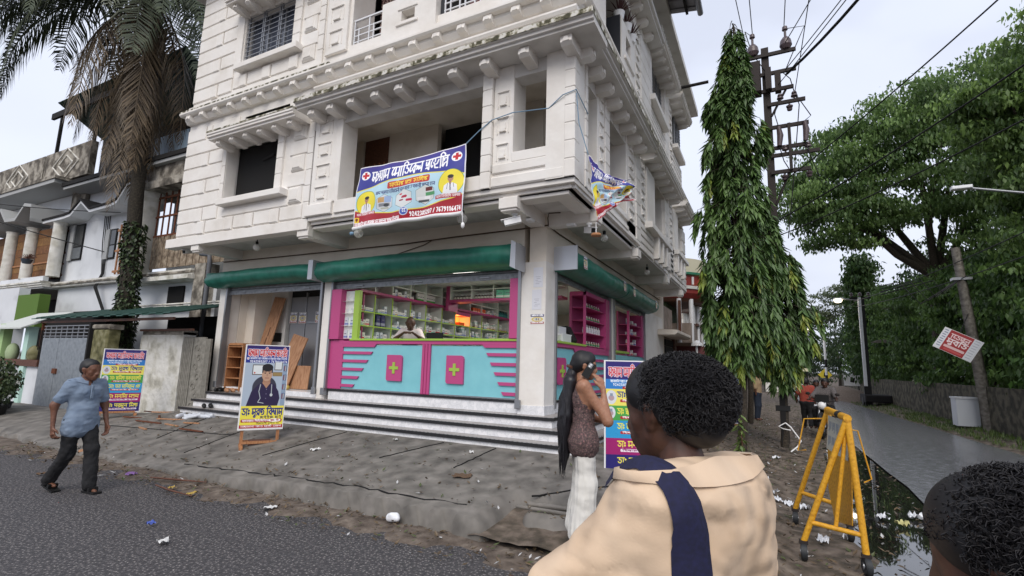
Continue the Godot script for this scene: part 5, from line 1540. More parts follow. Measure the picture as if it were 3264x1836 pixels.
# many leaves joined into one mesh: a leaf is a folded blade of two or four faces
func foliage(called: String, xs: Array, cs: Array, l: float, w: float, fold: float, droop: float, rich: bool, mat: Material, parent: Node) -> MeshInstance3D:
	var per := 5 if rich else 4
	var v := PackedVector3Array(); var n := PackedVector3Array(); var c := PackedColorArray(); var ix := PackedInt32Array()
	v.resize(xs.size() * per); n.resize(xs.size() * per); c.resize(xs.size() * per); ix.resize(xs.size() * (12 if rich else 6))
	var pl := Vector3(-w * 0.5, -l * 0.42, w * fold); var pr := Vector3(w * 0.5, -l * 0.42, w * fold)
	var m := Vector3(0, -l * 0.45, 0); var tip := Vector3(0, -l, l * droop)
	var nl := (m - Vector3.ZERO).cross(pl).normalized()
	if nl.z < 0.0: nl = -nl
	var nr := Vector3(-nl.x, nl.y, nl.z)
	var nm_ := Vector3(0, nl.y, nl.z).normalized()
	var k := 0; var q := 0
	for i in xs.size():
		var t: Transform3D = xs[i]
		var col: Color = cs[i]
		var b := t.basis
		v[k] = t.origin; v[k + 1] = t * pl; v[k + 2] = t * tip; v[k + 3] = t * pr
		var sc := 1.0 / b.y.length()
		n[k] = b * nm_ * sc; n[k + 1] = b * nl * sc; n[k + 2] = n[k]; n[k + 3] = b * nr * sc
		c[k] = col; c[k + 1] = col; c[k + 2] = col; c[k + 3] = col
		if rich:
			v[k + 4] = t * m; n[k + 4] = n[k]; c[k + 4] = col
			for e in [0, 4, 1, 0, 3, 4, 1, 4, 2, 4, 3, 2]:
				ix[q] = k + e
				q += 1
		else:
			ix[q] = k; ix[q + 1] = k + 2; ix[q + 2] = k + 1; ix[q + 3] = k; ix[q + 4] = k + 3; ix[q + 5] = k + 2
			q += 6
		k += per
	var a := []
	a.resize(Mesh.ARRAY_MAX)
	a[Mesh.ARRAY_VERTEX] = v; a[Mesh.ARRAY_NORMAL] = n; a[Mesh.ARRAY_COLOR] = c; a[Mesh.ARRAY_INDEX] = ix
	var am := ArrayMesh.new()
	am.add_surface_from_arrays(Mesh.PRIMITIVE_TRIANGLES, a)
	return put(called, am, mat, parent)

func hang(p: Vector3, yaw: float, tilt: float, roll: float, s: float) -> Transform3D:
	return Transform3D((Basis(Vector3.UP, yaw) * Basis(Vector3.RIGHT, tilt) * Basis(Vector3.UP, roll)).scaled_local(Vector3.ONE * s), p)

func rdir() -> Vector3:
	var z := rnd(-1, 1); var a := rnd(0, TAU); var r := sqrt(1.0 - z * z)
	return Vector3(r * cos(a), z, r * sin(a))

# ---------- left: old house, yard, palm ----------
func hp(o: Node, called: String, x0: float, x1: float, y0: float, y1: float, z0: float, z1: float, mat: Material, b := 0.0) -> MeshInstance3D:
	return put(called, MB.new().frus(x0, x1, y0, y1, z0, z1, b), mat, o)

func left_side() -> void:
	old_house()
	yard()
	palm()

func old_house() -> void:
	var h := thing("old_house", "weathered white two storey house with timber balcony screens behind the palm", "house")
	var W: Material = nm("house_white", [[0.0, C(0xb9bcc0)], [0.4, C(0xd3d6da)], [1.0, C(0xdde0e4)]], 0.25, 0.9, 0.012)
	var gp := pm("grey_paint", C(0xa9abab), 0.85)
	hp(h, "wall", -20.04, -10.6, 0.2, 4.02, -1.5, -1.2, W)
	hp(h, "wall", -20.04, -14.6, 4.2, 6.5, -1.5, -1.2, W)
	hp(h, "wall", -20.4, -9.2, 0.2, 12.0, -6.2, -6.0, M.dark_wall)
	hp(h, "wall", -26.0, -20.04, 0.2, 9.0, -3.0, -2.8, M.dark_wall)
	hp(h, "wall", -9.3, -9.1, 0.2, 9.0, -9.0, -1.0, M.old_wall)
	# floor ledge in three steps
	for k in 3: hp(h, "ledge", -20.04, -11.5, 4.03 + k * 0.06, 4.085 + k * 0.06, -1.2, -0.98 + k * 0.05 if k < 2 else -0.95, M.dirty_white if k != 1 else M.old_wall)
	hp(h, "slab", -26.0, -20.04, 3.98, 4.10, -2.8, -0.74, gp)
	for k in 3: hp(h, "ledge", -26.0, -20.0, 4.04 + k * 0.07, 4.10 + k * 0.07, -1.2, -0.70 + k * 0.04, M.dirty_white)
	hp(h, "parapet", -26.0, -20.02, 4.25, 4.42, -0.86, -0.70, W)
	# balcony pillars, timber infill boards, door
	for x in [-19.78, -21.95, -23.75]:
		put("pillar", MB.new().lathe([[0.20, 4.40], [0.20, 6.35], [0.23, 6.42]], Vector3(x, 0, -0.86), 12), M.dirty_white, h)
	for e in [[-21.75, -20.0], [-23.55, -22.15], [-25.6, -23.95]]:
		for k in 6:
			hp(h, "timber_panel", e[0], e[1], 4.42 + k * 0.32, 4.73 + k * 0.32, -1.0, -0.97 + 0.006 * (k % 2), nm("timber_%d" % (k % 3), [[0.0, C([0x5e3c22, 0x6d4a2c, 0x74522f][k % 3])], [1.0, C([0x8a5f3a, 0x96703f, 0x7d5433][k % 3])]], 0.8, 0.8, 0.03) if not M.has("timber_%d" % (k % 3)) else M["timber_%d" % (k % 3)])
		hp(h, "timber_rail", e[0], e[1], 4.98, 5.04, -0.97, -0.93, M.wood)
	var d := hp(h, "door", -20.9, -19.95, 4.42, 6.42, -1.34, -1.24, M.dark_room)
	for k in 5: hp(d, "grille_bar", -20.85 + k * 0.2, -20.80 + k * 0.2, 4.42, 6.4, -1.23, -1.20, M.dark_wood)
	for k in 5: hp(d, "grille_bar", -20.9, -19.95, 4.5 + k * 0.42, 4.56 + k * 0.42, -1.20, -1.17, M.dark_wood)
	for e in [[-19.6, -18.7, 5.02, 6.36], [-17.05, -16.40, 4.89, 5.94]]:
		var w := hp(h, "window", e[0], e[1], e[2], e[3], -1.19, -1.16, M.dark_room)
		hp(w, "frame", e[0] - 0.02, e[0] + 0.25, e[2], e[3], -1.19, -1.12, gp)
		hp(w, "pane", e[0] + 0.3, e[1] - 0.04, e[2] + 0.5, e[3] - 0.05, -1.158, -1.15, pm("old_glass_%d" % int(-e[0]), Color(0.22, 0.23, 0.24), 0.15))
		hp(w, "pane", e[0] + 0.3, e[1] - 0.04, e[2] + 0.05, e[2] + 0.46, -1.158, -1.15, pm("old_glass_b%d" % int(-e[0]), Color(0.4, 0.42, 0.44), 0.2))
	# zigzag chajja over the windows, dark edged roof slab
	var zp := [Vector2(-20.6, 6.40), Vector2(-19.0, 6.42), Vector2(-18.55, 6.46), Vector2(-17.9, 6.86), Vector2(-17.2, 6.44), Vector2(-15.9, 6.48), Vector2(-15.5, 6.55), Vector2(-14.9, 7.15), Vector2(-14.4, 6.7)]
	for i in zp.size() - 1:
		var a: Vector2 = zp[i]; var c: Vector2 = zp[i + 1]
		put("chajja", MB.new().prism(PackedVector2Array([a, c, c + Vector2(0, 0.10), a + Vector2(0, 0.10)]), -1.4, -0.62), W, h)
		put("chajja_edge", MB.new().prism(PackedVector2Array([a + Vector2(0, 0.102), c + Vector2(0, 0.102), c + Vector2(0, 0.17), a + Vector2(0, 0.17)]), -1.4, -0.58), M.dark_wall, h)
		put("gable_wall", MB.new().prism(PackedVector2Array([Vector2(a.x, 6.4), Vector2(c.x, 6.4), c, a]), -1.5, -1.19), W, h)
	var zl := [Vector2(-26.0, 6.5), Vector2(-24.2, 6.5), Vector2(-23.4, 7.1), Vector2(-22.8, 6.6), Vector2(-21.9, 6.55), Vector2(-21.3, 7.05), Vector2(-20.7, 6.95), Vector2(-20.6, 6.42)]
	for i in zl.size() - 1:
		var a: Vector2 = zl[i]; var c: Vector2 = zl[i + 1]
		put("chajja", MB.new().prism(PackedVector2Array([a, c, c + Vector2(0, 0.12), a + Vector2(0, 0.12)]), -2.0, -0.25), gp, h)
	hp(h, "wall", -26.0, -19.2, 6.45, 7.7, -1.5, -1.3, W)
	hp(h, "wall", -19.2, -11.0, 6.9, 7.5, -1.6, -1.25, W)
	hp(h, "roof_slab", -19.2, -11.2, 7.50, 7.60, -3.0, -0.55, gp)
	hp(h, "roof_edge", -19.25, -11.15, 7.605, 7.74, -3.0, -0.50, M.dark_wall)
	hp(h, "roof_slab", -26.5, -19.3, 7.72, 7.86, -3.0, -0.3, gp)
	hp(h, "roof_edge", -26.5, -19.2, 7.865, 7.98, -3.0, -0.26, M.old_wall)
	hp(h, "pillar", -19.9, -18.9, 6.5, 7.7, -1.3, -1.1, M.old_wall)
	# roof parapet with diamond relief
	for e in [[-26.0, -21.6], [-21.5, -18.0]]:
		hp(h, "parapet", e[0], e[1], 7.98, 9.25, -0.9, -0.7, M.old_wall)
		var m: float = (e[0] + e[1]) / 2
		for k in 2:
			var r := 0.62 - k * 0.28
			for q in 4:
				var p0 := Vector2(cos(q * PI / 2) * r * 1.6, sin(q * PI / 2) * r); var p1 := Vector2(cos((q + 1) * PI / 2) * r * 1.6, sin((q + 1) * PI / 2) * r)
				put("parapet_relief", MB.new().bar(Vector3(m + p0.x, 8.62 + p0.y, -0.69), Vector3(m + p1.x, 8.62 + p1.y, -0.69), 0.035, 4), M.dirty_white, h)
	# upper storey: dark openings, sky blue sheets, green tin roof
	hp(h, "wall", -24.0, -12.0, 7.75, 8.4, -2.2, -2.0, M.old_wall)
	hp(h, "upper_room", -23.5, -12.2, 8.4, 11.3, -3.4, -3.2, M.dark_room)
	hp(h, "water_tank", -14.9, -13.0, 7.75, 8.9, -2.0, -1.2, pm("blue_sheet", C(0x9db4c8), 0.6))
	hp(h, "wall", -13.2, -11.0, 7.75, 9.6, -1.9, -1.3, M.dark_wall)
	var tr := MB.new()
	tr.t = xf(Vector3(-18.5, 11.9, -1.6), Vector3(-28, 0, 0))
	for k in 30: tr.box(-4.5 + k * 0.3, -4.5 + k * 0.3 + 0.15, 0.0, 0.03, -2.2, 0.4)
	for k in 30: tr.box(-4.35 + k * 0.3, -4.35 + k * 0.3 + 0.15, -0.02, 0.01, -2.2, 0.4)
	put("tin_roof", tr, pm("dark_green_tin", C(0x2b4a42), 0.6), h)
	hp(h, "fascia", -23.2, -14.0, 11.35, 11.6, -1.3, -1.2, M.dark_wall)
	for x in [-22.5, -19.5, -16.5]: hp(h, "post", x, x + 0.1, 8.0, 11.4, -1.35, -1.25, M.dark_wall)
	# right pillar and screened balcony next to the pharmacy
	put("pillar", MB.new().lathe([[0.28, 4.15], [0.28, 6.45], [0.36, 6.55], [0.36, 6.75]], Vector3(-14.05, 0, -0.9), 14), M.dirty_white, h)
	put("pillar", MB.new().lathe([[0.15, 4.15], [0.15, 6.45]], Vector3(-14.75, 0, -1.0), 10), M.dirty_white, h)
	hp(h, "slab", -14.4, -9.6, 6.75, 7.0, -3.0, -0.6, M.old_wall)
	hp(h, "beam", -14.0, -9.4, 7.0, 7.75, -2.4, -0.7, M.old_wall, 0.05)
	hp(h, "balcony_back", -14.4, -9.6, 4.2, 6.8, -1.9, -1.8, pm("pale_room", C(0xc9cfd4), 0.9))
	for k in 13: hp(h, "screen_bar", -13.75 + k * 0.33, -13.70 + k * 0.33, 5.3, 6.75, -1.02, -0.99, M.rust)
	for k in 3: hp(h, "screen_bar", -13.75, -9.6, 5.3 + k * 0.62, 5.36 + k * 0.62, -0.99, -0.96, M.rust)
	var ct := nm("old_sheet", [[0.0, C(0x4c4238)], [0.5, C(0x8a7a68)], [1.0, C(0xb3a794)]], 0.6, 0.9, 0.03)
	for k in 26: put("sheet_strip", MB.new().prism(PackedVector2Array([Vector2(-13.75 + k * 0.16, 4.3), Vector2(-13.60 + k * 0.16, 4.3), Vector2(-13.60 + k * 0.16, 5.30), Vector2(-13.75 + k * 0.16, 5.30)]), -1.0, -0.97 + 0.02 * (k % 2)), ct, h)
	for k in 4: hp(h, "screen_bar", -16.0 + k * 0.22, -15.95 + k * 0.22, 4.3, 6.0, -1.1, -1.06, M.wood)
	for k in 3: hp(h, "screen_bar", -16.05, -15.2, 4.35 + k * 0.7, 4.42 + k * 0.7, -1.06, -1.02, M.wood)
	hp(h, "ledge", -14.6, -11.2, 3.86, 3.98, -1.2, -0.7, M.dirty_white)
	hp(h, "window", -12.9, -12.1, 3.1, 3.75, -1.19, -1.15, M.dark_room)
	hp(h, "pillar", -11.25, -10.75, 0.3, 4.3, -1.3, -0.9, M.old_wall)
	for k in 3:
		put("pipe", MB.new().tube(PackedVector3Array([Vector3(-15.3, 2.75, -1.1), Vector3(-15.3, 3.05 + k * 0.07, -1.1), Vector3(-10.6, 3.05 + k * 0.07, -1.05 + 0.03 * k), Vector3(-10.0, 3.05 + k * 0.07, -1.0)]), PackedFloat32Array([0.03]), 6), M.dirty_white, h)
	put("drain_pipe", MB.new().tube(PackedVector3Array([Vector3(-10.7, 4.5, -0.7), Vector3(-10.3, 4.45, -0.7), Vector3(-10.25, 4.2, -0.7), Vector3(-10.25, 2.0, -0.7)]), PackedFloat32Array([0.06]), 8), pm("pipe_grey", C(0x5e6066), 0.6), h)
	# overhead service wires on the house wall
	var w1 := MB.new()
	for k in 4: w1.tube(PackedVector3Array([Vector3(-17.4 + k * 0.12, 6.6, -1.17), Vector3(-17.25 + k * 0.12, 5.5, -1.15), Vector3(-17.0 + k * 0.05, 4.4, -1.15), Vector3(-16.9 + 0.06 * k, 3.9, -0.95), Vector3(-16.4 + k * 0.05, 2.9, -1.15)]), PackedFloat32Array([0.015]), 4)
	put("cable", w1, M.cable, h)

func yard() -> void:
	var g := thing("tin_shed_roof", "low green tin awning on rusty posts over the yard beside the gate", "shed roof")
	for k in 24: put("tin_sheet", MB.new().run([[-0.6, 3.0 + 0.03 * (k % 2)], [1.05, 2.60 + 0.03 * (k % 2)], [1.05, 2.625 + 0.03 * (k % 2)], [-0.6, 3.03 + 0.03 * (k % 2)]], -15.3 + k * 0.28, -15.02 + k * 0.28), pm("yard_tin", C(0x35564e), 0.6, 0.2) if k == 0 else M.yard_tin, g)
	hp(g, "purlin", -15.2, -8.7, 2.50, 2.56, 0.85, 0.90, M.dark_wood)
	hp(g, "purlin", -10.9, -8.7, 2.28, 2.33, 0.40, 0.45, M.dark_wood)
	for x in [-15.1]: hp(g, "post", x, x + 0.07, 0.3, 2.5, 0.80, 0.87, M.rust)
	hp(g, "back_screen", -11.9, -9.0, 0.2, 2.75, -0.75, -0.72, M.dark_wall)
	var gt := thing("metal_gate", "tall grey two leaf sheet metal gate with a barred top", "gate")
	var gm := nm("gate_paint", [[0.0, C(0x6d737a)], [0.5, C(0x7f868d)], [1.0, C(0x8c9299)]], 0.8, 0.5, 0.03)
	hp(gt, "leaf", -14.48, -13.56, 0.22, 2.08, 0.98, 1.02, gm, 0.006)
	hp(gt, "leaf", -13.54, -12.06, 0.20, 2.08, 0.98, 1.02, gm, 0.006)
	for k in 9: hp(gt, "bar", -14.45 + k * 0.30, -14.42 + k * 0.30, 2.08, 2.40, 0.99, 1.01, M.steel)
	for k in 4: hp(gt, "bar", -14.48, -12.06, 2.12 + k * 0.09, 2.14 + k * 0.09, 1.01, 1.025, M.steel)
	hp(gt, "latch", -13.6, -13.4, 1.15, 1.28, 1.02, 1.06, M.rust)
	hp(gt, "frame", -12.05, -11.98, 0.2, 2.45, 0.96, 1.04, M.dark_wall)
	var mp := thing("gate_post", "thick mossy concrete gate post to the right of the grey gate", "gate post")
	hp(mp, "post", -11.95, -11.25, 0.2, 2.30, 0.7, 0.98, nm("moss_concrete", [[0.0, C(0x3b3a22)], [0.5, C(0x6d6a48)], [1.0, C(0x8f8b72)]], 0.7, 0.95, 0.02), 0.04)
	hp(mp, "cap", -12.0, -11.2, 2.301, 2.42, 0.66, 1.0, M.old_wall, 0.03)
	var cw := thing("compound_wall", "short stained white compound wall with a rounded end behind the left poster stand", "wall")
	put("wall", MB.new().prism(PackedVector2Array([Vector2(-11.0, 0.2), Vector2(-9.28, 0.2), Vector2(-9.28, 2.26), Vector2(-10.9, 2.28), Vector2(-11.05, 2.22), Vector2(-11.1, 2.1)]), 0.0, 0.3), M.dirty_white, cw)
	hp(cw, "plaster_patch", -11.0, -10.7, 0.35, 2.2, 0.3, 0.325, M.dirty_white, 0.02)
	hp(cw, "coping", -11.0, -9.28, 2.20, 2.31, -0.03, 0.33, M.old_wall, 0.02)
	var sg := thing("ornate_gate", "grey ornamental sheet gate with scrolls between the wall and the shop steps", "gate")
	var sgm := nm("old_gate_paint", [[0.0, C(0x6c6961)], [1.0, C(0x97938a)]], 0.9, 0.7, 0.03)
	for k in 6: hp(sg, "corrugation", -9.25 + k * 0.065, -9.205 + k * 0.065, 0.35, 2.14, 0.24, 0.30, sgm, 0.01)
	hp(sg, "panel", -8.86, -8.42, 0.35, 2.14, 0.24, 0.28, sgm)
	for k in 4: hp(sg, "corrugation", -8.40 + k * 0.05, -8.365 + k * 0.05, 0.35, 2.1, 0.24, 0.30, sgm, 0.01)
	for k in 7:
		var pts := PackedVector3Array()
		for i in 14:
			var a := i * 0.5; var r := 0.10 - i * 0.006
			pts.append(Vector3(-8.64 + (0.05 if k % 2 else -0.05) + cos(a) * r * (1 if k % 2 else -1), 0.55 + k * 0.22 + sin(a) * r, 0.285))
		put("scroll", MB.new().tube(pts, PackedFloat32Array([0.010]), 4), sgm, sg)
	# neighbouring corner kiosk with green walls, and the white wall beyond
	var k := thing("corner_kiosk", "small white and lime green house front with a barred window left of the gate", "house")
	var lg := pm("lime_wall", C(0x56742c), 0.85)
	hp(k, "wall", -19.95, -18.35, 2.5, 3.62, -0.4, -0.1, lg)
	hp(k, "wall", -27.0, -19.95, 0.2, 3.9, -0.4, -0.1, M.house_white)
	hp(k, "pillar", -17.25, -16.95, 0.3, 2.5, 0.85, 1.05, pm("pale_green", C(0xa8c68a), 0.85))
	hp(k, "pillar", -15.55, -15.28, 0.3, 2.4, 0.85, 1.05, pm("mint_wall", C(0xb4d4c8), 0.85))
	hp(k, "wall", -17.2, -14.6, 0.2, 1.3, 0.78, 0.98, M.house_white)
	hp(k, "sill", -17.25, -14.5, 1.3, 1.48, 0.7, 1.06, M.dark_wood)
	hp(k, "back_wall", -18.5, -14.5, 0.2, 3.0, -0.6, -0.4, M.dark_room)
	var aw := MB.new()
	aw.run([[0.2, 2.85], [1.3, 2.32], [1.3, 2.36], [0.2, 2.90]], -17.3, -15.1)
	put("awning", aw, pm("pale_sheet", C(0xc4c8c4), 0.7), k)
	for i in 6: hp(k, "window_bar", -15.1 + i * 0.09, -15.08 + i * 0.09, 1.48, 2.3, 0.9, 0.92, M.dark_wall)
	hp(k, "door", -16.45, -16.15, 0.6, 1.05, 0.981, 0.99, M.dark_wood)
	put("sack", MB.new().ball(Vector3(-16.6, 1.66, 0.9), Vector3(0.22, 0.28, 0.15), 10, 8), pm("pale_sack", C(0x9fb08a), 0.9), k)
	put("sack", MB.new().ball(Vector3(-15.2, 1.62, 0.9), Vector3(0.26, 0.26, 0.15), 10, 8), M.moss_concrete, k)
	# potted shrub at the left edge
	var pl := thing("potted_shrub", "dark leafy shrub in a black pot at the left edge by the kiosk", "plant", Vector3(-12.9, 0.05, 2.35))
	put("pot", MB.new().lathe([[0.0, 0.0], [0.24, 0.0], [0.32, 0.36], [0.34, 0.36], [0.34, 0.40], [0.26, 0.40], [0.24, 0.34], [0.0, 0.34]], Vector3.ZERO, 14), M.black, pl)
	for i in 5: put("stem", MB.new().bar(Vector3(0.03 * i - 0.06, 0.3, 0), Vector3(0.16 * i - 0.32, 1.0, 0.2 * sin(i * 2.0)), 0.014, 4), M.dark_wood, pl)
	var xs := []; var cs := []
	for i in 1500:
		var d := rdir() * pow(rng.randf(), 0.4)
		var p := Vector3(d.x * 0.62 - 0.15, 0.92 + d.y * 0.62, d.z * 0.5)
		xs.append(hang(p, rnd(0, TAU), rnd(-1.2, 1.2), rnd(0, TAU), rnd(0.7, 1.3)))
		cs.append(Color(0.03, 0.055, 0.022).lerp(Color(0.07, 0.10, 0.035), rng.randf()) if rng.randf() < 0.97 else Color(0.75, 0.75, 0.72))
	foliage("foliage", xs, cs, 0.10, 0.055, 0.25, 0.2, true, leaf_mat("leaf_dark", 0.2), pl)
	var p2 := copy_of(pl, Vector3(-13.9, 0.05, 1.95), 1.7, "dark leafy shrub in a black pot against the green pillar of the kiosk")

func palm() -> void:
	var o := thing("coconut_palm", "tall coconut palm with hanging brown dead fronds before the old house", "tree", Vector3(-13.2, 0.2, -0.3))
	var pts := PackedVector3Array(); var rad := PackedFloat32Array()
	for i in 26:
		var k := i / 25.0
		pts.append(Vector3(-0.25 * k - 0.9 * k * k + 0.02 * sin(i * 2.1), k * 13.5, 0.05 * sin(k * 3.0)))
		rad.append(lerpf(0.24, 0.155, minf(1.0, k * 1.6)) + 0.012 * (i % 2) + (0.10 if i == 0 else 0.0))
	put("trunk", MB.new().tube(pts, rad, 12), nm("palm_bark", [[0.0, C(0x17140f)], [0.5, C(0x2f2a22)], [1.0, C(0x4d463b)]], 1.5, 0.95, 0.04, true, 256, nrm(0.06, 31, 6.0), 0.8), o)
	# creepers on the lower trunk
	var xs := []; var cs := []
	for i in 1700:
		var y := rnd(1.5, 5.4)
		var a := rnd(0, TAU)
		var k := y / 13.5
		var r := 0.22 + absf(rng.randfn(0.0, 0.045)) * (0.4 + 0.6 * sin(y * 3.0))
		xs.append(hang(Vector3(-0.25 * k - 0.9 * k * k + cos(a) * r, y, sin(a) * r), -a + PI / 2, rnd(-1.0, 0.3), rnd(-0.6, 0.6), rnd(0.6, 1.3)))
		cs.append(Color(0.02, 0.035, 0.012).lerp(Color(0.06, 0.10, 0.025), pow(rng.randf(), 2.0)))
	foliage("creeper", xs, cs, 0.12, 0.08, 0.25, 0.2, true, leaf_mat("leaf_dark", 0.2), o)
	var top := Vector3(-1.15, 13.5, 0.0)
	var gm := pm("palm_green", Color.WHITE, 0.45)
	gm.vertex_color_use_as_albedo = true
	gm.backlight_enabled = true; gm.backlight = Color(0.3, 0.3, 0.3)
	# living fronds: azimuth, rise, length
	var fr := [[112, 0.35, 6.0], [104, 0.05, 6.2], [122, -0.1, 6.2], [96, 0.55, 6.0], [132, 0.2, 6.0], [116, 0.7, 6.0], [140, 0.5, 5.6], [128, -0.35, 6.2], [118, -0.5, 6.6], [100, -0.45, 6.2], [110, 0.2, 6.4], [85, 0.3, 5.6], [72, 0.05, 5.4], [60, 0.4, 5.2], [40, 0.2, 5.2], [20, 0.3, 5.2], [0, 0.2, 5.2], [340, 0.35, 5.2], [318, 0.15, 5.4], [300, 0.4, 5.2], [30, -0.3, 5.0], [355, -0.3, 5.2], [280, 0.4, 5.0], [250, 0.5, 5.0], [220, 0.5, 5.0], [190, 0.5, 5.0], [165, 0.4, 5.4], [328, -0.15, 5.2], [108, -0.25, 6.4]]
	for f in fr: put("frond", frond(top, deg_to_rad(f[0]), f[1], f[2], false), gm, o)
	var dead := [[105, -0.85, 5.4], [80, -1.05, 5.8], [60, -1.15, 6.2], [38, -1.2, 6.6], [18, -1.1, 6.4], [350, -1.15, 6.2], [330, -1.0, 5.6], [300, -1.2, 5.6], [125, -0.95, 5.6], [50, -1.35, 7.4], [0, -1.4, 7.2], [25, -0.95, 6.0], [90, -1.3, 6.6], [270, -1.2, 5.4], [160, -1.2, 5.4], [200, -1.2, 5.4], [66, -0.8, 6.0], [342, -0.85, 5.6]]
	for f in dead: put("dead_frond", frond(top - Vector3(0, 0.3, 0), deg_to_rad(f[0]), f[1], f[2], true), gm, o)
	for i in 7:
		var a := TAU * i / 7.0
		put("coconut", MB.new().ball(top + Vector3(cos(a) * 0.32, -0.45 - 0.12 * (i % 2), sin(a) * 0.32), Vector3(0.12, 0.15, 0.12), 8, 6), pm("coconut_green", Color(0.28, 0.30, 0.14), 0.5) if i == 0 else M.coconut_green, o)

func frond(at: Vector3, az: float, rise: float, length: float, dead: bool) -> MB:
	var b := MB.new()
	b.usec = true
	var dir := Vector3(cos(az), 0, sin(az))
	var sidev := Vector3(-sin(az), 0, cos(az))
	var n := 46
	var p := at
	var ang := rise
	var pts := PackedVector3Array(); var rr := PackedFloat32Array()
	var bend := (0.9 + rise * 0.6) if not dead else 0.5
	for i in n + 1:
		var k := float(i) / n
		pts.append(p); rr.append(lerpf(0.035, 0.006, k))
		ang -= (bend * 2.6 / n) * (0.4 + k)
		ang = maxf(ang, -1.5)
		p += (dir * cos(ang) + Vector3.UP * sin(ang)) * (length / n)
	var g0 := Color(0.035, 0.05, 0.025); var g1 := Color(0.085, 0.105, 0.05)
	if dead:
		g0 = Color(0.055, 0.037, 0.021); g1 = Color(0.21, 0.15, 0.085)
	b.col = g0.lerp(g1, 0.4)
	b.tube(pts, rr, 5)
	for i in range(5, n + 1):
		var k := float(i) / n
		var t := (pts[min(i + 1, n)] - pts[i - 1]).normalized()
		var ll := 1.12 * sin(PI * clampf(0.12 + k * 0.86, 0.0, 1.0)) + 0.12
		for s in [-1.0, 1.0]:
			for q in 2:
				if dead and rng.randf() < 0.12: continue
				var l := ll * rnd(0.8, 1.15)
				var a0 := pts[i] + t * (rnd(-0.04, 0.04) + q * 0.05)
				var out: Vector3 = (sidev * s + t * rnd(0.35, 0.75) + Vector3.UP * (rnd(-0.1, 0.25) if not dead else rnd(-0.9, -0.3))).normalized()
				var m := a0 + out * l * 0.5 + Vector3.DOWN * l * (0.08 if not dead else 0.2)
				var e := m + (out * 0.35 + Vector3.DOWN * (0.55 if not dead else 0.95)).normalized() * l * 0.55
				b.col = g0.lerp(g1, rng.randf())
				var wv := t * 0.028
				b.quad(a0 - wv * 0.5, a0 + wv * 0.5, m + wv, m - wv)
				b.tri(m - wv, m + wv, e)
	return b

# a broad crown: lobes filled with clumps of leaves, branches reaching into them
func broad_tree(label: String, at: Vector3, trunk_h: float, lobes: Array, clumps: int, per: int, lsz: float, dark: Color, light: Color, group: String, tr := 0.28, spread := 0.55) -> Node3D:
	var o := thing("broad_tree", label, "tree", at, 0.0, group)
	var b := MB.new()
	var fork := Vector3(rnd(-0.2, 0.2), trunk_h, rnd(-0.2, 0.2))
	b.tube(PackedVector3Array([Vector3.ZERO, Vector3(0.05, trunk_h * 0.4, 0.03), fork]), PackedFloat32Array([tr * 1.25, tr, tr * 0.8]), 9)
	for l in lobes:
		var c: Vector3 = l[0]
		var m := fork.lerp(c, 0.5) + Vector3(rnd(-0.3, 0.3), -0.3, rnd(-0.3, 0.3))
		b.tube(PackedVector3Array([fork, m, c]), PackedFloat32Array([tr * 0.55, tr * 0.35, tr * 0.12]), 6)
		for q in 3:
			var e: Vector3 = c + rdir() * (l[1] as Vector3) * 0.75
			b.tube(PackedVector3Array([m.lerp(c, 0.6), e]), PackedFloat32Array([tr * 0.2, tr * 0.05]), 5)
	put("trunk", b, M.bark, o)
	var xs := []; var cs := []
	for i in clumps:
		var l: Array = lobes[i % lobes.size()]
		var d := rdir()
		var r: Vector3 = l[1]
		var k := pow(rng.randf(), 0.33)
		var cc: Vector3 = l[0] + d * r * k * rnd(0.9, 1.22)
		var up := clampf(0.5 + 0.5 * d.y * k, 0.0, 1.0)
		var tone := rng.randf()
		for q in per:
			var e := rdir() * pow(rng.randf(), 0.5) * spread
			e.y *= 0.27
			xs.append(hang(cc + e, rnd(0, TAU), rnd(-1.15, 0.35), rnd(-0.6, 0.6), rnd(0.7, 1.35)))
			cs.append(dark.lerp(light, clampf(tone * tone * 0.75 + 0.3 * rng.randf(), 0.0, 1.0)))
	foliage("crown", xs, cs, lsz, lsz * 0.46, 0.2, 0.1, false, leaf_mat("leaf_tree", 0.9), o)
	return o

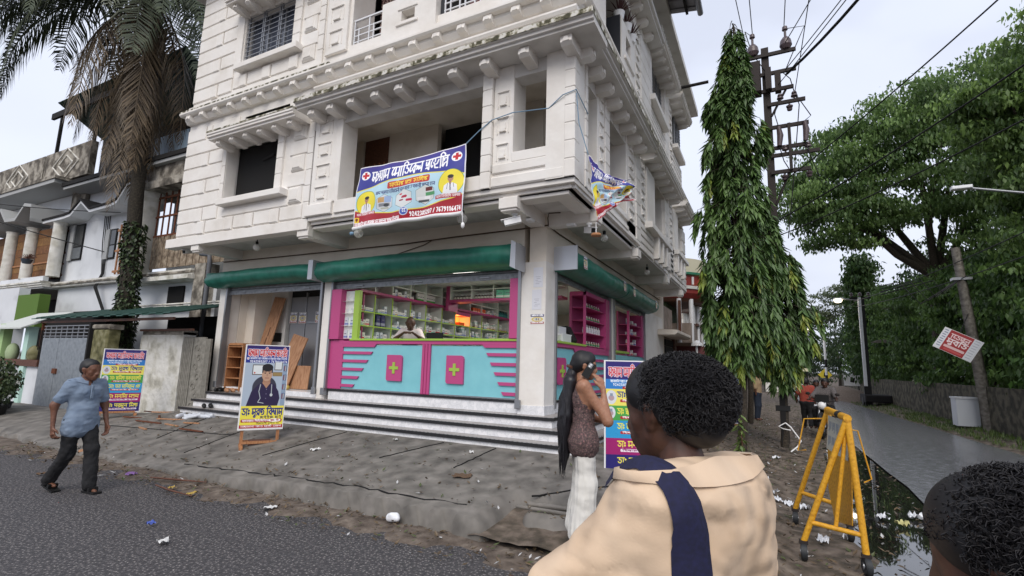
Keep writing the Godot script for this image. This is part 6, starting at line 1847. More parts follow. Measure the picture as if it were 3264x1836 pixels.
# a mast tree: narrow column of hanging wavy leaves
func mast_tree(label: String, at: Vector3, stages: Array, n: int, trunk_top: float, lo: float, bright: float) -> void:
	var o := thing("mast_tree", label, "tree", at, 0.0, "mast trees by the side road")
	var b := MB.new()
	var tp := PackedVector3Array(); var tr := PackedFloat32Array()
	for i in 14:
		var k := i / 13.0
		tp.append(Vector3(0.05 * sin(k * 9.0) + stages[stages.size() - 1][2] * k, k * trunk_top, 0.04 * cos(k * 7.0)))
		tr.append(lerpf(0.085, 0.02, k))
	b.tube(tp, tr, 8)
	put("trunk", b, M.bark, o)
	var tw := MB.new()
	var xs := []; var cs := []
	var y0: float = stages[0][0]; var y1: float = stages[stages.size() - 1][0]
	var made := 0
	while made < n:
		var y := lerpf(y0, y1, rng.randf())
		var r := 0.0; var cx := 0.0
		for i in stages.size() - 1:
			if y >= stages[i][0] and y <= stages[i + 1][0]:
				var k: float = (y - stages[i][0]) / (stages[i + 1][0] - stages[i][0])
				r = lerpf(stages[i][1], stages[i + 1][1], k); cx = lerpf(stages[i][2], stages[i + 1][2], k)
		if rng.randf() > 0.25 + r: continue
		var a := rnd(0, TAU)
		# uneven outline: some directions and heights bulge
		var bul := 0.84 + 0.24 * sin(a * 3.0 + y * 2.3) + 0.16 * sin(y * 5.1 + a)
		var rr := r * bul * pow(rng.randf(), 0.38)
		var c := Vector3(cx + cos(a) * rr, y, sin(a) * rr)
		var side := Vector3(cos(a), 0, sin(a))
		var ll := rnd(0.30, 0.55)
		tw.tube(PackedVector3Array([Vector3(cx, y + 0.15, 0), c.lerp(Vector3(cx, y + 0.28, 0), 0.35), c + Vector3(0, 0.02, 0), c + side * 0.06 + Vector3(0, -ll, 0)]), PackedFloat32Array([0.012, 0.009, 0.006, 0.003]), 3, false)
		var young := rng.randf() < 0.12 * bright
		var tone := rng.randf()
		for q in 30:
			var k := q / 29.0
			var p := c + side * 0.06 * k + Vector3(rnd(-0.02, 0.02), -ll * k, rnd(-0.02, 0.02))
			xs.append(hang(p, PI / 2 - a + rnd(-1.5, 1.5), rnd(-0.95, -0.12) * (1.0 - 0.5 * k), rnd(-0.6, 0.6), rnd(0.75, 1.25)))
			var g := Color(0.035, 0.075, 0.022).lerp(Color(0.15, 0.26, 0.07), clampf(0.65 * tone + 0.35 * rng.randf(), 0, 1))
			if young and k > 0.3: g = Color(0.20, 0.29, 0.04).lerp(Color(0.28, 0.25, 0.06), rng.randf() * 0.6)
			cs.append(g)
			made += 1
	put("twig", tw, M.bark, o)
	foliage("crown", xs, cs, 0.25, 0.058, 0.3, 0.12, true, leaf_mat("leaf_gloss", 0.55), o)

func right_side() -> void:
	nm("bark", [[0.0, C(0x1e1a15)], [0.5, C(0x3a332a)], [1.0, C(0x5a5044)]], 2.0, 0.95, 0.04, true, 256, nrm(0.06, 41, 6.0), 0.7)
	mast_tree("tall narrow mast tree with drooping leaves, its top beside the pole insulators", Vector3(2.66, 0.15, -3.4), [[1.75, 0.22, 0.0], [2.2, 0.52, 0.0], [2.8, 0.66, -0.02], [3.6, 0.74, -0.02], [4.4, 0.70, 0.0], [5.2, 0.56, 0.02], [6.2, 0.54, 0.05], [7.3, 0.46, 0.1], [8.2, 0.30, 0.14], [8.95, 0.08, 0.16]], 15500, 8.9, 1.3, 0.7)
	mast_tree("shorter mast tree with pale young leaves behind the yellow barricade", Vector3(3.42, 0.1, -5.2), [[1.55, 0.12, 0.0], [1.9, 0.40, 0.1], [2.4, 0.58, 0.12], [3.0, 0.62, 0.1], [3.8, 0.55, 0.0], [4.6, 0.30, -0.1], [5.2, 0.08, -0.1]], 7000, 5.0, 1.2, 1.6)
	mast_tree("slim mast tree trunk standing behind the poster stand on the verge", Vector3(2.62, 0.15, -9.6), [[2.0, 0.3, 0.0], [3.0, 0.7, 0.0], [4.5, 0.6, 0.0], [6.0, 0.3, 0.0]], 3000, 6.0, 2.0, 0.6)
	# big trees across the side road
	var lf := 0.20
	var lf2 := 0.18
	broad_tree("huge dark spreading tree across the side road, its canopy reaching over the lane", Vector3(9.9, 0, -20.5), 6.0, [[Vector3(-4.2, 10.3, 1.0), Vector3(2.3, 1.5, 2.2)], [Vector3(-2.5, 12.0, 0.5), Vector3(2.3, 1.7, 2.2)], [Vector3(-0.3, 13.4, 0), Vector3(2.4, 1.7, 2.4)], [Vector3(1.8, 14.0, 0), Vector3(2.5, 1.8, 2.4)], [Vector3(-2.8, 8.6, 1.0), Vector3(2.2, 1.3, 2.0)], [Vector3(0.2, 10.5, 0.5), Vector3(2.8, 2.0, 2.6)], [Vector3(3.0, 11.2, 0), Vector3(2.8, 2.4, 2.6)], [Vector3(2.6, 8.0, 0.4), Vector3(2.8, 1.8, 2.2)]], 700, 88, lf, Color(0.05, 0.10, 0.03), Color(0.24, 0.37, 0.11), "big trees behind the roadside wall", 0.34, 0.85)
	broad_tree("tall leafy tree at the upper right corner of the lane with lighter leaf clusters", Vector3(11.6, 0, -12.5), 4.0, [[Vector3(-0.6, 8.0, 0), Vector3(1.7, 1.4, 1.8)], [Vector3(-1.3, 10.2, 0), Vector3(1.5, 1.3, 1.6)], [Vector3(0.4, 11.9, 0), Vector3(1.9, 1.2, 1.8)], [Vector3(1.4, 9.4, 0.2), Vector3(2.2, 1.8, 2.0)], [Vector3(-0.2, 6.0, 0.2), Vector3(1.9, 1.4, 1.8)], [Vector3(2.4, 12.8, 0), Vector3(1.8, 1.4, 1.8)]], 560, 88, lf2, Color(0.05, 0.095, 0.028), Color(0.25, 0.38, 0.10), "big trees behind the roadside wall", 0.22, 0.72)
	broad_tree("dense tree filling the right edge with hanging bright green creeper", Vector3(11.4, 0, -8.0), 1.2, [[Vector3(-1.0, 2.6, 0), Vector3(1.2, 1.3, 1.6)], [Vector3(-0.6, 4.4, 0), Vector3(1.2, 1.2, 1.6)], [Vector3(0.2, 5.6, -0.6), Vector3(1.2, 0.9, 1.4)], [Vector3(-1.2, 2.0, -2.2), Vector3(1.0, 1.1, 1.3)]], 620, 36, 0.20, Color(0.055, 0.12, 0.03), Color(0.22, 0.40, 0.085), "big trees behind the roadside wall", 0.14, 0.45)
	broad_tree("dark tree in the middle of the row behind the concrete pole", Vector3(12.6, 0, -17.0), 3.0, [[Vector3(0, 5.0, 0), Vector3(2.6, 2.0, 2.4)], [Vector3(-1.0, 3.2, 0.5), Vector3(1.8, 1.6, 2.0)], [Vector3(1.4, 7.6, 0), Vector3(2.2, 1.8, 2.2)]], 620, 44, lf, Color(0.025, 0.05, 0.018), Color(0.08, 0.13, 0.04), "big trees behind the roadside wall", 0.26, 0.7)
	# bushes along the wall
	var bl := ["leafy bush behind the wall nearest the white cabinet", "leafy bush behind the wall beside the leaning pole", "leafy bush behind the wall before the lamp post", "leafy bush behind the wall at the lamp post", "leafy bush overhanging the far end of the wall", "last leafy bush before the lane bends out of sight"]
	var bz := [-11.0, -14.5, -18.5, -23.5, -29.5, -37.0]
	for i in 6:
		broad_tree(bl[i], Vector3(10.2 - 0.14 * i, 0, bz[i]), 0.6, [[Vector3(0, 2.1 + 0.3 * (i % 2), 0), Vector3(1.0, 1.2, 2.0)], [Vector3(0.2, 3.4 + 0.5 * (i % 3), 0.6), Vector3(1.1, 1.2, 1.9)], [Vector3(0.4, 4.6 + 0.3 * i, -0.6), Vector3(1.2, 1.2, 2.0)]], 330, 38, lf, Color(0.038, 0.08, 0.024), Color(0.16, 0.27, 0.065), "bushes along the roadside wall", 0.1, 0.6)
	# far trees closing the lane
	var far := [["pale feathery tree far down the lane", Vector3(10.5, 0, -62), 4.0, [[Vector3(0, 9.5, 0), Vector3(3.2, 2.2, 3.0)], [Vector3(-2.6, 8.2, 0), Vector3(2.0, 1.2, 2.0)], [Vector3(1.5, 11.0, 0), Vector3(2.2, 1.3, 2.0)]], 330, Color(0.07, 0.10, 0.05), Color(0.16, 0.19, 0.10)],
		["round dark tree far left of the lane bend", Vector3(6.6, 0, -68), 2.0, [[Vector3(0, 4.2, 0), Vector3(3.0, 2.6, 3.0)], [Vector3(-2.0, 3.0, 0), Vector3(2.2, 2.2, 2.0)]], 330, Color(0.025, 0.045, 0.02), Color(0.07, 0.11, 0.04)],
		["dark tree in the middle of the lane bend", Vector3(11.0, 0, -56), 2.0, [[Vector3(0, 4.5, 0), Vector3(3.0, 3.0, 3.0)], [Vector3(2.0, 6.0, 0), Vector3(2.4, 2.4, 2.4)]], 380, Color(0.02, 0.04, 0.018), Color(0.06, 0.10, 0.036)],
		["creeper wrapped column tree by the lamp post", Vector3(9.3, 0, -33), 3.0, [[Vector3(0, 3.4, 0), Vector3(1.3, 2.2, 1.4)], [Vector3(-0.2, 6.4, 0), Vector3(0.9, 2.0, 1.0)], [Vector3(-0.3, 8.6, 0), Vector3(0.6, 1.2, 0.7)]], 420, Color(0.025, 0.06, 0.018), Color(0.08, 0.14, 0.036)],
		["wide dark tree behind the lamp posts", Vector3(13.5, 0, -42), 3.0, [[Vector3(0, 6.0, 0), Vector3(3.4, 3.4, 3.4)], [Vector3(-2.4, 4.2, 0), Vector3(2.4, 2.6, 2.4)], [Vector3(2.0, 9.0, 0), Vector3(2.8, 2.4, 2.8)]], 560, Color(0.018, 0.038, 0.015), Color(0.055, 0.095, 0.032)],
		["low bushes at the left of the far lane", Vector3(3.4, 0, -58), 1.0, [[Vector3(0, 2.4, 0), Vector3(3.0, 2.0, 2.0)], [Vector3(-3.0, 3.2, 0), Vector3(2.6, 2.4, 2.0)]], 300, Color(0.025, 0.045, 0.02), Color(0.06, 0.10, 0.036)]]
	far.append(["dark hedge of trees closing the end of the lane", Vector3(7.0, -0.5, -76), 1.0, [[Vector3(0, 3.0, 0), Vector3(5.0, 3.0, 2.5)], [Vector3(-4.5, 3.5, 0), Vector3(3.5, 3.2, 2.5)], [Vector3(4.0, 4.5, 0), Vector3(4.0, 3.6, 2.5)]], 520, Color(0.03, 0.05, 0.025), Color(0.07, 0.11, 0.045)])
	for f in far: broad_tree(f[0], f[1], f[2], f[3], f[4], 22, 0.3, f[5], f[6], "far trees down the lane", 0.2, 0.8)
	roadside()
	poles()
	far_building()

func roadside() -> void:
	var w := thing("roadside_wall", "long dark stained boundary wall along the far side of the side road", "wall")
	var z := -4.0
	var i := 0
	while z > -46.0:
		put("wall_panel", MB.new().frus(9.0 - 0.008 * i, 9.22 - 0.008 * i, -0.1, 1.42 + 0.01 * sin(i * 2.0), z - 3.0, z, 0.0), M.stain_wall if M.has("stain_wall") else nm("stain_wall", [[0.0, C(0x24221c)], [0.4, C(0x3d3a2e)], [0.55, C(0x544f42)], [0.8, C(0x5f5a4a)], [1.0, C(0x777060)]], 0.35, 0.95, 0.014, true, 512), w)
		z -= 3.0
		i += 1
	# grass along the verges: blades in one mass
	var xs := []; var cs := []
	var f := nz(0.6, 90, 3)
	for k in 26000:
		var zz := rnd(-44.0, 2.0) if rng.randf() < 0.5 else rnd(-20.0, 0.0)
		var x := rnd(7.2, 9.2) + clampf((zz + 8.0) * 0.03, 0.0, 0.5)
		if x < lerpf(8.75, 7.45, clampf((2.3 - zz) / 28.0, 0.0, 1.0)) + 0.1 * f.get_noise_2d(zz * 2.0, 0.0): continue
		if f.get_noise_2d(x * 3.0, zz) < -0.25: continue
		xs.append(Transform3D(Basis(Vector3.UP, rnd(0, TAU)) * Basis(Vector3.RIGHT, PI + rnd(-0.7, 0.7)) * Basis().scaled(Vector3.ONE * rnd(0.6, 1.5)), Vector3(x, -0.06 + 0.14 * smoothstep(7.6, 8.8, x), zz)))
		cs.append(Color(0.04, 0.075, 0.018).lerp(Color(0.13, 0.19, 0.04), rng.randf()))
	for k in 5200:
		var zz := rnd(-24.0, 1.0)
		var x := rnd(2.0, 4.6)
		if f.get_noise_2d(x * 1.3 + 50.0, zz * 0.9) < 0.10: continue
		xs.append(Transform3D(Basis(Vector3.UP, rnd(0, TAU)) * Basis(Vector3.RIGHT, PI + rnd(-0.9, 0.9)) * Basis().scaled(Vector3.ONE * rnd(0.35, 0.9)), Vector3(x, hgt(x, minf(zz, 2.0)) - 0.02, zz)))
		cs.append(Color(0.035, 0.06, 0.018).lerp(Color(0.11, 0.15, 0.04), rng.randf()))
	var g := scatter("grass", leaf(0.11, 0.014, 0.1, 0.1), leaf_mat("leaf_mid", 0.3), xs, cs, self, true)
	tag(g, "short green grass growing along both verges of the side road", "grass")
	var bx := thing("utility_cabinet", "small white metal cabinet standing on the grass before the stained wall", "cabinet", Vector3(8.72, 0.06, -13.65))
	put("body", MB.new().frus(-0.30, 0.30, 0.10, 0.95, -0.25, 0.25, 0.01), pm("cabinet_white", C(0xd6dade), 0.5), bx)
	put("lid", MB.new().box(-0.325, 0.325, 0.951, 1.0, -0.275, 0.275), M.white_metal, bx)
	for e in [-0.24, 0.2]: put("foot", MB.new().box(e, e + 0.06, -0.05, 0.1, -0.2, 0.2), M.dark_wall, bx)
	var sp := thing("sand_heap", "brown heap of sand beside the lane before the lamp post", "heap", Vector3(7.3, -0.2, -31.5))
	put("sand", MB.new().lathe([[2.3, 0.0], [1.7, 0.45], [1.0, 0.85], [0.4, 1.05], [0.0, 1.1]], Vector3.ZERO, 16), nm("sand", [[0.0, C(0x5c5048)], [1.0, C(0x8a7c6e)]], 1.0, 0.95, 0.04), sp)
	var ct := thing("handcart", "dark low cart parked by the lamp post", "cart", Vector3(8.35, -0.15, -26.6))
	put("tray", MB.new().frus(-0.6, 0.6, 0.35, 0.75, -0.9, 0.9, 0.05), M.dark_wall, ct)
	for e in [-0.62, 0.56]: put("wheel", MB.new().tube(PackedVector3Array([Vector3(e, 0.3, 0), Vector3(e + 0.06, 0.3, 0)]), PackedFloat32Array([0.3]), 14), M.black, ct)
	var ns := thing("notice_board", "small white notice board on the wall far down the lane", "notice board", Vector3(8.1, 0.0, -33.2))
	put("board", MB.new().box(-0.45, 0.45, 0.9, 1.6, 0.0, 0.04), M.white_plastic, ns)
	for e in [-0.4, 0.34]: put("leg", MB.new().box(e, e + 0.06, -0.2, 0.9, 0.0, 0.04), M.dark_wall, ns)
	put("emblem", MB.new().prism(PackedVector2Array([Vector2(-0.1, 1.15), Vector2(0.12, 1.1), Vector2(0.2, 1.45), Vector2(0.02, 1.38), Vector2(-0.06, 1.5)]), 0.041, 0.045), M.dark_wall, ns)
	var ym := thing("warning_sign", "yellow diamond road warning sign on a striped post far down the lane", "road sign", Vector3(7.25, -0.2, -41.0))
	put("plate", MB.new().prism(PackedVector2Array([Vector2(-0.5, 1.75), Vector2(0, 1.25), Vector2(0.5, 1.75), Vector2(0, 2.25)]), 0.0, 0.03), pm("sign_yellow", C(0xd8c23a), 0.5), ym)
	put("symbol", MB.new().prism(PackedVector2Array([Vector2(-0.1, 1.6), Vector2(0.1, 1.6), Vector2(0.06, 1.95), Vector2(-0.06, 1.95)]), 0.031, 0.036), M.black, ym)
	put("post", MB.new().box(-0.04, 0.04, 0.0, 1.3, -0.05, -0.01), M.dark_wall, ym)
	var st := thing("roadside_stall", "low shop front with a pale awning far down the lane", "stall", Vector3(4.6, -0.3, -50.0))
	put("awning", MB.new().box(-2.0, 2.0, 2.1, 2.4, -0.6, 0.6), pm("awning_pale", C(0xcfc8a8), 0.7), st)
	put("back", MB.new().box(-1.9, 1.9, 0.0, 2.1, -0.6, -0.5), M.dark_wall, st)
	put("counter", MB.new().box(-1.8, 1.8, 0.0, 0.9, 0.2, 0.5), M.dirty_white, st)
	for e in [-1.9, 1.84]: put("post", MB.new().box(e, e + 0.06, 0.0, 2.1, 0.45, 0.55), M.dark_wall, st)

func lamp_head(o: Node3D, tip: Vector3, glow: bool) -> void:
	put("lamp_head", MB.new().frus(tip.x - 0.30, tip.x + 0.16, tip.y - 0.04, tip.y + 0.06, tip.z - 0.09, tip.z + 0.09, 0.02), M.white_metal, o)
	if glow:
		put("lamp_light", MB.new().ball(tip + Vector3(-0.1, -0.09, 0), Vector3(0.20, 0.13, 0.16), 10, 8), emit("lamp_glow", Color(1.0, 0.93, 0.82), 6.0), o)
		var l := OmniLight3D.new()
		l.name = "street_light"
		l.light_energy = 0.6; l.light_color = Color(1.0, 0.93, 0.82); l.light_size = 0.12; l.omni_range = 30.0; l.omni_attenuation = 2.0; l.shadow_enabled = true
		l.position = o.position + tip + Vector3(-0.1, -0.09, 0)
		add_child(l)

func insulator(o: Node, p: Vector3, s := 1.0, down := false) -> void:
	var b := MB.new()
	var pr := [[0.0, 0.0], [0.02, 0.0], [0.02, 0.05], [0.075, 0.06], [0.065, 0.10], [0.03, 0.11], [0.06, 0.13], [0.05, 0.17], [0.0, 0.19]]
	var q := []
	for e in pr: q.append([e[0] * s, e[1] * s])
	if down: b.t = xf(p, Vector3(180, 0, 0))
	b.lathe(q, Vector3.ZERO if down else p, 10)
	put("insulator", b, M.porcelain, o)

func poles() -> void:
	pm("porcelain", C(0x54474a), 0.35)
	pm("pole_concrete", C(0x77726a), 0.9)
	nm("pole_old", [[0.0, C(0x4a463f)], [0.6, C(0x77726a)], [1.0, C(0x97928a)]], 0.9, 0.9, 0.03)
	# steel utility pole behind the mast tree with cross arms to the right
	var o := thing("utility_pole", "dark steel utility pole with cross arms and insulators behind the mast tree", "utility pole", Vector3(3.47, 0.0, -6.6))
	put("pole", MB.new().box(-0.09, 0.09, 0.0, 10.3, -0.09, 0.09), M.dark_steel if M.has("dark_steel") else pm("dark_steel", C(0x2f2826), 0.7, 0.3), o)
	var ds: Material = M.dark_steel
	var arms := [[9.95, -0.6, 1.05], [9.40, -0.75, 1.0], [8.92, -0.5, 0.95], [8.00, 0.0, 1.25], [7.28, 0.0, 0.98], [7.12, 0.0, 0.98], [6.70, 0.0, 1.2], [6.30, 0.0, 0.88]]
	arms = [[10.05, -0.5, 0.72], [9.50, -0.55, 0.70], [9.02, -0.4, 0.62], [8.62, 0.0, 0.86], [7.97, 0.0, 0.90], [7.40, 0.0, 0.9], [7.20, 0.0, 1.1], [6.75, 0.0, 0.88]]
	for a in arms: put("cross_arm", MB.new().box(a[1], a[2], a[0] - 0.045, a[0] + 0.045, 0.09, 0.16), ds, o)
	put("frame_post", MB.new().box(0.42, 0.49, 6.75, 8.0, 0.16, 0.22), ds, o)
	put("brace", MB.new().bar(Vector3(0.42, 6.75, 0.1), Vector3(0.08, 5.9, 0.1), 0.03, 4), ds, o)
	put("brace", MB.new().bar(Vector3(0.45, 9.0, 0.1), Vector3(0.08, 8.3, 0.1), 0.03, 4), ds, o)
	put("transformer_box", MB.new().frus(-0.42, -0.12, 9.0, 9.9, -0.1, 0.24, 0.03), ds, o)
	put("fuse", MB.new().box(0.2, 0.34, 8.95, 9.5, 0.0, 0.2), ds, o)
	put("fuse", MB.new().box(-0.02, 0.12, 9.0, 9.6, 0.1, 0.3), ds, o)
	for e in [[-0.28, 10.1], [0.5, 10.1]]:
		put("disc_insulator", MB.new().lathe([[0.0, -0.02], [0.10, 0.0], [0.15, 0.10], [0.13, 0.24], [0.07, 0.33], [0.03, 0.36], [0.03, 0.52], [0.07, 0.55], [0.06, 0.64], [0.0, 0.68]], Vector3(e[0], e[1], 0.12), 12), M.porcelain, o)
	for e in [[0.3, 8.67], [0.62, 8.67], [0.85, 7.25], [0.35, 7.25]]: insulator(o, Vector3(e[0], e[1], 0.12), 1.1)
	for e in [[0.5, 8.56], [0.3, 6.70], [0.84, 6.72]]: insulator(o, Vector3(e[0], e[1], 0.12), 1.1, true)
	for e in [[0.22, 7.42], [0.80, 7.46]]:
		put("fuse_cutout", MB.new().tube(PackedVector3Array([Vector3(e[0], e[1], 0.2), Vector3(e[0] + 0.03, e[1] + 0.28, 0.2), Vector3(e[0], e[1] + 0.52, 0.2)]), PackedFloat32Array([0.055, 0.075, 0.05]), 8), M.porcelain, o)
	var jw := MB.new()
	for e in [[Vector3(0.62, 8.86, 0.12), Vector3(0.95, 8.1, 0.2), Vector3(0.80, 7.98, 0.2)], [Vector3(0.3, 8.86, 0.12), Vector3(0.15, 8.3, 0.2), Vector3(0.22, 7.95, 0.2)], [Vector3(0.80, 7.4, 0.2), Vector3(0.92, 6.9, 0.2), Vector3(1.05, 6.5, 0.15)], [Vector3(0.22, 7.4, 0.2), Vector3(0.3, 7.0, 0.2), Vector3(0.4, 6.8, 0.15)], [Vector3(0.5, 10.7, 0.1), Vector3(0.95, 10.65, 0.1), Vector3(0.75, 10.2, 0.1), Vector3(0.45, 9.5, 0.1)], [Vector3(-0.28, 10.7, 0.1), Vector3(-0.45, 10.9, 0.1), Vector3(-0.3, 10.2, 0.1), Vector3(0.0, 9.6, 0.1)], [Vector3(0.6, 9.0, 0.1), Vector3(0.72, 8.5, 0.1), Vector3(0.55, 7.0, 0.1), Vector3(0.3, 5.0, 0.1)], [Vector3(0.4, 9.4, 0.2), Vector3(0.55, 9.2, 0.2), Vector3(0.62, 8.9, 0.1)]]:
		jw.tube(PackedVector3Array(e), PackedFloat32Array([0.012]), 4)
	put("jumper_wire", jw, M.cable, o)
	# overhead wires, each between two supports
	var w := [[Vector3(3.2, 10.8, -6.5), Vector3(2.75, 13.5, 13.0), 0.4, 0.012], [Vector3(3.96, 10.8, -6.5), Vector3(4.1, 13.5, 13.0), 0.4, 0.012], [Vector3(3.1, 9.9, -6.5), Vector3(1.4, 13.5, 13.0), 0.4, 0.010], [Vector3(4.1, 8.8, -6.5), Vector3(5.2, 13.4, 13.0), 0.4, 0.010], [Vector3(3.9, 10.2, -6.5), Vector3(9.6, 13.2, 9.0), 0.5, 0.012], [Vector3(3.9, 9.5, -6.5), Vector3(11.0, 12.2, 8.5), 0.5, 0.012], [Vector3(3.7, 9.1, -6.5), Vector3(10.4, 11.5, 7.0), 0.3, 0.012],
		[Vector3(3.95, 9.38, -6.45), Vector3(9.0, 11.6, 5.0), 1.0, 0.035],
		[Vector3(3.75, 6.5, -6.5), Vector3(9.2, 8.8, 2.0), 0.25, 0.014], [Vector3(3.6, 5.5, -6.5), Vector3(9.6, 7.6, 1.4), 0.25, 0.016], [Vector3(3.6, 5.1, -6.5), Vector3(9.8, 6.6, 1.0), 0.25, 0.014], [Vector3(7.6, 5.7, -26.0), Vector3(9.6, 5.4, 0.5), 0.3, 0.016], [Vector3(7.7, 5.4, -26.0), Vector3(9.7, 4.8, 0.5), 0.35, 0.016], [Vector3(7.6, 5.6, -26.0), Vector3(5.4, 6.0, -60.0), 0.5, 0.02], [Vector3(3.5, 3.6, -6.6), Vector3(1.0, 5.4, -14.0), 0.2, 0.016], [Vector3(-30.0, 9.5, 6.0), Vector3(-15.5, 4.9, -0.5), 0.2, 0.016], [Vector3(-30.0, 8.5, 3.0), Vector3(-16.0, 6.4, -1.0), 0.3, 0.014]]
	var wl := ["thin wire rising from the left insulator of the utility pole", "thin wire rising from the right insulator of the utility pole", "thin wire rising over the mast tree top", "thin wire rising from the second cross arm", "wire running from the pole head to the upper right", "second wire running from the pole head to the upper right", "third, lower wire running from the pole head to the upper right", "thick twisted black cable sagging from the pole to the upper right", "highest wire slanting across the big tree", "second wire slanting across the big tree", "third wire slanting across the big tree", "upper wire along the lane between the lamp post and the right edge", "lower wire along the lane between the lamp post and the right edge", "wire running away from the lamp post down the lane", "dark wire from the pole to the red balcony house", "wire slanting down to the old house wall", "upper wire reaching the old house at left"]
	for i in w.size():
		var p := PackedVector3Array()
		for k in 17:
			var u := k / 16.0
			p.append((w[i][0] as Vector3).lerp(w[i][1], u) - Vector3(0, w[i][2] * 4.0 * u * (1.0 - u), 0))
		tag(put("overhead_wire", MB.new().tube(p, PackedFloat32Array([w[i][3]]), 5), M.cable), wl[i], "wire", "overhead wires")
	# street lamp post painted black and white
	var lp := thing("street_lamp", "black and white street lamp post at the edge of the lane, its lamp lit", "street lamp", Vector3(7.93, -0.15, -26.2))
	put("post", MB.new().box(-0.14, 0.19, 0.0, 1.2, -0.1, 0.1), M.black, lp)
	put("post", MB.new().box(-0.11, 0.03, 1.2, 6.1, -0.08, 0.08), M.white_metal, lp)
	put("post", MB.new().box(0.031, 0.18, 1.2, 6.1, -0.06, 0.08), M.black, lp)
	put("arm", MB.new().bar(Vector3(-0.05, 5.95, 0), Vector3(-0.95, 6.05, 0), 0.04, 6), M.steel, lp)
	put("cross_arm", MB.new().box(-0.5, 0.5, 6.02, 6.12, -0.05, 0.05), M.dark_wall, lp)
	for e in [-0.4, 0.0, 0.4]: insulator(lp, Vector3(e, 6.12, 0), 1.4)
	lamp_head(lp, Vector3(-0.95, 6.05, 0), true)
	var l2 := thing("street_lamp", "further white and black banded street lamp post with a lit lamp", "street lamp", Vector3(7.05, -0.2, -37.5))
	for k in 9: put("post_band", MB.new().bar(Vector3(0, k * 0.58, 0), Vector3(0, k * 0.58 + 0.58, 0), 0.085, 8), M.white_metal if k % 2 or k > 5 else M.black, l2)
	put("arm", MB.new().bar(Vector3(0, 5.2, 0), Vector3(-0.7, 5.25, 0), 0.04, 6), M.steel, l2)
	lamp_head(l2, Vector3(-0.8, 5.25, 0), true)
	# leaning concrete pole with the tilted sign
	var cp := thing("concrete_pole", "leaning square concrete pole with cable clamps standing in the bushes", "utility pole", Vector3(8.98, -0.05, -12.8))
	put("pole", MB.new().tube(PackedVector3Array([Vector3(0.05, 0, 0), Vector3(-0.32, 5.8, 0)]), PackedFloat32Array([0.17, 0.12]), 4), M.pole_old, cp)
	put("clamp", MB.new().box(-0.50, -0.02, 4.75, 4.83, -0.13, 0.14), M.steel, cp)
	for k in 4: put("cable", MB.new().tube(PackedVector3Array([Vector3(-0.3, 4.8, 0.1), Vector3(-0.8 - 0.2 * k, 4.3 - 0.1 * k, 0.3), Vector3(-1.0 - 0.3 * k, 4.75, 0.2), Vector3(-2.2, 4.5 + 0.1 * k, -1.0)]), PackedFloat32Array([0.018]), 4), M.cable, cp)
	var la := thing("street_lamp", "long thin lamp arm with a flat white lamp reaching in from the right edge", "street lamp", Vector3(9.9, 0.0, -10.2))
	put("post", MB.new().bar(Vector3(0.6, 0, 0), Vector3(0.6, 6.4, 0), 0.09, 8), M.pole_old, la)
	put("arm", MB.new().bar(Vector3(0.6, 6.35, 0), Vector3(-1.55, 6.92, 0), 0.035, 6), M.steel, la)
	lamp_head(la, Vector3(-1.6, 6.93, 0), false)
	for e in [[9.30, 5.05, -24.0, "upper flat lamp on an arm before the dark trees"], [8.75, 3.35, -24.5, "lower flat lamp on an arm before the dark trees"]]:
		var q := thing("lamp_arm", e[3], "street lamp", Vector3(e[0], e[1], e[2]), 0.0, "unlit lamps in the trees")
		put("arm", MB.new().bar(Vector3(0, 0, 0), Vector3(1.6, 0.25, 0), 0.03, 5), M.steel, q)
		put("lamp_head", MB.new().prism(PackedVector2Array([Vector2(-0.75, -0.02), Vector2(0.1, -0.04), Vector2(0.1, 0.06), Vector2(-0.2, 0.16), Vector2(-0.5, 0.10)]), -0.12, 0.12), M.pole_concrete, q)
	# tilted red and white sign
	var tsg := thing("tilted_sign", "red and white printed sign hanging askew before the bushes at right", "sign", Vector3(8.15, 2.63, -11.6))
	var b := MB.new()
	b.t = xf(Vector3.ZERO, Vector3(0, -15, 0)) * xf(Vector3.ZERO, Vector3(0, 0, -31))
	b.box(-0.47, 0.47, -0.33, 0.33, -0.02, 0.0)
	put("board", b, M.white_plastic, tsg)
	var cv := Canvas.new(384, 272, C(0x9c2a2c))
	cv.rect(0, 0, 64, 272, C(0xd8d9de)); cv.rect(300, 0, 84, 272, C(0xcfd2d6))
	write(cv, "a,e,D,E,n", 90, 40, 50, 11, C(0xe4c8c8), 190); write(cv, "s,u,b,i,D", 84, 108, 54, 12, C(0xe9d8d8), 200)
	cv.rrect(80, 190, 210, 30, 10, C(0xd9b6b4)); cv.rrect(96, 230, 180, 24, 8, C(0xb84a48))
	for k in 8: cv.rect(10 + (k % 2) * 6, 16 + k * 30, 36, 12, C(0x8c93a8)); cv.rect(314, 14 + k * 32, 50, 8, C(0xa6a9b2))
	var q := MB.new()
	q.t = b.t
	q.quad(Vector3(-0.46, -0.32, 0.004), Vector3(0.46, -0.32, 0.004), Vector3(0.46, 0.32, 0.004), Vector3(-0.46, 0.32, 0.004))
	put("print", q, printed("tilted_print", cv.tex()), tsg)
	put("rope", MB.new().bar(Vector3(0.1, 0.38, -0.02), Vector3(0.62, 1.0, -1.1), 0.012, 4), M.cable, tsg)
	put("rope", MB.new().bar(Vector3(0.3, -0.1, -0.03), Vector3(0.75, -0.1, -1.1), 0.012, 4), M.cable, tsg)

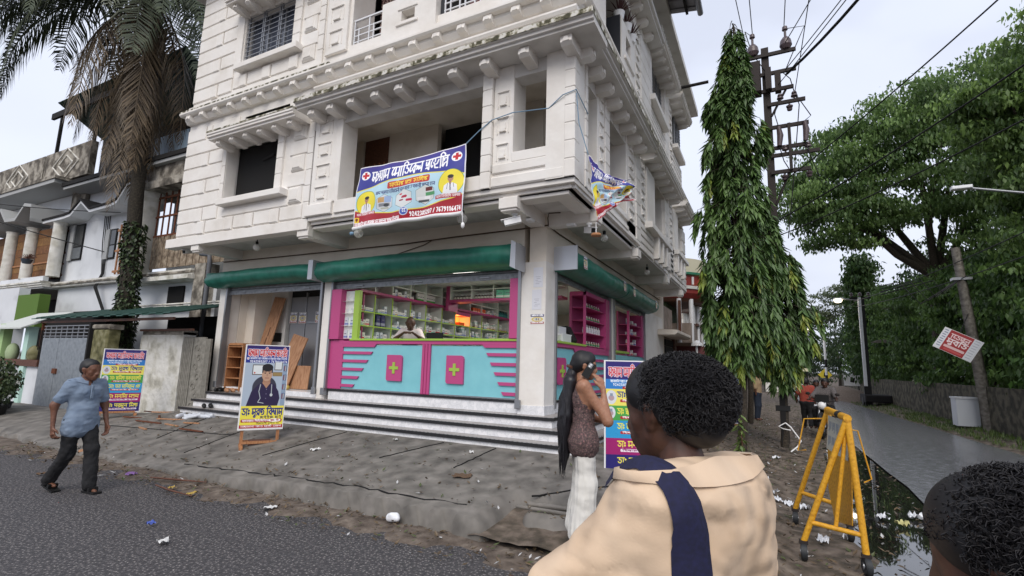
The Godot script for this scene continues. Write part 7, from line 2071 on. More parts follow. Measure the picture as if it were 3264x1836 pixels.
func far_building() -> void:
	var o := thing("red_balcony_house", "house with a curved red tiled balcony and thin white columns beyond the pharmacy", "house")
	var rt := nm("red_tile", [[0.0, C(0x6d2420)], [0.6, C(0x8c3029)], [1.0, C(0xa65048)]], 2.0, 0.6, 0.06)
	var bc := Vector3(-0.6, 0, -14.0)
	put("balcony_front", MB.new().lathe([[1.62, 4.40], [1.78, 4.62], [1.78, 5.30]], bc, 28), rt, o)
	put("balcony_band", MB.new().lathe([[1.79, 4.78], [1.83, 4.78], [1.83, 4.90], [1.79, 4.90]], bc, 28), M.dirty_white, o)
	put("balcony_slab", MB.new().lathe([[0.0, 4.30], [1.60, 4.30], [1.70, 4.42]], bc, 28), M.dark_wood, o)
	put("canopy", MB.new().lathe([[1.80, 5.31], [1.90, 5.34], [1.90, 5.42]], bc, 28), pm("green_trim", C(0x2f7a5c), 0.6), o)
	put("upper_wall", MB.new().lathe([[1.70, 5.43], [1.72, 6.0], [0.0, 6.1]], bc, 28), pm("pale_cream", C(0xd9d3b8), 0.8), o)
	for k in 7:
		var a := -0.5 + k * 0.42
		put("white_panel", MB.new().bar(bc + Vector3(cos(a) * 1.80, 4.95, sin(a) * 1.80), bc + Vector3(cos(a) * 1.80, 5.25, sin(a) * 1.80), 0.05, 5), M.white_plastic, o)
	hp(o, "wall", -4.0, -0.4, 0.0, 4.3, -15.6, -12.4, nm("taupe_wall", [[0.0, C(0x7d7064)], [1.0, C(0xa0938a)]], 0.5, 0.9, 0.02))
	hp(o, "back_wall", -4.0, 0.4, 4.3, 6.0, -17.0, -16.5, M.taupe_wall)
	hp(o, "parapet", -1.2, 0.62, 2.7, 3.45, -16.0, -12.6, M.taupe_wall)
	hp(o, "sill", -1.2, 0.7, 3.45, 3.55, -16.2, -14.0, M.dark_wood)
	for e in [[0.60, -12.9], [0.62, -14.6], [0.62, -15.9], [0.2, -12.55]]: put("column", MB.new().bar(Vector3(e[0], 2.7, e[1]), Vector3(e[0], 4.4, e[1]), 0.09, 8), M.white_plastic, o)
	hp(o, "inner_wall", -0.5, -0.3, 3.4, 4.3, -16.0, -12.6, pm("green_room", C(0x4a5a3c), 0.9))
	hp(o, "ladder", 0.2, 0.3, 3.0, 4.3, -12.4, -12.3, M.dark_wood)
	hp(o, "curtain", 0.55, 0.63, 3.5, 4.25, -13.9, -13.5, M.white_plastic)
	hp(o, "wall", -1.5, 0.9, 0.0, 2.7, -20.5, -15.8, pm("maroon_wall", C(0x7d4a4c), 0.85))
	hp(o, "drain_pipe", 0.95, 1.1, 2.2, 3.4, -15.7, -15.55, pm("pale_pipe", C(0xa9c0bc), 0.6))
	put("warm_bulb", MB.new().ball(bc + Vector3(1.75, 5.05, 0.7), Vector3(0.09, 0.12, 0.09), 8, 6), emit("bulb_glow", Color(1.0, 0.6, 0.3), 2.0), o)
	var ol := OmniLight3D.new()
	ol.name = "balcony_bulb"; ol.position = bc + Vector3(1.75, 5.05, 0.7); ol.light_energy = 0.05; ol.light_color = Color(1, 0.65, 0.35); ol.light_size = 0.08; ol.omni_range = 10.0; ol.omni_attenuation = 2.0; ol.shadow_enabled = true
	add_child(ol)
	var sh := thing("shuttered_shop", "dark shuttered shop front under a small canopy beyond the side steps", "shop")
	hp(sh, "wall", -1.0, -0.02, 0.3, 3.9, -12.3, -10.45, M.taupe_wall)
	for k in 7: put("shutter_slat", mb(true).frus(10.55, 12.2, 1.0 + k * 0.25, 1.23 + k * 0.25, -0.018, 0.02, 0.02), M.dark_wall, sh)
	put("frame", mb(true).box(12.2, 12.3, 0.9, 2.8, -0.02, 0.06), M.dark_wood, sh)
	var wl := thing("wall_lamp", "small white dome lamp on a curved post beyond the canopy", "lamp", Vector3(1.35, 0.3, -8.0))
	put("post", MB.new().bar(Vector3.ZERO, Vector3(0, 2.1, 0), 0.03, 6), M.white_plastic, wl)
	put("shade", MB.new().lathe([[0.16, 2.08], [0.13, 2.17], [0.05, 2.23], [0.0, 2.24]], Vector3.ZERO, 12), M.white_plastic, wl)
	# ornate upper floor lamp arm of the side
	var rb := thing("back_house", "pale block of a house filling the gap behind the red balcony", "house")
	hp(rb, "wall", -9.0, -1.0, 0.0, 5.0, -30.0, -22.0, M.dirty_white)
	hp(rb, "roof", -9.2, -0.8, 5.0, 5.2, -30.2, -21.8, M.old_wall)

# ---------- bodies: smooth union of tapered capsules, meshed as surface nets ----------
# a bone is [from, to, radius from, radius to]
func flesh(out: MB, bones: Array, cell: float, kk: float) -> void:
	var lo := Vector3.ONE * 1e9; var hi := -lo
	var mg := 3.2 / kk + cell
	for b in bones:
		var r := maxf(b[2], b[3]) + mg + cell * 2.0
		lo = lo.min((b[0] as Vector3).min(b[1]) - Vector3.ONE * r); hi = hi.max((b[0] as Vector3).max(b[1]) + Vector3.ONE * r)
	var nx := int((hi.x - lo.x) / cell) + 2; var ny := int((hi.y - lo.y) / cell) + 2; var nzz := int((hi.z - lo.z) / cell) + 2
	var nxy := nx * ny
	var fld := PackedFloat32Array()
	fld.resize(nxy * nzz)
	for b in bones:
		var a: Vector3 = b[0]; var e: Vector3 = b[1]
		var ra: float = b[2]; var rb: float = b[3]
		var r := maxf(ra, rb) + mg
		var l := a.min(e) - Vector3.ONE * r; var h := a.max(e) + Vector3.ONE * r
		var ab := e - a
		var il := 1.0 / maxf(ab.length_squared(), 1e-9)
		var x0 := int((l.x - lo.x) / cell); var x1 := int((h.x - lo.x) / cell) + 1
		var y0 := int((l.y - lo.y) / cell); var y1 := int((h.y - lo.y) / cell) + 1
		var z0 := int((l.z - lo.z) / cell); var z1 := int((h.z - lo.z) / cell) + 1
		for iz in range(maxi(0, z0), mini(nzz - 1, z1) + 1):
			var pz := lo.z + iz * cell - a.z
			for iy in range(maxi(0, y0), mini(ny - 1, y1) + 1):
				var py := lo.y + iy * cell - a.y
				var row := iz * nxy + iy * nx
				var dyz := py * ab.y + pz * ab.z
				for ixx in range(maxi(0, x0), mini(nx - 1, x1) + 1):
					var px := lo.x + ixx * cell - a.x
					var t := clampf((px * ab.x + dyz) * il, 0.0, 1.0)
					var qx := px - ab.x * t; var qy := py - ab.y * t; var qz := pz - ab.z * t
					var d := sqrt(qx * qx + qy * qy + qz * qz) - ra - (rb - ra) * t
					if d < mg: fld[row + ixx] += exp(-kk * d)
	var sg := PackedByteArray()
	sg.resize(fld.size())
	for i in fld.size():
		if fld[i] > 1.0: sg[i] = 1
	var vid := {}
	var base := out.v.size()
	var offs := [0, 1, nx, nx + 1, nxy, nxy + 1, nxy + nx, nxy + nx + 1]
	for iz in nzz - 1:
		for iy in ny - 1:
			var row := iz * nxy + iy * nx
			for ixx in nx - 1:
				var i := row + ixx
				var s := sg[i] + sg[i + 1] + sg[i + nx] + sg[i + nx + 1] + sg[i + nxy] + sg[i + nxy + 1] + sg[i + nxy + nx] + sg[i + nxy + nx + 1]
				if s == 0 or s == 8: continue
				var f := PackedFloat32Array()
				for o in offs: f.append(clampf(-log(maxf(fld[i + o], 1e-4)) / kk, -0.1, mg))
				var acc := Vector3.ZERO; var n := 0
				for e in [[0, 1], [2, 3], [4, 5], [6, 7], [0, 2], [1, 3], [4, 6], [5, 7], [0, 4], [1, 5], [2, 6], [3, 7]]:
					var fa := f[e[0]]; var fb := f[e[1]]
					if (fa < 0.0) == (fb < 0.0): continue
					var t := fa / (fa - fb)
					var ca := Vector3(e[0] & 1, (e[0] >> 1) & 1, e[0] >> 2); var cb := Vector3(e[1] & 1, (e[1] >> 1) & 1, e[1] >> 2)
					acc += ca.lerp(cb, t); n += 1
				if n == 0: continue
				var g := Vector3(f[1] + f[3] + f[5] + f[7] - f[0] - f[2] - f[4] - f[6], f[2] + f[3] + f[6] + f[7] - f[0] - f[1] - f[4] - f[5], f[4] + f[5] + f[6] + f[7] - f[0] - f[1] - f[2] - f[3])
				var p := lo + (Vector3(ixx, iy, iz) + acc / n) * cell
				vid[i] = out.vert(p, g.normalized(), Vector2(p.x + p.z, p.y))
	for i in vid:
		# faces across the three grid edges that leave this corner
		for ax in 3:
			var st: int = [1, nx, nxy][ax]
			if sg[i] == sg[i + st]: continue
			var u: int = [nx, nxy, 1][ax]; var w: int = [nxy, 1, nx][ax]
			if not (vid.has(i - u) and vid.has(i - w) and vid.has(i - u - w)): continue
			var q0: int = vid[i]; var q1: int = vid[i - u]; var q2: int = vid[i - u - w]; var q3: int = vid[i - w]
			if sg[i] == 1: out.ix.append_array([q0, q2, q1, q0, q3, q2])
			else: out.ix.append_array([q0, q1, q2, q0, q2, q3])

func tb(t: Transform3D, bones: Array, s := 1.0) -> Array:
	var o := []
	for b in bones: o.append([t * (b[0] * s), t * (b[1] * s), b[2] * s, b[3] * s])
	return o

func head_bones() -> Array:
	var V := func(x, y, z): return Vector3(x, y, z)
	return [[V.call(0, 0.035, -0.03), V.call(0, 0.04, 0.015), 0.088, 0.082], [V.call(0, -0.01, 0.03), V.call(0, -0.06, 0.042), 0.064, 0.046], [V.call(-0.035, -0.06, 0.015), V.call(-0.012, -0.095, 0.06), 0.036, 0.022], [V.call(0.035, -0.06, 0.015), V.call(0.012, -0.095, 0.06), 0.036, 0.022],
		[V.call(0, -0.098, 0.062), V.call(0, -0.094, 0.066), 0.022, 0.020], [V.call(0, 0.012, 0.094), V.call(0, -0.032, 0.112), 0.010, 0.013], [V.call(-0.012, -0.036, 0.100), V.call(0.012, -0.036, 0.100), 0.009, 0.009], [V.call(-0.04, 0.028, 0.074), V.call(0.04, 0.028, 0.074), 0.015, 0.015],
		[V.call(-0.018, -0.060, 0.092), V.call(0.018, -0.060, 0.092), 0.008, 0.008], [V.call(-0.016, -0.074, 0.090), V.call(0.016, -0.074, 0.090), 0.008, 0.008], [V.call(-0.045, -0.02, 0.055), V.call(-0.04, -0.035, 0.058), 0.026, 0.022], [V.call(0.045, -0.02, 0.055), V.call(0.04, -0.035, 0.058), 0.026, 0.022],
		[V.call(-0.086, 0.015, -0.004), V.call(-0.080, -0.032, 0.004), 0.015, 0.010], [V.call(0.086, 0.015, -0.004), V.call(0.080, -0.032, 0.004), 0.015, 0.010], [V.call(-0.092, 0.018, -0.014), V.call(-0.090, -0.01, -0.014), 0.010, 0.008], [V.call(0.092, 0.018, -0.014), V.call(0.090, -0.01, -0.014), 0.010, 0.008]]

func short_hair() -> Array:
	return [[Vector3(0, 0.062, -0.035), Vector3(0, 0.068, 0.02), 0.088, 0.078], [Vector3(0, 0.01, -0.055), Vector3(0, 0.05, -0.04), 0.076, 0.084], [Vector3(-0.05, 0.05, 0.02), Vector3(-0.052, 0.02, -0.03), 0.043, 0.046], [Vector3(0.05, 0.05, 0.02), Vector3(0.052, 0.02, -0.03), 0.043, 0.046]]

# a hand from its wrist: d along the palm, n out of the back of the hand, thumb side t
func hand_bones(w: Vector3, d: Vector3, n: Vector3, t: Vector3, curl: float, s := 1.0) -> Array:
	var o := []
	for k in 3:
		var q := t * (0.022 - 0.022 * k) * s
		o.append([w + q * 0.6, w + d * 0.085 * s + q, 0.016 * s, 0.014 * s])
	var ln := [0.075, 0.082, 0.076, 0.060]
	for k in 4:
		var p := w + d * 0.088 * s + t * (0.032 - 0.0215 * k) * s
		var a := 0.0
		var l: float = ln[k] * s
		for q in 3:
			a += curl * [0.7, 1.1, 0.8][q]
			var e: Vector3 = p + (d * cos(a) - n * sin(a) + t * (0.10 - 0.07 * k)) * l * [0.45, 0.32, 0.25][q]
			o.append([p, e, 0.0088 * s, 0.0078 * s])
			p = e
	var tp := w + d * 0.03 * s + t * 0.026 * s
	var t1 := tp + (d * 0.6 + t * 0.75 - n * 0.15).normalized() * 0.042 * s
	o.append([tp, t1, 0.013 * s, 0.011 * s]); o.append([t1, t1 + (d * 0.85 + t * 0.3 - n * curl * 0.6).normalized() * 0.034 * s, 0.010 * s, 0.0085 * s])
	return o

# joints: dictionary of points in the person's own frame (forward +z, left +x)
func stand_pose(h: float) -> Dictionary:
	var s := h / 1.7
	var j := {"hip": Vector3(0, 0.93, 0), "waist": Vector3(0, 1.06, 0.0), "chest": Vector3(0, 1.27, 0.0), "neck": Vector3(0, 1.43, -0.01), "head": Vector3(0, 1.575, 0.02),
		"sl": Vector3(0.175, 1.385, -0.01), "sr": Vector3(-0.175, 1.385, -0.01), "el": Vector3(0.24, 1.10, -0.02), "er": Vector3(-0.24, 1.10, -0.02), "wl": Vector3(0.25, 0.86, 0.05), "wr": Vector3(-0.25, 0.86, 0.05),
		"hl": Vector3(0.09, 0.90, 0), "hr": Vector3(-0.09, 0.90, 0), "kl": Vector3(0.10, 0.49, 0.02), "kr": Vector3(-0.10, 0.49, 0.02), "al": Vector3(0.10, 0.085, -0.02), "ar": Vector3(-0.10, 0.085, -0.02)}
	for k in j: j[k] *= s
	return j

func torso(j: Dictionary, g: float, wide := 1.0) -> Array:
	var w: Vector3 = Vector3(0.075 * wide, 0, 0)
	return [[j.hip - w, j.waist - w * 0.9, 0.095 + g, 0.085 + g], [j.hip + w, j.waist + w * 0.9, 0.095 + g, 0.085 + g], [j.waist - w * 0.9, j.chest - w, 0.085 + g, 0.10 + g], [j.waist + w * 0.9, j.chest + w, 0.085 + g, 0.10 + g],
		[j.chest - w, j.sr * 0.75 + j.neck * 0.25 - Vector3(0, 0.04, 0), 0.098 + g, 0.058 + g], [j.chest + w, j.sl * 0.75 + j.neck * 0.25 - Vector3(0, 0.04, 0), 0.098 + g, 0.058 + g], [j.sr, j.sl, 0.052 + g, 0.052 + g], [j.chest, j.neck - Vector3(0, 0.06, 0), 0.09 + g, 0.06 + g]]

func arms(j: Dictionary, g: float, fore := true, cut := 1.0) -> Array:
	var o := []
	for s in ["l", "r"]:
		var sh: Vector3 = j["s" + s]; var e: Vector3 = j["e" + s]; var w: Vector3 = j["w" + s]
		o.append([sh, sh.lerp(e, cut), 0.052 + g, lerpf(0.052, 0.040, cut) + g * 1.1])
		if fore: o.append([e, w, 0.040 + g, 0.027 + g])
	return o

func legs(j: Dictionary, g: float, flare := 0.0) -> Array:
	var o := []
	for s in ["l", "r"]:
		o.append([j["h" + s], j["k" + s], 0.085 + g, 0.058 + g + flare * 0.4])
		o.append([j["k" + s], j["a" + s] + Vector3(0, 0.0, 0), 0.056 + g + flare * 0.4, 0.040 + g + flare])
	o.append([j.hl, j.hr, 0.095 + g, 0.095 + g])
	return o

# first point outside the joined bones when going from p along d
func surf(bones: Array, k: float, p: Vector3, d: Vector3) -> Vector3:
	var q := p
	for i in 90:
		var acc := 0.0
		for b in bones:
			var ab: Vector3 = b[1] - b[0]
			var t := clampf((q - b[0]).dot(ab) / maxf(ab.length_squared(), 1e-9), 0.0, 1.0)
			acc += exp(-k * ((q - b[0] - ab * t).length() - lerpf(b[2], b[3], t)))
		if acc < 1.0: return q
		q += d * 0.004
	return q

# push a garment's surface in and out in soft folds
func crumple(b: MB, amp: float, fr: Vector3, sd: int) -> void:
	var f := nz(1.0, sd, 3)
	for i in b.v.size():
		var p := b.v[i] * fr
		b.v[i] += b.n[i] * amp * (absf(f.get_noise_3d(p.x, p.y, p.z)) * 2.0 - 0.5)
	renorm(b)

func garment(o: Node, called: String, bones: Array, cell: float, k: float, mat: Material, amp: float, fr: Vector3, sd: int) -> MeshInstance3D:
	var b := MB.new()
	flesh(b, bones, cell, k)
	crumple(b, amp, fr, sd)
	return put(called, b, mat, o)

# folded collar: a band lying on the garment round the neck, open in front
func collar(o: Node, bones: Array, k: float, nb: Vector3, up: float, wide: float, gap: float, mat: Material) -> void:
	var b := MB.new()
	var n := 20
	for q in n + 1:
		var a := lerpf(gap, TAU - gap, q / float(n))
		var dd := Vector3(sin(a), 0.0, cos(a))
		var hi := surf(bones, k, nb + Vector3(0, up - 0.02 * cos(a), 0) + dd * 0.04, dd) + Vector3(0, 0.014, 0) + dd * 0.002
		var mid := hi + dd * 0.010 + Vector3(0, 0.004, 0)
		var lo := surf(bones, k, nb + Vector3(0, up - 0.02 * cos(a) - wide, 0) + dd * 0.04, (dd + Vector3(0, 0.25, 0)).normalized()) + dd * 0.010
		b.vert(hi, dd); b.vert(mid, dd); b.vert(lo, dd)
	for q in n:
		for e in 2:
			var a := q * 3 + e
			b.ix.append_array([a, a + 4, a + 3, a, a + 1, a + 4])
	renorm(b)
	put("collar", b, mat, o)

# short curled hairs standing out all over a head of hair
func curls(o: Node, hd: Transform3D, n: int, c: Vector3, r: Vector3, len_: float, rad: float) -> void:
	var b := MB.new()
	for i in n:
		var d := rdir()
		if d.y < -0.75 or (d.z > 0.45 and d.y < 0.08) or (d.z > 0.05 and d.y < -0.25): continue
		var p := c + d * r * rnd(0.94, 1.0)
		var u := d.cross(rdir()).normalized(); var w := d.cross(u)
		var q := PackedVector3Array()
		var ph := rnd(0, TAU)
		for e in 5:
			var a := ph + e * 1.5
			q.append(hd * (p + d * len_ * e * 0.22 + (u * cos(a) + w * sin(a)) * len_ * 0.32))
		b.tube(q, PackedFloat32Array([rad, rad, rad, rad * 0.8, rad * 0.5]), 3, false)
	put("hair_curl", b, M.hair_curl, o)

func cloth(o: Node, called: String, bones: Array, cell: float, k: float, mat: Material) -> MeshInstance3D:
	var b := MB.new()
	flesh(b, bones, cell, k)
	return put(called, b, mat, o)

func body(o: Node, j: Dictionary, hd: Transform3D, hands: Array, cell: float, hcell: float, mat: Material, with_legs := true) -> void:
	var b := MB.new()
	var bones := torso(j, -0.012) + arms(j, -0.004)
	bones.append([j.neck - Vector3(0, 0.03, 0), hd * Vector3(0, -0.05, -0.02), 0.056, 0.052])
	if with_legs:
		bones += legs(j, -0.012)
		for s in ["l", "r"]:
			var a: Vector3 = j["a" + s]
			bones.append([a - Vector3(0, 0.045, 0.03), a + Vector3(0, -0.062, 0.13), 0.034, 0.020])
	flesh(b, bones, cell, 45.0)
	flesh(b, tb(hd, head_bones()) + [[hd * Vector3(0, -0.05, -0.02), hd * Vector3(0, -0.14, -0.04), 0.05, 0.052]], hcell, 110.0)
	for h in hands: flesh(b, h, hcell * 0.8, 220.0)
	put("body", b, mat, o)
	# eyes
	for s in [-1, 1]:
		var e := MB.new()
		e.t = hd
		e.ball(Vector3(0.032 * s, 0.012, 0.083), Vector3(0.016, 0.0085, 0.010), 10, 6)
		var ey := put("eye", e, M.eye_white, o)
		var ir := MB.new()
		ir.t = hd
		ir.ball(Vector3(0.033 * s, 0.012, 0.0895), Vector3(0.0072, 0.0075, 0.005), 8, 6)
		put("iris", ir, M.black, ey)
		var br := MB.new()
		br.t = hd
		br.tube(PackedVector3Array([Vector3(0.018 * s, 0.034, 0.090), Vector3(0.036 * s, 0.039, 0.087), Vector3(0.054 * s, 0.033, 0.074)]), PackedFloat32Array([0.0045, 0.005, 0.003]), 5)
		put("eyebrow", br, M.hair_black, o)

func face_dir(fx: float, fz: float) -> float:
	return atan2(fx, fz)

func people() -> void:
	pm("eye_white", C(0xd8d4cc), 0.3)
	pm("hair_black", C(0x131215), 0.55)
	pm("hair_curl", C(0x1b191c), 0.6)
	nm("hair_strands", [[0.0, C(0x0d0c0f)], [0.6, C(0x1d1b20)], [1.0, C(0x38353b)]], 1.0, 0.4, 0.05, false)
	M.hair_strands.uv1_scale = Vector3(14, 0.7, 14)
	nm("skin_brown", [[0.0, C(0x5a3a2a)], [0.5, C(0x6b4634)], [1.0, C(0x7a5340)]], 3.0, 0.5, 0.03, false)
	nm("skin_tan", [[0.0, C(0x8a5f48)], [0.5, C(0x9c6f56)], [1.0, C(0xa87c62)]], 3.0, 0.48, 0.03, false)
	nm("skin_dark", [[0.0, C(0x3f281e)], [0.5, C(0x50352a)], [1.0, C(0x5f4032)]], 3.0, 0.5, 0.03, false)
	for s in ["skin_brown", "skin_tan", "skin_dark"]:
		M[s].subsurf_scatter_enabled = true; M[s].subsurf_scatter_strength = 0.08
	var fold := nrm(0.010, 51, 14.0, 256, 3)
	nm("polo_blue", [[0.0, C(0x66758a)], [0.5, C(0x78889c)], [1.0, C(0x8795a8)]], 1.5, 0.9, 0.02, false, 256, fold, 0.7)
	nm("dark_trousers", [[0.0, C(0x141416)], [1.0, C(0x232326)]], 1.5, 0.9, 0.02, false, 256, fold, 0.8)
	nm("white_trousers", [[0.0, C(0xcfccc4)], [1.0, C(0xe0ddd6)]], 1.2, 0.85, 0.02, false, 256, fold, 0.7)
	nm("floral_top", [[0.0, C(0x2a2023)], [0.36, C(0x46363a)], [0.48, C(0x6a5450)], [0.56, C(0x473a38)], [0.66, C(0x57574a)], [0.74, C(0x8a5a62)], [1.0, C(0xb09080)]], 3.4, 0.85, 0.05, false, 256, fold, 0.6)
	nm("cream_shirt", [[0.0, C(0xc3a88c)], [0.5, C(0xd6bca0)], [1.0, C(0xe0c9b0)]], 1.2, 0.9, 0.015, false, 256, fold, 1.8)
	nm("navy_strap", [[0.0, C(0x14152c)], [1.0, C(0x20224a)]], 4.0, 0.85, 0.06, false)
	nm("red_shirt", [[0.0, C(0x7c3028)], [0.6, C(0x9c4438)], [1.0, C(0xb06a4e)]], 3.0, 0.9, 0.05, false)
	nm("plaid", [[0.0, C(0x1c1c20)], [0.48, C(0x2c2c32)], [0.54, C(0x8c8480)], [1.0, C(0x3a3230)]], 5.0, 0.9, 0.06, false)
	walking_man()
	woman_on_phone()
	schoolboy()
	second_head()
	shopkeeper()
	lane_people()

func walking_man() -> void:
	var o := thing("person", "man in a grey blue polo shirt and dark trousers walking along the road at left", "person", Vector3(-4.58, 0.0, 4.09), face_dir(0.97, -0.10))
	var j := stand_pose(1.60)
	# stride: left leg forward, right foot trailing with the heel up
	j.kl = Vector3(0.09, 0.49, 0.13); j.al = Vector3(0.08, 0.085, 0.20)
	j.kr = Vector3(-0.09, 0.46, -0.03); j.ar = Vector3(-0.09, 0.13, -0.30)
	j.er = Vector3(-0.27, 1.06, -0.08); j.wr = Vector3(-0.28, 0.80, -0.03)
	j.el = Vector3(0.25, 1.05, -0.02); j.wl = Vector3(0.25, 0.80, 0.08)
	var hd := xf(j.head + Vector3(0, 0.0, 0.01), Vector3(6, 18, 0), Vector3.ONE * 1.0)
	var hands := [hand_bones(j.wr, Vector3(0, -0.96, 0.25).normalized(), Vector3(-1, 0, 0), Vector3(0, 0.25, 0.96).normalized(), 0.55), hand_bones(j.wl, Vector3(0, -0.96, 0.25).normalized(), Vector3(1, 0, 0), Vector3(0, 0.25, 0.96).normalized(), 0.5)]
	body(o, j, hd, hands, 0.015, 0.0065, M.skin_brown)
	cloth(o, "hair", tb(hd, [[Vector3(0, 0.060, -0.035), Vector3(0, 0.066, 0.012), 0.085, 0.074], [Vector3(0, 0.01, -0.055), Vector3(0, 0.05, -0.04), 0.074, 0.082], [Vector3(-0.05, 0.05, 0.0), Vector3(-0.052, 0.02, -0.03), 0.042, 0.044], [Vector3(0.05, 0.05, 0.0), Vector3(0.052, 0.02, -0.03), 0.042, 0.044]]), 0.008, 90.0, M.hair_black)
	var sh := torso(j, 0.004, 0.92) + arms(j, 0.018, false, 0.72)
	sh.append([Vector3(-0.085, 0.76, 0.0), Vector3(0.075, 0.76, 0.0), 0.116, 0.116])
	sh.append([Vector3(-0.08, 0.86, 0.0), Vector3(0.07, 0.86, 0.0), 0.114, 0.114])
	sh.append([Vector3(0, 0.80, 0.01), Vector3(0, 1.0, 0.03), 0.12, 0.115])
	garment(o, "shirt", sh, 0.012, 55.0, M.polo_blue, 0.007, Vector3(4, 8, 4), 5)
	put("placket", MB.new().box(-0.012, 0.012, 1.14, 1.30, 0.118, 0.142), M.polo_blue, o)
	collar(o, sh, 55.0, j.neck, 0.035, 0.055, 0.30, M.polo_blue)
	garment(o, "trousers", legs(j, 0.008, 0.026), 0.014, 75.0, M.dark_trousers, 0.012, Vector3(6, 5, 6), 9)
	for s in ["l", "r"]:
		var a: Vector3 = j["a" + s]
		var f := MB.new()
		var up: float = 0.0 if s == "l" else 0.035
		f.t = xf(Vector3(a.x, 0.0 + up, a.z + 0.04), Vector3(0 if s == "l" else 16, 0, 0))
		f.prism(PackedVector2Array([Vector2(-0.045, -0.11), Vector2(0.045, -0.11), Vector2(0.052, 0.08), Vector2(0.03, 0.14), Vector2(-0.03, 0.14), Vector2(-0.052, 0.08)]), 0.0, 0.02)
		for i in f.v.size():
			pass
		var g := MB.new()
		g.t = f.t
		g.frus(-0.048, 0.048, 0.0, 0.02, -0.10, 0.14, 0.0)
		g.box(-0.052, 0.052, 0.021, 0.065, 0.02, 0.055)
		put("sandal", g, M.black, o)

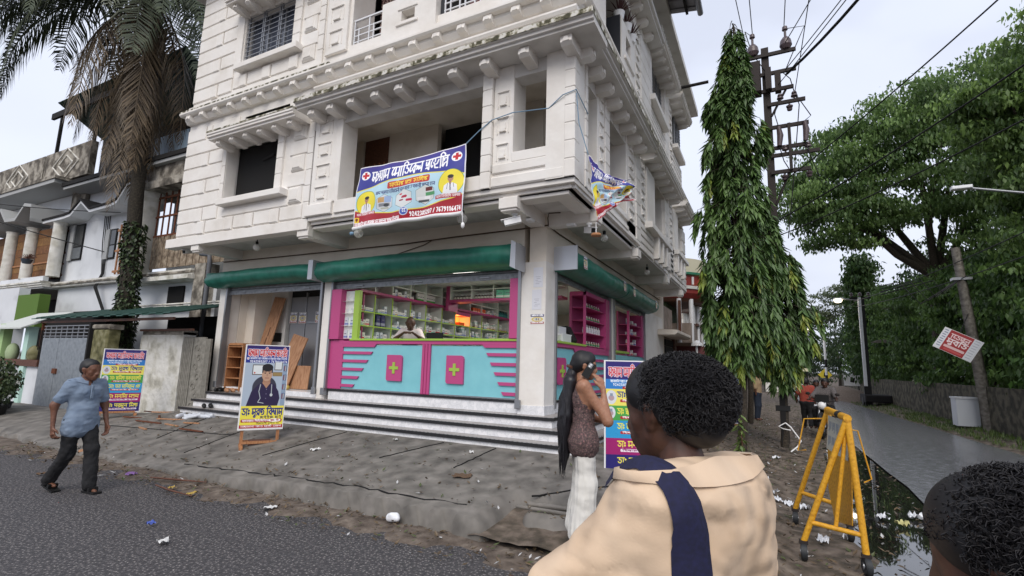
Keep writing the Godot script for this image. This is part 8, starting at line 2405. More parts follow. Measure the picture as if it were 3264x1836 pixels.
func woman_on_phone() -> void:
	var o := thing("person", "young woman with very long black hair and white trousers holding a phone", "person", Vector3(1.62, 0.20, 2.85), face_dir(0.90, -0.44))
	var j := stand_pose(1.62)
	j.er = Vector3(-0.20, 1.02, 0.20); j.wr = Vector3(-0.135, 1.29, 0.17)
	j.el = Vector3(0.20, 1.02, 0.10); j.wl = Vector3(0.02, 0.985, 0.24)
	j.sr = Vector3(-0.155, 1.325, -0.01); j.sl = Vector3(0.155, 1.325, -0.01)
	var hd := xf(j.head, Vector3(4, -4, 2), Vector3.ONE * 0.96)
	var hr := hand_bones(j.wr, Vector3(0.10, 0.95, -0.30).normalized(), Vector3(-0.8, 0.1, 0.6).normalized(), Vector3(-0.1, 0.30, -0.95).normalized(), 0.35, 0.95)
	var hl := hand_bones(j.wl, Vector3(-0.88, 0.25, 0.0).normalized(), Vector3(0, 0.2, 1).normalized(), Vector3(0, 0.95, 0.2).normalized(), 0.75, 0.92)
	body(o, j, hd, [hr, hl], 0.013, 0.0055, M.skin_tan)
	# hair: smooth cap, tail gathered behind, falling to the hips
	cloth(o, "hair", tb(hd, short_hair() + [[Vector3(0, 0.0, -0.09), Vector3(0, -0.06, -0.115), 0.055, 0.045]]), 0.008, 80.0, M.hair_black)
	var tail := [[hd * Vector3(0, -0.03, -0.11), Vector3(0.0, 1.36, -0.12), 0.045, 0.060], [Vector3(0.045, 1.36, -0.12), Vector3(0.05, 1.05, -0.16), 0.055, 0.055], [Vector3(-0.045, 1.36, -0.12), Vector3(-0.05, 1.05, -0.16), 0.055, 0.055], [Vector3(0.05, 1.05, -0.16), Vector3(0.03, 0.72, -0.17), 0.052, 0.042], [Vector3(-0.05, 1.05, -0.16), Vector3(-0.03, 0.70, -0.17), 0.052, 0.040], [Vector3(0.0, 0.72, -0.17), Vector3(0.0, 0.60, -0.165), 0.046, 0.015], [Vector3(-0.03, 0.72, -0.17), Vector3(-0.03, 0.56, -0.165), 0.03, 0.008]]
	cloth(o, "hair_tail", tail, 0.011, 70.0, M.hair_strands)
	put("hair_tie", MB.new().tube(PackedVector3Array([hd * Vector3(-0.06, -0.02, -0.13), hd * Vector3(0, -0.01, -0.165), hd * Vector3(0.06, -0.02, -0.13)]), PackedFloat32Array([0.016]), 6), M.dark_wood, o)
	var st := MB.new()
	for q in 190:
		var a := rnd(-0.125, 0.125); var y := rnd(0.50, 0.85)
		st.tube(PackedVector3Array([hd * Vector3(a * 0.45, -0.03, -0.125), Vector3(a * 0.75, 1.2, -0.165 - 0.04 * cos(a * 14.0) + rnd(-0.012, 0.012)), Vector3(a, 0.95, -0.175 - 0.04 * cos(a * 12.0) + rnd(-0.02, 0.01)), Vector3(a * 0.85 + rnd(-0.02, 0.02), y, -0.18 + rnd(-0.03, 0.02))]), PackedFloat32Array([0.006, 0.007, 0.006, 0.001]), 4)
	put("hair_strand", st, M.hair_strands, o)
	var top := torso(j, 0.004, 0.92)
	top.pop_at(6)
	top.append([j.sr + Vector3(0.035, 0.0, 0), j.sl - Vector3(0.035, 0.0, 0), 0.056, 0.056])
	top.append([Vector3(-0.075, 0.86, 0), Vector3(0.075, 0.86, 0), 0.128, 0.128])
	top.append([Vector3(-0.08, 0.80, 0), Vector3(0.08, 0.79, 0), 0.140, 0.140])
	garment(o, "top", top, 0.011, 65.0, M.floral_top, 0.007, Vector3(6, 8, 6), 3)
	var tr := legs(j, 0.012, 0.055)
	for s in ["l", "r"]: tr.append([j["k" + s], j["a" + s] - Vector3(0, 0.03, 0), 0.085, 0.115])
	garment(o, "trousers", tr, 0.014, 70.0, M.white_trousers, 0.012, Vector3(11, 0.9, 11), 4)
	var gl := MB.new()
	gl.t = hd
	for s in [-1, 1]:
		var p := PackedVector3Array()
		for q in 13: p.append(Vector3(0.034 * s + cos(q * TAU / 12) * 0.024, 0.01 + sin(q * TAU / 12) * 0.02, 0.106 - absf(cos(q * TAU / 12)) * 0.003))
		gl.tube(p, PackedFloat32Array([0.0025]), 4)
		gl.tube(PackedVector3Array([Vector3(0.058 * s, 0.012, 0.10), Vector3(0.088 * s, 0.018, 0.0)]), PackedFloat32Array([0.0025]), 4)
	put("spectacles", gl, M.dark_wood, o)
	put("sandal", MB.new().box(-0.15, -0.05, 0.0, 0.025, -0.10, 0.15), M.dark_wood, o)
	put("sandal", MB.new().box(0.05, 0.15, 0.0, 0.025, -0.10, 0.15), M.dark_wood, o)
	# the phone at her right ear
	var t := o.transform * hd * xf(Vector3(-0.112, -0.03, 0.035), Vector3(28, -12, 0))
	var ph := thing("phone", "black phone with a bright camera lens held to the young woman's ear", "phone", t.origin)
	ph.transform = t
	put("case", MB.new().frus(-0.005, 0.005, -0.078, 0.078, -0.038, 0.038, 0.0), M.black, ph)
	put("lens_plate", MB.new().box(-0.0075, -0.0051, 0.025, 0.07, -0.03, 0.01), M.steel, ph)
	for q in 2: put("lens", MB.new().box(-0.009, -0.0076, 0.03 + q * 0.02, 0.045 + q * 0.02, -0.022 + q * 0.004, -0.006 + q * 0.004), M.white_plastic, ph)

func schoolboy() -> void:
	var yaw := face_dir(-0.90, -0.44)
	var o := thing("person", "schoolboy in a cream shirt with a dark shoulder strap, closest to the camera, walking left", "person", Vector3(3.0, 0.0, 6.03), yaw)
	var j := stand_pose(1.70)
	j.chest += Vector3(0, 0, 0.01); j.neck += Vector3(0, -0.02, 0.015); j.head += Vector3(0, 0.01, 0.05)
	j.el = Vector3(0.30, 1.16, 0.16); j.wl = Vector3(0.24, 1.02, 0.40)
	j.er = Vector3(-0.26, 1.12, 0.05); j.wr = Vector3(-0.22, 0.95, 0.25)
	j.kl = Vector3(0.10, 0.50, 0.12); j.al = Vector3(0.10, 0.09, 0.16); j.ar = Vector3(-0.10, 0.12, -0.25); j.kr = Vector3(-0.1, 0.48, -0.05)
	var hd := xf(j.head, Vector3(6, 6, 0), Vector3.ONE * 0.98)
	var hl := hand_bones(j.wl, Vector3(-0.3, -0.1, 0.95).normalized(), Vector3(0.9, 0.2, 0.2).normalized(), Vector3(0, 1, 0), 0.6)
	var hr := hand_bones(j.wr, Vector3(0.2, -0.2, 0.95).normalized(), Vector3(-0.9, 0.2, 0.2).normalized(), Vector3(0, 1, 0), 0.6)
	body(o, j, hd, [hl, hr], 0.014, 0.005, M.skin_dark)
	# thick curly hair
	var hb := [[Vector3(0, 0.055, -0.045), Vector3(0, 0.065, 0.02), 0.090, 0.078], [Vector3(0, 0.0, -0.075), Vector3(0, 0.05, -0.06), 0.080, 0.090], [Vector3(-0.05, 0.055, 0.03), Vector3(-0.055, 0.02, -0.04), 0.048, 0.052], [Vector3(0.05, 0.055, 0.03), Vector3(0.055, 0.02, -0.04), 0.048, 0.052], [Vector3(0, 0.07, 0.03), Vector3(0, 0.065, 0.055), 0.06, 0.042], [Vector3(0, 0.02, -0.10), Vector3(0, -0.03, -0.10), 0.075, 0.06]]
	cloth(o, "hair", tb(hd, hb), 0.008, 110.0, M.hair_black)
	curls(o, hd, 7500, Vector3(0, 0.035, -0.05), Vector3(0.100, 0.108, 0.138), 0.022, 0.0019)
	var sh := torso(j, 0.036, 1.60) + arms(j, 0.030, false, 0.95)
	sh.append([Vector3(-0.1, 0.86, 0), Vector3(0.1, 0.86, 0), 0.125, 0.125])
	sh.append([j.chest + Vector3(0.06, 0.08, -0.04), j.chest + Vector3(-0.06, 0.08, -0.04), 0.115, 0.115])
	sh.append([j.el, j.el.lerp(j.wl, 0.55), 0.070, 0.062])
	garment(o, "shirt", sh, 0.010, 60.0, M.cream_shirt, 0.007, Vector3(3.5, 7, 3.5), 21)
	var nb: Vector3 = j.neck
	collar(o, sh, 60.0, nb, 0.045, 0.055, 0.25, M.cream_shirt)
	var sm := PackedVector3Array()
	for q in 9:
		var a := -0.4 + q * 0.45
		sm.append(surf(sh, 60.0, j.sl + Vector3(0.005, -0.05, 0), Vector3(0.25, cos(a), sin(a)).normalized()) + Vector3(-0.004, -0.004, 0))
	put("sleeve_seam", MB.new().tube(sm, PackedFloat32Array([0.006]), 5), M.cream_shirt, o)
	cloth(o, "trousers", legs(j, 0.02, 0.01), 0.018, 60.0, M.navy)
	put("shoe", MB.new().frus(0.05, 0.15, 0.0, 0.09, 0.08, 0.34, 0.03), M.black, o)
	put("shoe", MB.new().frus(-0.15, -0.05, 0.03, 0.12, -0.33, -0.07, 0.03), M.black, o)
	# broad navy strap over the left shoulder and down the back
	var s := thing("bag_strap", "broad navy bag strap running over the schoolboy's shoulder and down his back", "bag", o.position, yaw)
	var st := MB.new()
	var rows := 30
	for q in rows + 1:
		var k := q / float(rows)
		var a := lerpf(-0.75, 1.70, minf(k * 1.7, 1.0))
		var y := 1.40 if k < 0.588 else lerpf(1.40, 0.85, (k - 0.588) / 0.412)
		for e in 5:
			var xx: float = lerpf(0.185, 0.175, smoothstep(0.3, 1.0, k)) + (e - 2) * 0.020
			var dd := Vector3(0, cos(a), -sin(a))
			if k >= 0.588: dd = Vector3(0, 0, -1)
			var hit := surf(sh, 60.0, Vector3(xx, y - 0.06, 0.02) if k < 0.588 else Vector3(xx, y - 0.06, 0.0), dd.normalized())
			st.vert(hit + dd.normalized() * (0.014 if e > 0 and e < 4 else 0.004), dd, Vector2(e * 0.25, k * 6.0))
	for q in rows:
		for e in 4:
			var a := q * 5 + e
			st.ix.append_array([a, a + 5, a + 6, a, a + 6, a + 1])
	renorm(st)
	put("strap", st, M.navy_strap, s)

func second_head() -> void:
	var o := thing("person", "dark haired child in a dark shirt at the lower right corner, close to the camera", "person", Vector3(3.54, 0.0, 6.30), face_dir(-0.85, -0.5))
	var j := stand_pose(1.50)
	var hd := xf(Vector3(0, 1.395, 0.02), Vector3(8, 0, 0), Vector3.ONE * 0.95)
	body(o, j, hd, [], 0.018, 0.007, M.skin_dark)
	cloth(o, "hair", tb(hd, short_hair() + [[Vector3(0, 0.03, -0.06), Vector3(0, 0.06, 0.0), 0.095, 0.095]]), 0.010, 100.0, M.hair_black)
	curls(o, hd, 6500, Vector3(0, 0.045, -0.03), Vector3(0.106, 0.114, 0.124), 0.022, 0.0018)
	cloth(o, "shirt", torso(j, 0.025, 1.0) + arms(j, 0.024, false, 0.9), 0.016, 55.0, M.dark_trousers)
	cloth(o, "trousers", legs(j, 0.02, 0.01), 0.02, 60.0, M.dark_trousers)

func shopkeeper() -> void:
	var o := thing("person", "shopkeeper with close cropped hair in a pale pink shirt leaning on the front counter", "person", Vector3(-3.50, 1.06, -1.02), face_dir(0.55, 0.9))
	var j := stand_pose(1.62)
	j.chest = Vector3(0, 1.14, 0.12); j.neck = Vector3(0, 1.29, 0.18); j.head = Vector3(0, 1.42, 0.24)
	j.sl = Vector3(0.17, 1.245, 0.16); j.sr = Vector3(-0.17, 1.245, 0.16)
	j.el = Vector3(0.27, 1.10, 0.34); j.er = Vector3(-0.27, 1.10, 0.34); j.wl = Vector3(0.08, 1.225, 0.50); j.wr = Vector3(-0.08, 1.225, 0.48)
	var hd := xf(j.head, Vector3(14, 8, 0), Vector3.ONE)
	body(o, j, hd, [hand_bones(j.wl, Vector3(-0.7, 0, 0.7).normalized(), Vector3.UP, Vector3(-0.7, 0, -0.7).normalized(), 0.3), hand_bones(j.wr, Vector3(0.7, 0, 0.7).normalized(), Vector3.UP, Vector3(0.7, 0, -0.7).normalized(), 0.3)], 0.018, 0.008, M.skin_dark)
	cloth(o, "hair", tb(hd, [[Vector3(0, 0.05, -0.045), Vector3(0, 0.055, 0.0), 0.082, 0.074]]), 0.01, 80.0, M.hair_black)
	cloth(o, "shirt", torso(j, 0.014) + arms(j, 0.02, false, 0.9), 0.016, 55.0, nm("pink_print", [[0.0, C(0xd6c4c6)], [0.6, C(0xe4dcdc)], [1.0, C(0xc98f96)]], 4.0, 0.9, 0.05, false))
	cloth(o, "trousers", legs(j, 0.02), 0.022, 60.0, M.dark_trousers)

func far_person(label: String, at: Vector3, fx: float, fz: float, h: float, skin: Material, shirt: Material, trs: Material, mod: Callable, sleeve := 0.6) -> Node3D:
	var o := thing("person", label, "person", at, face_dir(fx, fz))
	var j := stand_pose(h)
	mod.call(j)
	var hd := xf(j.head, Vector3(4, 0, 0), Vector3.ONE * h / 1.7)
	body(o, j, hd, [], 0.022, 0.010, skin)
	cloth(o, "hair", tb(hd, short_hair()), 0.013, 80.0, M.hair_black)
	cloth(o, "shirt", torso(j, 0.022) + arms(j, 0.022, false, sleeve), 0.022, 50.0, shirt)
	cloth(o, "trousers", legs(j, 0.018), 0.024, 60.0, trs)
	return o

func lane_people() -> void:
	far_person("person in a red shirt and dark trousers walking away along the lane", Vector3(4.16, 0.03, -10.4), 0.15, -1.0, 1.48, M.skin_dark, M.red_shirt, M.dark_trousers, func(j):
		j.kl = Vector3(0.09, 0.44, 0.10); j.al = Vector3(0.1, 0.075, 0.14); j.ar = Vector3(-0.1, 0.12, -0.24); j.el += Vector3(0.06, 0, 0); j.wl += Vector3(0.05, 0, 0.0))
	far_person("person in a beige shirt standing half hidden behind the slim tree trunk", Vector3(2.80, 0.12, -11.3), 0.95, 0.3, 1.60, M.skin_brown, pm("beige_shirt", C(0xb59a78), 0.9), pm("blue_jeans", C(0x2b3444), 0.9), func(j): j.er += Vector3(0.0, 0.0, 0.05), 0.98)
	# motorbike and its rider
	var bp_ := Vector3(4.52, 0.0, -8.9)
	var ang := face_dir(-0.25, 0.97)
	far_person("smiling rider in a black and white plaid shirt sitting on the black motorbike", bp_, -0.25, 0.97, 1.66, M.skin_dark, M.plaid, M.dark_trousers, func(j):
		for k in j: j[k] -= Vector3(0, 0.12, 0.12)
		j.kl = Vector3(0.20, 0.72, 0.30); j.al = Vector3(0.22, 0.30, 0.22); j.kr = Vector3(-0.20, 0.72, 0.30); j.ar = Vector3(-0.22, 0.30, 0.22)
		j.el = Vector3(0.28, 1.05, 0.16); j.er = Vector3(-0.28, 1.05, 0.16); j.wl = Vector3(0.33, 0.98, 0.42); j.wr = Vector3(-0.33, 0.98, 0.42), 0.98)
	motorbike("black motorbike ridden towards the camera along the verge", bp_, ang, M.black)
	var ret := far_person("second rider in a dark blue shirt on the pale scooter further down the lane", Vector3(4.65, -0.05, -13.5), -0.1, 1.0, 1.6, M.skin_dark, M.navy, M.dark_trousers, func(j):
		for k in j: j[k] -= Vector3(0, 0.12, 0.12)
		j.kl = Vector3(0.18, 0.72, 0.30); j.al = Vector3(0.2, 0.32, 0.2); j.kr = Vector3(-0.18, 0.72, 0.30); j.ar = Vector3(-0.2, 0.32, 0.2)
		j.wl = Vector3(0.3, 0.95, 0.4); j.wr = Vector3(-0.3, 0.95, 0.4))
	ret.name = ret.name
	motorbike("pale scooter with a windscreen further down the lane", Vector3(4.65, -0.05, -13.5), face_dir(-0.1, 1.0), M.white_metal)

func motorbike(label: String, at: Vector3, ang: float, paint: Material) -> void:
	var o := thing("motorbike", label, "motorbike", at, ang)
	for z in [0.66, -0.60]:
		var w := MB.new()
		var p := PackedVector3Array()
		for q in 21: p.append(Vector3(0, 0.30 + sin(q * TAU / 20) * 0.25, z + cos(q * TAU / 20) * 0.25))
		w.tube(p, PackedFloat32Array([0.055]), 8, false)
		var wh := put("wheel", w, M.black, o)
		put("hub", MB.new().tube(PackedVector3Array([Vector3(-0.05, 0.30, z), Vector3(0.05, 0.30, z)]), PackedFloat32Array([0.12]), 10), M.steel, wh)
	cloth(o, "tank", [[Vector3(0, 0.80, 0.30), Vector3(0, 0.76, 0.0), 0.13, 0.11], [Vector3(0, 0.60, 0.2), Vector3(0, 0.5, -0.1), 0.15, 0.15]], 0.02, 60.0, paint)
	cloth(o, "seat", [[Vector3(0, 0.76, -0.05), Vector3(0, 0.80, -0.62), 0.10, 0.09]], 0.02, 60.0, M.black)
	put("engine", MB.new().frus(-0.14, 0.14, 0.22, 0.5, -0.2, 0.25, 0.05), M.dark_steel, o)
	for s in [-0.07, 0.07]: put("fork", MB.new().bar(Vector3(s, 0.30, 0.66), Vector3(s, 0.95, 0.40), 0.03, 6), M.steel, o)
	put("handlebar", MB.new().tube(PackedVector3Array([Vector3(-0.36, 0.98, 0.36), Vector3(-0.1, 0.95, 0.42), Vector3(0.1, 0.95, 0.42), Vector3(0.36, 0.98, 0.36)]), PackedFloat32Array([0.016]), 6), M.dark_steel, o)
	put("headlight", MB.new().ball(Vector3(0, 0.84, 0.52), Vector3(0.10, 0.10, 0.08), 12, 8), M.white_plastic, o)
	put("mudguard", MB.new().tube(PackedVector3Array([Vector3(0, 0.52, 0.46), Vector3(0, 0.62, 0.62), Vector3(0, 0.58, 0.80), Vector3(0, 0.46, 0.92)]), PackedFloat32Array([0.07]), 6), paint, o)
	put("windscreen", MB.new().frus(-0.16, 0.16, 0.92, 1.12, 0.42, 0.44, 0.0), paint, o)
	for s in [-1, 1]:
		put("mirror", MB.new().ball(Vector3(0.34 * s, 1.14, 0.34), Vector3(0.06, 0.04, 0.02), 8, 6), M.dark_steel, o)
		put("mirror_stalk", MB.new().bar(Vector3(0.28 * s, 0.98, 0.37), Vector3(0.34 * s, 1.12, 0.34), 0.008, 4), M.dark_steel, o)

# ---------- barricade, boards, bulbs, cameras, litter ----------
func small_things() -> void:
	barricade()
	left_bay_things()
	hanging_things()
	street_litter()

func barricade() -> void:
	var o := thing("barricade", "yellow wheeled steel road barricade with a worn white plate, standing by the puddle", "barricade")
	nm("yellow_paint", [[0.0, C(0xa8721a)], [0.4, C(0xd49a22)], [1.0, C(0xe3ad34)]], 3.0, 0.5, 0.03, true, 256, nrm(0.05, 61, 4.0), 0.4)
	var Y: Material = M.yellow_paint
	var na := Vector3(3.80, 1.30, 1.88); var fa := Vector3(3.74, 1.30, 0.86)
	var nl := Vector3(3.40, 0.16, 1.82); var nr := Vector3(3.86, 0.16, 1.94); var fl := Vector3(3.38, 0.16, 0.62); var fr := Vector3(3.86, 0.16, 0.95)
	for e in [[na, nl, 0.026], [na, nr, 0.028], [fa, fl, 0.026], [fa, fr, 0.026]]: put("leg", MB.new().bar(e[0], e[1], e[2], 8), Y, o)
	put("top_rail", MB.new().bar(na + Vector3(0, 0.0, 0.03), fa - Vector3(0, 0, 0.04), 0.034, 10), Y, o)
	put("top_sleeve", MB.new().bar(na.lerp(fa, 0.25), na.lerp(fa, 0.42), 0.036, 10), M.dark_wall, o)
	put("crossbar", MB.new().bar(nl.lerp(na, 0.16), nr.lerp(na, 0.14), 0.022, 8), Y, o)
	put("crossbar", MB.new().bar(fl.lerp(fa, 0.18), fr.lerp(fa, 0.14), 0.022, 8), Y, o)
	put("inner_leg", MB.new().bar(na + Vector3(-0.02, -0.14, -0.02), Vector3(3.66, 0.34, 1.84), 0.018, 8), Y, o)
	# hanging sheet between the frames: white plate above, yellow sheet below
	var q := MB.new()
	q.quad(Vector3(3.70, 0.90, 0.93), Vector3(3.80, 0.90, 1.74), Vector3(3.825, 1.25, 1.74), Vector3(3.735, 1.25, 0.93))
	var cv := Canvas.new(256, 128, C(0xb9bab0))
	for k in 5:
		for r in 2:
			for s in 3: cv.rect(20 + k * 46 + s * 12, 20 + r * 54, 7, 38 - 6 * ((k + s) % 3), C(0x5d6f88))
	for k in 300: cv.rect(rng.randi() % 256, rng.randi() % 128, 2 + rng.randi() % 4, 2, C(0x98988c))
	put("plate", q, printed("plate_print", cv.tex(), 0.6), o)
	var sh := MB.new()
	sh.t = Transform3D(Basis(Vector3(-0.12, 0, -1), Vector3(0.06, 1, 0), Vector3(1, 0, 0)), Vector3(3.545, 0, 0))
	sh.prism(PackedVector2Array([Vector2(-0.92, 0.94), Vector2(-1.80, 0.94), Vector2(-1.82, 0.36), Vector2(-1.22, 0.24), Vector2(-0.96, 0.5)]), 0.0, 0.008)
	put("lower_sheet", sh, Y, o)
	for e in [[nl, 0.0], [fl, 0.0], [fr, 0.1], [nr, 0.25]]:
		var c: Vector3 = e[0]
		var w := MB.new()
		w.t = xf(Vector3(c.x, 0.075, c.z), Vector3(0, rad_to_deg(e[1]), 0))
		w.tube(PackedVector3Array([Vector3(-0.026, 0, 0), Vector3(-0.018, 0, 0), Vector3(0.018, 0, 0), Vector3(0.026, 0, 0)]), PackedFloat32Array([0.060, 0.078, 0.078, 0.060]), 16)
		var wh := put("wheel", w, pm("tyre", C(0x25282b), 0.6) if not M.has("tyre") else M.tyre, o)
		put("hub", MB.new().tube(PackedVector3Array([Vector3(c.x - 0.03, 0.075, c.z), Vector3(c.x + 0.03, 0.075, c.z)]), PackedFloat32Array([0.028]), 10), M.steel, wh)
		put("fork", MB.new().box(c.x - 0.036, c.x + 0.036, 0.145, 0.175, c.z - 0.03, c.z + 0.03), M.dark_steel, wh)
	put("side_loop", MB.new().tube(PackedVector3Array([Vector3(3.86, 1.12, 0.9), Vector3(4.0, 1.1, 0.85), Vector3(4.09, 0.62, 0.85), Vector3(4.02, 0.58, 0.87)]), PackedFloat32Array([0.008]), 5), Y, o)
	put("side_loop", MB.new().tube(PackedVector3Array([Vector3(3.70, 1.2, 0.78), Vector3(3.52, 1.18, 0.7), Vector3(3.44, 0.82, 0.68), Vector3(3.52, 0.84, 0.72)]), PackedFloat32Array([0.008]), 5), Y, o)

func left_bay_things() -> void:
	var r := thing("wooden_rack", "small open wooden rack with curved top in the left shop bay", "rack", Vector3(-7.83, 0.93, -0.22))
	for e in [-0.27, 0.25]: put("side_panel", MB.new().frus(e, e + 0.022, 0.0, 1.04, -0.16, 0.16, 0.008), M.wood, r)
	for k in 5: put("shelf", MB.new().box(-0.248, 0.25, 0.04 + k * 0.24, 0.06 + k * 0.24, -0.15, 0.15), M.wood, r)
	put("back_panel", MB.new().box(-0.25, 0.25, 0.0, 1.02, -0.16, -0.15), M.dark_wood, r)
	put("top", MB.new().prism(PackedVector2Array([Vector2(-0.27, 1.04), Vector2(0.27, 1.04), Vector2(0.25, 1.09), Vector2(0.0, 1.10), Vector2(-0.2, 1.09)]), -0.16, 0.16), M.wood, r)
	var b1 := put("plank", MB.new().frus(-0.20, 0.20, 0.0, 2.25, -0.012, 0.012, 0.004), M.ply)
	b1.position = Vector3(-7.80, 0.98, -0.55); b1.rotation_degrees = Vector3(-9, 0, -7)
	tag(b1, "tall plywood plank with cut slots leaning against the grey partition", "plank")
	for k in 3:
		var sl := put("slot", MB.new().box(-0.05 + 0.02 * k, -0.02 + 0.02 * k, 0.75 + k * 0.26, 0.97 + k * 0.26, 0.0121, 0.014), M.dark_wood, b1)
	var b2 := put("plank", MB.new().frus(-0.26, 0.26, 0.0, 1.25, -0.012, 0.012, 0.004), M.ply)
	b2.position = Vector3(-6.72, 1.03, -0.45); b2.rotation_degrees = Vector3(-12, 0, -13)
	tag(b2, "reddish plywood board leaning to the right in the left shop bay", "plank")
	var b3 := put("plank", MB.new().frus(-0.30, 0.30, 0.0, 0.52, -0.012, 0.012, 0.004), M.dark_wood if false else M.ply)
	b3.position = Vector3(-6.22, 1.03, -0.55); b3.rotation_degrees = Vector3(-6, 0, 0)
	tag(b3, "low square plywood offcut standing by the right rail of the left bay", "plank")
	var bag := MB.new()
	flesh(bag, [[Vector3(-0.2, 0.05, 0), Vector3(0.2, 0.05, 0.02), 0.06, 0.05], [Vector3(-0.1, 0.10, 0.0), Vector3(0.05, 0.09, 0), 0.05, 0.05]], 0.016, 60.0)
	var g := put("rubbish_bag", bag, pm("yellow_bag", C(0xb59a4a), 0.5))
	g.position = Vector3(-6.36, 1.03, -0.25)
	tag(g, "yellowish crumpled bag lying under the square plywood offcut", "bag")
	# shoes
	for e in [[Vector3(-8.0, 0.925, 0.12), 0.3, "black_shoe", "pair of black shoes on the top step before the left bay", M.black], [Vector3(-7.66, 0.925, 0.14), 1.2, "brown_shoe", "pair of worn brown shoes on the top step by the rack", M.ply], [Vector3(-7.62, 0.615, 0.64), 1.1, "black_sandal", "pair of black sandals on the lowest step at left", M.black]]:
		var s := thing(e[2], e[3], "shoes", e[0], e[1])
		for q in 2:
			cloth(s, "shoe", [[Vector3(q * 0.12, 0.03, -0.09), Vector3(q * 0.12, 0.03, 0.09), 0.034, 0.036], [Vector3(q * 0.12, 0.05, -0.08), Vector3(q * 0.12, 0.045, 0.0), 0.034, 0.034]], 0.012, 90.0, e[4])

func bulb(called: String, label: String, at: Vector3, r: float, mat: Material) -> void:
	var o := thing(called, label, "light bulb", at)
	put("holder", MB.new().lathe([[0.012, 0.0], [0.03, 0.02], [0.03, 0.07], [0.012, 0.08], [0.012, 0.20]], Vector3.ZERO, 10), M.dark_wall, o)
	put("glass", MB.new().ball(Vector3(0, -r * 0.75, 0), Vector3(r, r * 0.95, r), 12, 8), mat, o)

func cctv(label: String, at: Vector3, yaw: float) -> void:
	var o := thing("security_camera", label, "camera", at, yaw)
	put("mount", MB.new().lathe([[0.0, 0.0], [0.05, 0.0], [0.05, -0.02], [0.022, -0.03], [0.022, -0.09], [0.0, -0.09]], Vector3.ZERO, 10), M.white_plastic, o)
	var b := MB.new()
	b.t = xf(Vector3(0, -0.12, 0.02), Vector3(14, 0, 0))
	b.frus(-0.045, 0.045, -0.045, 0.04, -0.12, 0.14, 0.012)
	put("housing", b, M.white_plastic, o)
	var h := MB.new()
	h.t = b.t
	h.box(-0.056, 0.056, 0.041, 0.052, -0.12, 0.18)
	put("hood", h, M.white_plastic, o)
	var l := MB.new()
	l.t = b.t
	l.box(-0.034, 0.034, -0.034, 0.03, 0.1401, 0.146)
	put("lens", l, M.black, o)

func hanging_things() -> void:
	var frosted := pm("frosted_bulb", C(0xd9d8d2), 0.3)
	bulb("light_bulb", "frosted white bulb hanging under the slab above the left shutter box", Vector3(-6.35, 4.06, 0.71), 0.075, frosted)
	bulb("light_bulb", "clear bulb below the left end of the big banner", Vector3(-3.22, 4.0, 0.98), 0.085, M.glass_bulb)
	bulb("light_bulb", "clear bulb below the right end of the big banner", Vector3(-0.99, 4.0, 1.05), 0.085, M.glass_bulb)
	bulb("light_bulb", "clear bulb under the side slab behind the crumpled banner", Vector3(0.65, 4.05, -1.12), 0.07, M.glass_bulb)
	bulb("light_bulb", "clear bulb under the side slab further along", Vector3(0.66, 4.05, -4.66), 0.07, M.glass_bulb)
	cctv("white bullet camera under the front corner bracket", Vector3(-0.13, 3.955, 0.93), -1.15)
	cctv("white bullet camera under the side corner bracket", Vector3(0.74, 3.955, 0.02), 0.75)
	cctv("small bullet camera at the left end of the first floor slab", Vector3(-8.6, 4.19, 0.8), 0.4)
	for e in [[Vector3(-0.05, 3.945, 0.55), 0.0, "small white junction box under the front corner bracket"], [Vector3(0.46, 3.945, 0.06), 1.57, "small white junction box under the side corner bracket"]]:
		var b := put("junction_box", MB.new().frus(-0.05, 0.05, -0.02, 0.02, -0.07, 0.07, 0.01), M.white_plastic)
		b.position = e[0]; b.rotation.y = e[1]
		tag(b, e[2], "junction box")
	# pots on the second floor
	var pl := ["white pot with a spiky red plant on the side parapet nearest the corner", "spiky plant trailing from the middle of the side parapet", "spiky plant at the far end of the side parapet"]
	var pz := [Vector3(0.80, 8.66, -1.66), Vector3(0.84, 8.66, -2.1), Vector3(0.84, 8.66, -2.5)]
	for i in 3:
		var p := thing("potted_plant", pl[i], "plant", pz[i])
		put("pot", MB.new().lathe([[0.0, 0.0], [0.09, 0.0], [0.12, 0.16], [0.0, 0.16]], Vector3.ZERO, 12), M.white_plastic, p)
		var f := MB.new()
		for q in 26:
			var a := rnd(0, TAU); var e := rnd(0.2, 1.3)
			var d := Vector3(cos(a) * cos(e), sin(e), sin(a) * cos(e))
			var s := d.cross(Vector3.UP).normalized() * 0.014
			f.quad(Vector3(0, 0.15, 0) - s, Vector3(0, 0.15, 0) + s, Vector3(0, 0.15, 0) + d * 0.2 + s, Vector3(0, 0.15, 0) + d * 0.2 - s)
			f.tri(Vector3(0, 0.15, 0) + d * 0.2 - s, Vector3(0, 0.15, 0) + d * 0.2 + s, Vector3(0, 0.12, 0) + d * 0.34)
		put("leaves", f, pm("red_leaf", C(0x4a2a2c), 0.6) if not M.has("red_leaf") else M.red_leaf, p)
	var fp := copy_of(get_node("potted_plant"), Vector3(-2.3, 8.22, 1.05), 0.4, "dark spiky plant in a pot on the front balcony panel")
	var hpn := thing("hanging_pot", "dark pot with dry stems hanging before the old house's timber balcony", "plant", Vector3(-21.0, 5.0, -0.5))
	put("pot", MB.new().lathe([[0.0, -0.12], [0.12, -0.1], [0.18, 0.06], [0.0, 0.06]], Vector3.ZERO, 12), pm("slate_pot", C(0x39424d), 0.6), hpn)
	var dst := MB.new()
	for q in 30:
		var d := rdir()
		dst.bar(Vector3(0.05, 0.08, 0), Vector3(0.05, 0.08, 0) + Vector3(d.x * 0.5, absf(d.y) * 0.18, d.z * 0.2), 0.012, 4)
	put("stems", dst, M.dark_wood, hpn)

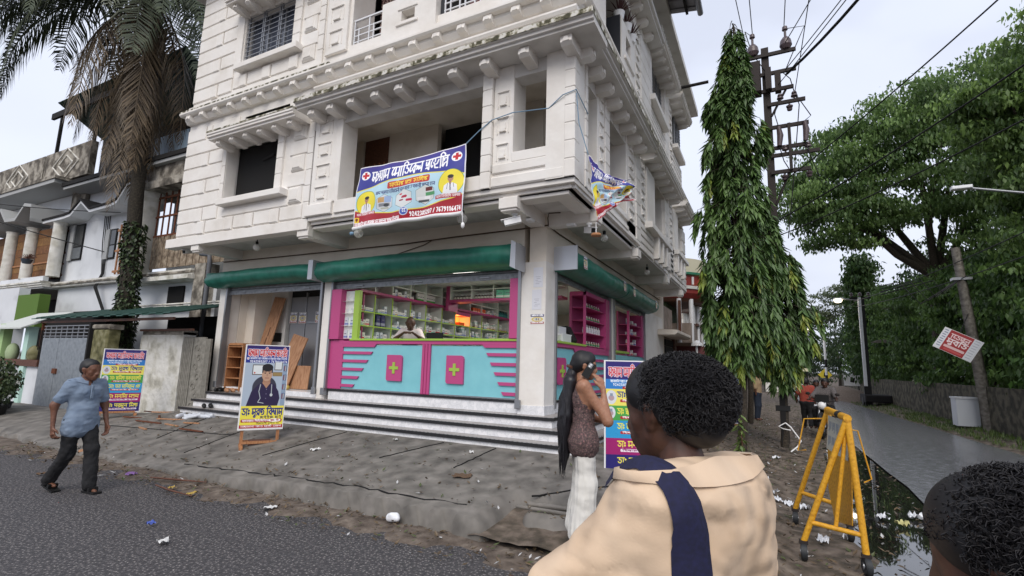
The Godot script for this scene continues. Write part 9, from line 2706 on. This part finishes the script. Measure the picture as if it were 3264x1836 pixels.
func paper(called: String, at: Vector3, s: float, mat: Material, label: String, cat: String, group: String, lift := 0.03) -> void:
	var b := MB.new()
	var f := nz(0.9, int(at.x * 100) + 7, 2)
	var n := 6
	for j in n + 1:
		for i in n + 1:
			var u := i / float(n) - 0.5; var w := j / float(n) - 0.5
			b.vert(Vector3(u * s * 1.4, maxf(0.003, lift * (0.5 + f.get_noise_2d(u * 9.0, w * 9.0) * 1.2)), w * s * (1.0 + 0.3 * u)), Vector3.UP)
	for j in n:
		for i in n:
			var a := j * (n + 1) + i
			b.ix.append_array([a, a + 1, a + n + 2, a, a + n + 2, a + n + 1])
	renorm(b)
	var o := put(called, b, mat)
	o.position = at
	o.rotation.y = rnd(0, TAU)
	tag(o, label, cat, group)

func street_litter() -> void:
	var wp := pm("white_paper", C(0xd6d6d4), 0.7)
	var gy := pm("gold_wrapper", C(0xb59a4e), 0.4)
	var pk := pm("violet_wrapper", C(0x8f6aa6), 0.5)
	var bl := pm("blue_scrap", C(0x4a5fb0), 0.5)
	var br := pm("brown_scrap", C(0x5e4a38), 0.9)
	var fo := pm("foam_white", C(0xe0e2e6), 0.6)
	# a big clear plastic bag by the steps
	var pb := MB.new()
	var bones := []
	for k in 16: bones.append([Vector3(rnd(-0.35, 0.35), rnd(0.03, 0.12), rnd(-0.18, 0.18)), Vector3(rnd(-0.35, 0.35), rnd(0.03, 0.14), rnd(-0.18, 0.18)), rnd(0.02, 0.05), rnd(0.01, 0.04)])
	flesh(pb, bones, 0.014, 90.0)
	var bg := put("plastic_bag", pb, pm("bag_film", C(0xc9cdd4), 0.3))
	bg.position = Vector3(-7.25, 0.40, 0.95); bg.rotation.y = 0.2
	tag(bg, "crumpled translucent white plastic bag on the pavement before the left steps", "bag")
	# kerb: broken concrete block and rubble beside a hole
	var cb := thing("broken_slab", "broken concrete kerb block beside a dark hole near the woman", "concrete block", Vector3(1.18, 0.0, 2.45), 0.12)
	cloth(cb, "slab", [[Vector3(-0.22, 0.12, 0.0), Vector3(0.30, 0.12, 0.0), 0.10, 0.11], [Vector3(-0.22, 0.13, -0.2), Vector3(0.30, 0.14, -0.2), 0.10, 0.10], [Vector3(-0.2, 0.06, 0.08), Vector3(0.3, 0.05, 0.08), 0.09, 0.09]], 0.02, 40.0, M.concrete)
	cloth(cb, "slab_edge", [[Vector3(-0.38, 0.255, 0.03), Vector3(0.30, 0.235, 0.02), 0.022, 0.02], [Vector3(-0.3, 0.25, -0.12), Vector3(0.3, 0.245, -0.14), 0.03, 0.02]], 0.015, 70.0, M.concrete)
	var hole := put("drain_hole", MB.new().ball(Vector3.ZERO, Vector3(0.14, 0.05, 0.22), 12, 8), M.dark_room)
	hole.position = Vector3(0.72, 0.0, 2.62)
	tag(hole, "dark washed out hole in the kerb left of the broken block", "hole")
	# joints and cracks in the pavement
	var ck := 0
	for e in [[Vector2(-1.74, 1.77), Vector2(-1.29, 0.85)], [Vector2(-0.485, 1.77), Vector2(-0.376, 0.85)], [Vector2(-3.64, 2.15), Vector2(-3.26, 0.85)], [Vector2(-6.6, 2.08), Vector2(-7.0, 0.9)], [Vector2(-5.2, 2.4), Vector2(-5.35, 0.9)], [Vector2(-9.0, 1.9), Vector2(-5.3, 1.55)], [Vector2(1.55, 1.6), Vector2(0.85, 2.25)]]:
		var p := PackedVector3Array()
		for q in 13:
			var u := q / 12.0
			var pt: Vector2 = e[0].lerp(e[1], u)
			pt += Vector2(rnd(-0.012, 0.012), rnd(-0.012, 0.012))
			p.append(Vector3(pt.x, hgt(pt.x, pt.y) + 0.0015, pt.y))
		tag(put("pavement_joint", MB.new().tube(p, PackedFloat32Array([0.011]), 5), M.dark_room), "dark open joint between the pavement slabs", "joint", "joints in the pavement", "structure")
		ck += 1
	var gp := PackedVector3Array()
	var f := nz(0.8, 18, 3)
	for q in 50:
		var x := -4.6 + q * 0.1
		gp.append(Vector3(x, hgt(x, 2.75) + 0.003 + 0.004 * sin(q * 1.7), 2.72 + 0.07 * f.get_noise_2d(x * 4.0, 2.0)))
	tag(put("kerb_crack", MB.new().tube(gp, PackedFloat32Array([0.012]), 5), M.dark_room), "long ragged crack along the kerb edge", "crack", "", "structure")
	# single scraps
	var sc := [[-1.93, 3.31, 0.10, wp, "folded white paper scrap at the road edge below the kerb"], [-3.71, 3.39, 0.07, gy, "gold wrapper in the gutter before the doctor's poster"], [-4.94, 3.25, 0.09, pk, "violet wrapper in the gutter right of the walking man"], [-3.22, 3.43, 0.08, gy, "second gold wrapper in the gutter"], [-2.43, 4.29, 0.05, bl, "small blue scrap on the asphalt"], [-1.81, 4.51, 0.08, wp, "white leaf shaped scrap on the asphalt"], [-3.0, 1.75, 0.10, wp, "white scrap in the middle of the pavement"], [-0.6, 1.15, 0.06, wp, "white scrap near the lowest step"], [-0.2, 2.0, 0.16, br, "flattened grey paper on the pavement before the corner"], [-2.1, 0.98, 0.07, wp, "white scrap under the middle of the steps"], [-7.85, 3.2, 0.06, br, "brown scrap on the road left of the walking man"], [-5.9, 3.9, 0.07, br, "pale brown scrap behind the walking man's feet"]]
	for s in sc: paper("litter_scrap", Vector3(s[0], (hgt(s[0], s[1]) if s[1] < 2.9 else 0.012) + 0.002, s[1]), s[2], s[3], s[4], "litter", "scraps of litter")
	var cup := MB.new()
	flesh(cup, [[Vector3(-0.05, 0.04, 0), Vector3(0.06, 0.05, 0.02), 0.045, 0.03], [Vector3(0.03, 0.07, 0.0), Vector3(-0.02, 0.08, 0.03), 0.03, 0.02]], 0.01, 90.0)
	var cu := put("plastic_bag", cup, fo)
	cu.position = Vector3(-0.42, 0.02, 2.98)
	tag(cu, "small white knotted plastic bag lying in the gutter", "bag")
	for e in [[3.11, -0.62, 0.20, "white foam box corner on the verge left of the barricade"], [3.19, -0.2, 0.15, "broken white foam tray below the foam box"], [3.33, -0.16, 0.16, "white foam tray beside the barricade's far wheel"], [3.50, -0.12, 0.14, "second white foam tray beside the far wheel"], [3.60, 1.18, 0.13, "white foam slab under the barricade"], [3.82, 0.95, 0.06, "small foam lump under the barricade"], [4.31, -0.18, 0.12, "white scrap at the puddle's edge"], [4.67, -0.41, 0.14, "thin white strip floating in the puddle"], [4.08, -2.5, 0.14, "white paper by the puddle behind the barricade"], [3.07, -1.4, 0.10, "foam cube beside the young tree"], [4.45, 0.05, 0.12, "pale yellow leaf floating in the puddle"], [3.25, -3.9, 0.16, "white scrap beside the black tree trunk"]]:
		paper("foam_scrap", Vector3(e[0], maxf(hgt(e[0], minf(e[1], 2.0)), 0.0) + 0.01, e[1]), e[2] * 0.7, fo if not "leaf" in e[3] else pm("pale_leaf", C(0xb9b47c), 0.6), e[3], "litter", "white scraps on the verge", 0.06)
	# sticks and wood shavings in front of the left steps
	var sk := [[-9.4, 0.70, 0.55, 0.1], [-8.6, 0.9, 0.5, 0.5], [-8.2, 1.2, 0.45, -0.5], [-7.7, 1.25, 0.6, 0.35], [-8.0, 1.5, 0.8, 0.05], [-7.2, 1.5, 0.5, -0.1], [-8.9, 1.35, 0.5, 0.2], [-6.9, 1.3, 0.35, 0.3], [-6.4, 1.6, 0.7, 0.0], [-7.6, 1.8, 0.4, -0.2]]
	for i in sk.size():
		var s: Array = sk[i]
		var o := put("wood_stick", MB.new().box(-s[2] * 0.5, s[2] * 0.5, 0.0, 0.022, -0.018, 0.018), M.ply if i % 2 else M.rust)
		o.position = Vector3(s[0], hgt(s[0], s[1]) + 0.004, s[1]); o.rotation.y = s[3]
		tag(o, "thin wooden offcut lying on the pavement before the left steps", "stick", "wood offcuts on the pavement")
	for i in 2:
		var o := put("dry_twig", MB.new().tube(PackedVector3Array([Vector3(-0.45, 0.02, 0), Vector3(0, 0.03, 0.03), Vector3(0.45, 0.02, -0.02)]), PackedFloat32Array([0.010, 0.014, 0.006]), 5), M.dark_wood)
		o.position = [Vector3(-4.0, 0.02, 3.15), Vector3(-3.5, 0.02, 3.5)][i]; o.rotation.y = [0.25, -0.1][i]
		tag(o, ["dark dry twig lying in the gutter", "pale dry twig lying in the gutter nearer the road"][i], "twig")
	# rubble heap left of the man
	var rb := thing("rubble_heap", "small heap of broken rubble at the road edge behind the walking man", "rubble", Vector3(-7.6, 0.0, 2.75))
	for k in 14:
		var st := MB.new()
		st.t = xf(Vector3(rnd(-0.7, 0.7), 0.03, rnd(-0.18, 0.18)), Vector3(rnd(0, 60), rnd(0, 360), rnd(0, 60)))
		st.frus(-rnd(0.04, 0.10), rnd(0.04, 0.10), -0.03, 0.04, -0.05, rnd(0.04, 0.08), 0.015)
		put("stone", st, M.concrete if k % 3 else M.ply, rb)
	var blk_ := put("wood_block", MB.new().frus(-0.16, 0.16, 0.0, 0.10, -0.06, 0.06, 0.008), M.dark_wood)
	blk_.position = Vector3(-4.33, 0.27, 1.72); blk_.rotation.y = 0.9
	tag(blk_, "weathered wooden block weighing down the doctor's poster stand", "wood block")
	# strap, board and white strip on the dark trunk
	var tk := thing("tree_guard", "black cross shaped guard and white plastic strip tied to the shorter mast tree", "tree guard", Vector3(3.42, 0.0, -5.2))
	put("band", MB.new().frus(-0.14, 0.14, 0.86, 0.98, 0.07, 0.11, 0.01), M.black, tk)
	put("post", MB.new().box(-0.05, 0.05, 0.1, 1.5, 0.08, 0.105), M.dark_wall, tk)
	put("strip", MB.new().tube(PackedVector3Array([Vector3(0.03, 0.62, 0.14), Vector3(0.12, 0.55, 0.18), Vector3(0.30, 0.28, 0.25), Vector3(0.22, 0.16, 0.3), Vector3(0.1, 0.06, 0.36)]), PackedFloat32Array([0.016]), 5), M.white_plastic, tk)
	put("strip", MB.new().tube(PackedVector3Array([Vector3(0.03, 0.62, 0.14), Vector3(-0.10, 0.54, 0.16), Vector3(-0.02, 0.50, 0.2), Vector3(0.12, 0.48, 0.2)]), PackedFloat32Array([0.012]), 5), M.white_plastic, tk)
	# fallen leaves, scraps and pebbles nobody would count
	var xs := []; var cs := []
	for k in 5200:
		var x := rnd(1.7, 4.9); var z := rnd(-14.0, 2.6)
		if k % 4 == 0:
			x = rnd(-9.0, 2.2); z = rnd(2.6, 3.6)
		elif k % 9 == 0:
			x = rnd(-9.0, 1.6); z = rnd(0.9, 2.8)
		var y := hgt(x, minf(z, 2.0)) if z < 2.7 else 0.02
		if z < 2.7 and x < 1.75: y = hgt(x, z)
		xs.append(Transform3D((Basis(Vector3.UP, rnd(0, TAU)) * Basis(Vector3.RIGHT, -PI / 2 + rnd(-0.5, 0.3))).scaled_local(Vector3.ONE * rnd(0.25, 1.0)), Vector3(x, y + 0.012, z)))
		var t := rng.randf()
		cs.append(Color(0.05, 0.035, 0.02).lerp(Color(0.16, 0.11, 0.06), rng.randf()) if t < 0.8 else (Color(0.5, 0.5, 0.5) if t < 0.86 else Color(0.07, 0.09, 0.03)))
	tag(scatter("fallen_leaves", leaf(0.085, 0.04, 0.2, 0.2), leaf_mat("leaf_mid", 0.3), xs, cs, self, true), "brown fallen leaves and tiny scraps strewn over verge and gutter", "leaf litter")
	# a young sapling with pale leaves on the verge
	var sa := thing("sapling", "small sapling with pale green leaves on the littered verge", "plant", Vector3(2.72, 0.1, -1.9))
	put("stem", MB.new().tube(PackedVector3Array([Vector3.ZERO, Vector3(0.02, 0.4, 0), Vector3(0.0, 0.85, 0.02)]), PackedFloat32Array([0.014, 0.01, 0.005]), 5), M.dark_wood, sa)
	var lx := []; var lc := []
	for k in 46:
		var y := rnd(0.25, 0.9)
		lx.append(hang(Vector3(rnd(-0.03, 0.03), y, rnd(-0.03, 0.03)), rnd(0, TAU), rnd(-1.1, -0.2), 0.0, rnd(0.7, 1.2)))
		lc.append(Color(0.07, 0.12, 0.03).lerp(Color(0.16, 0.22, 0.06), rng.randf()))
	foliage("foliage", lx, lc, 0.16, 0.06, 0.25, 0.2, true, leaf_mat("leaf_mid", 0.35), sa)
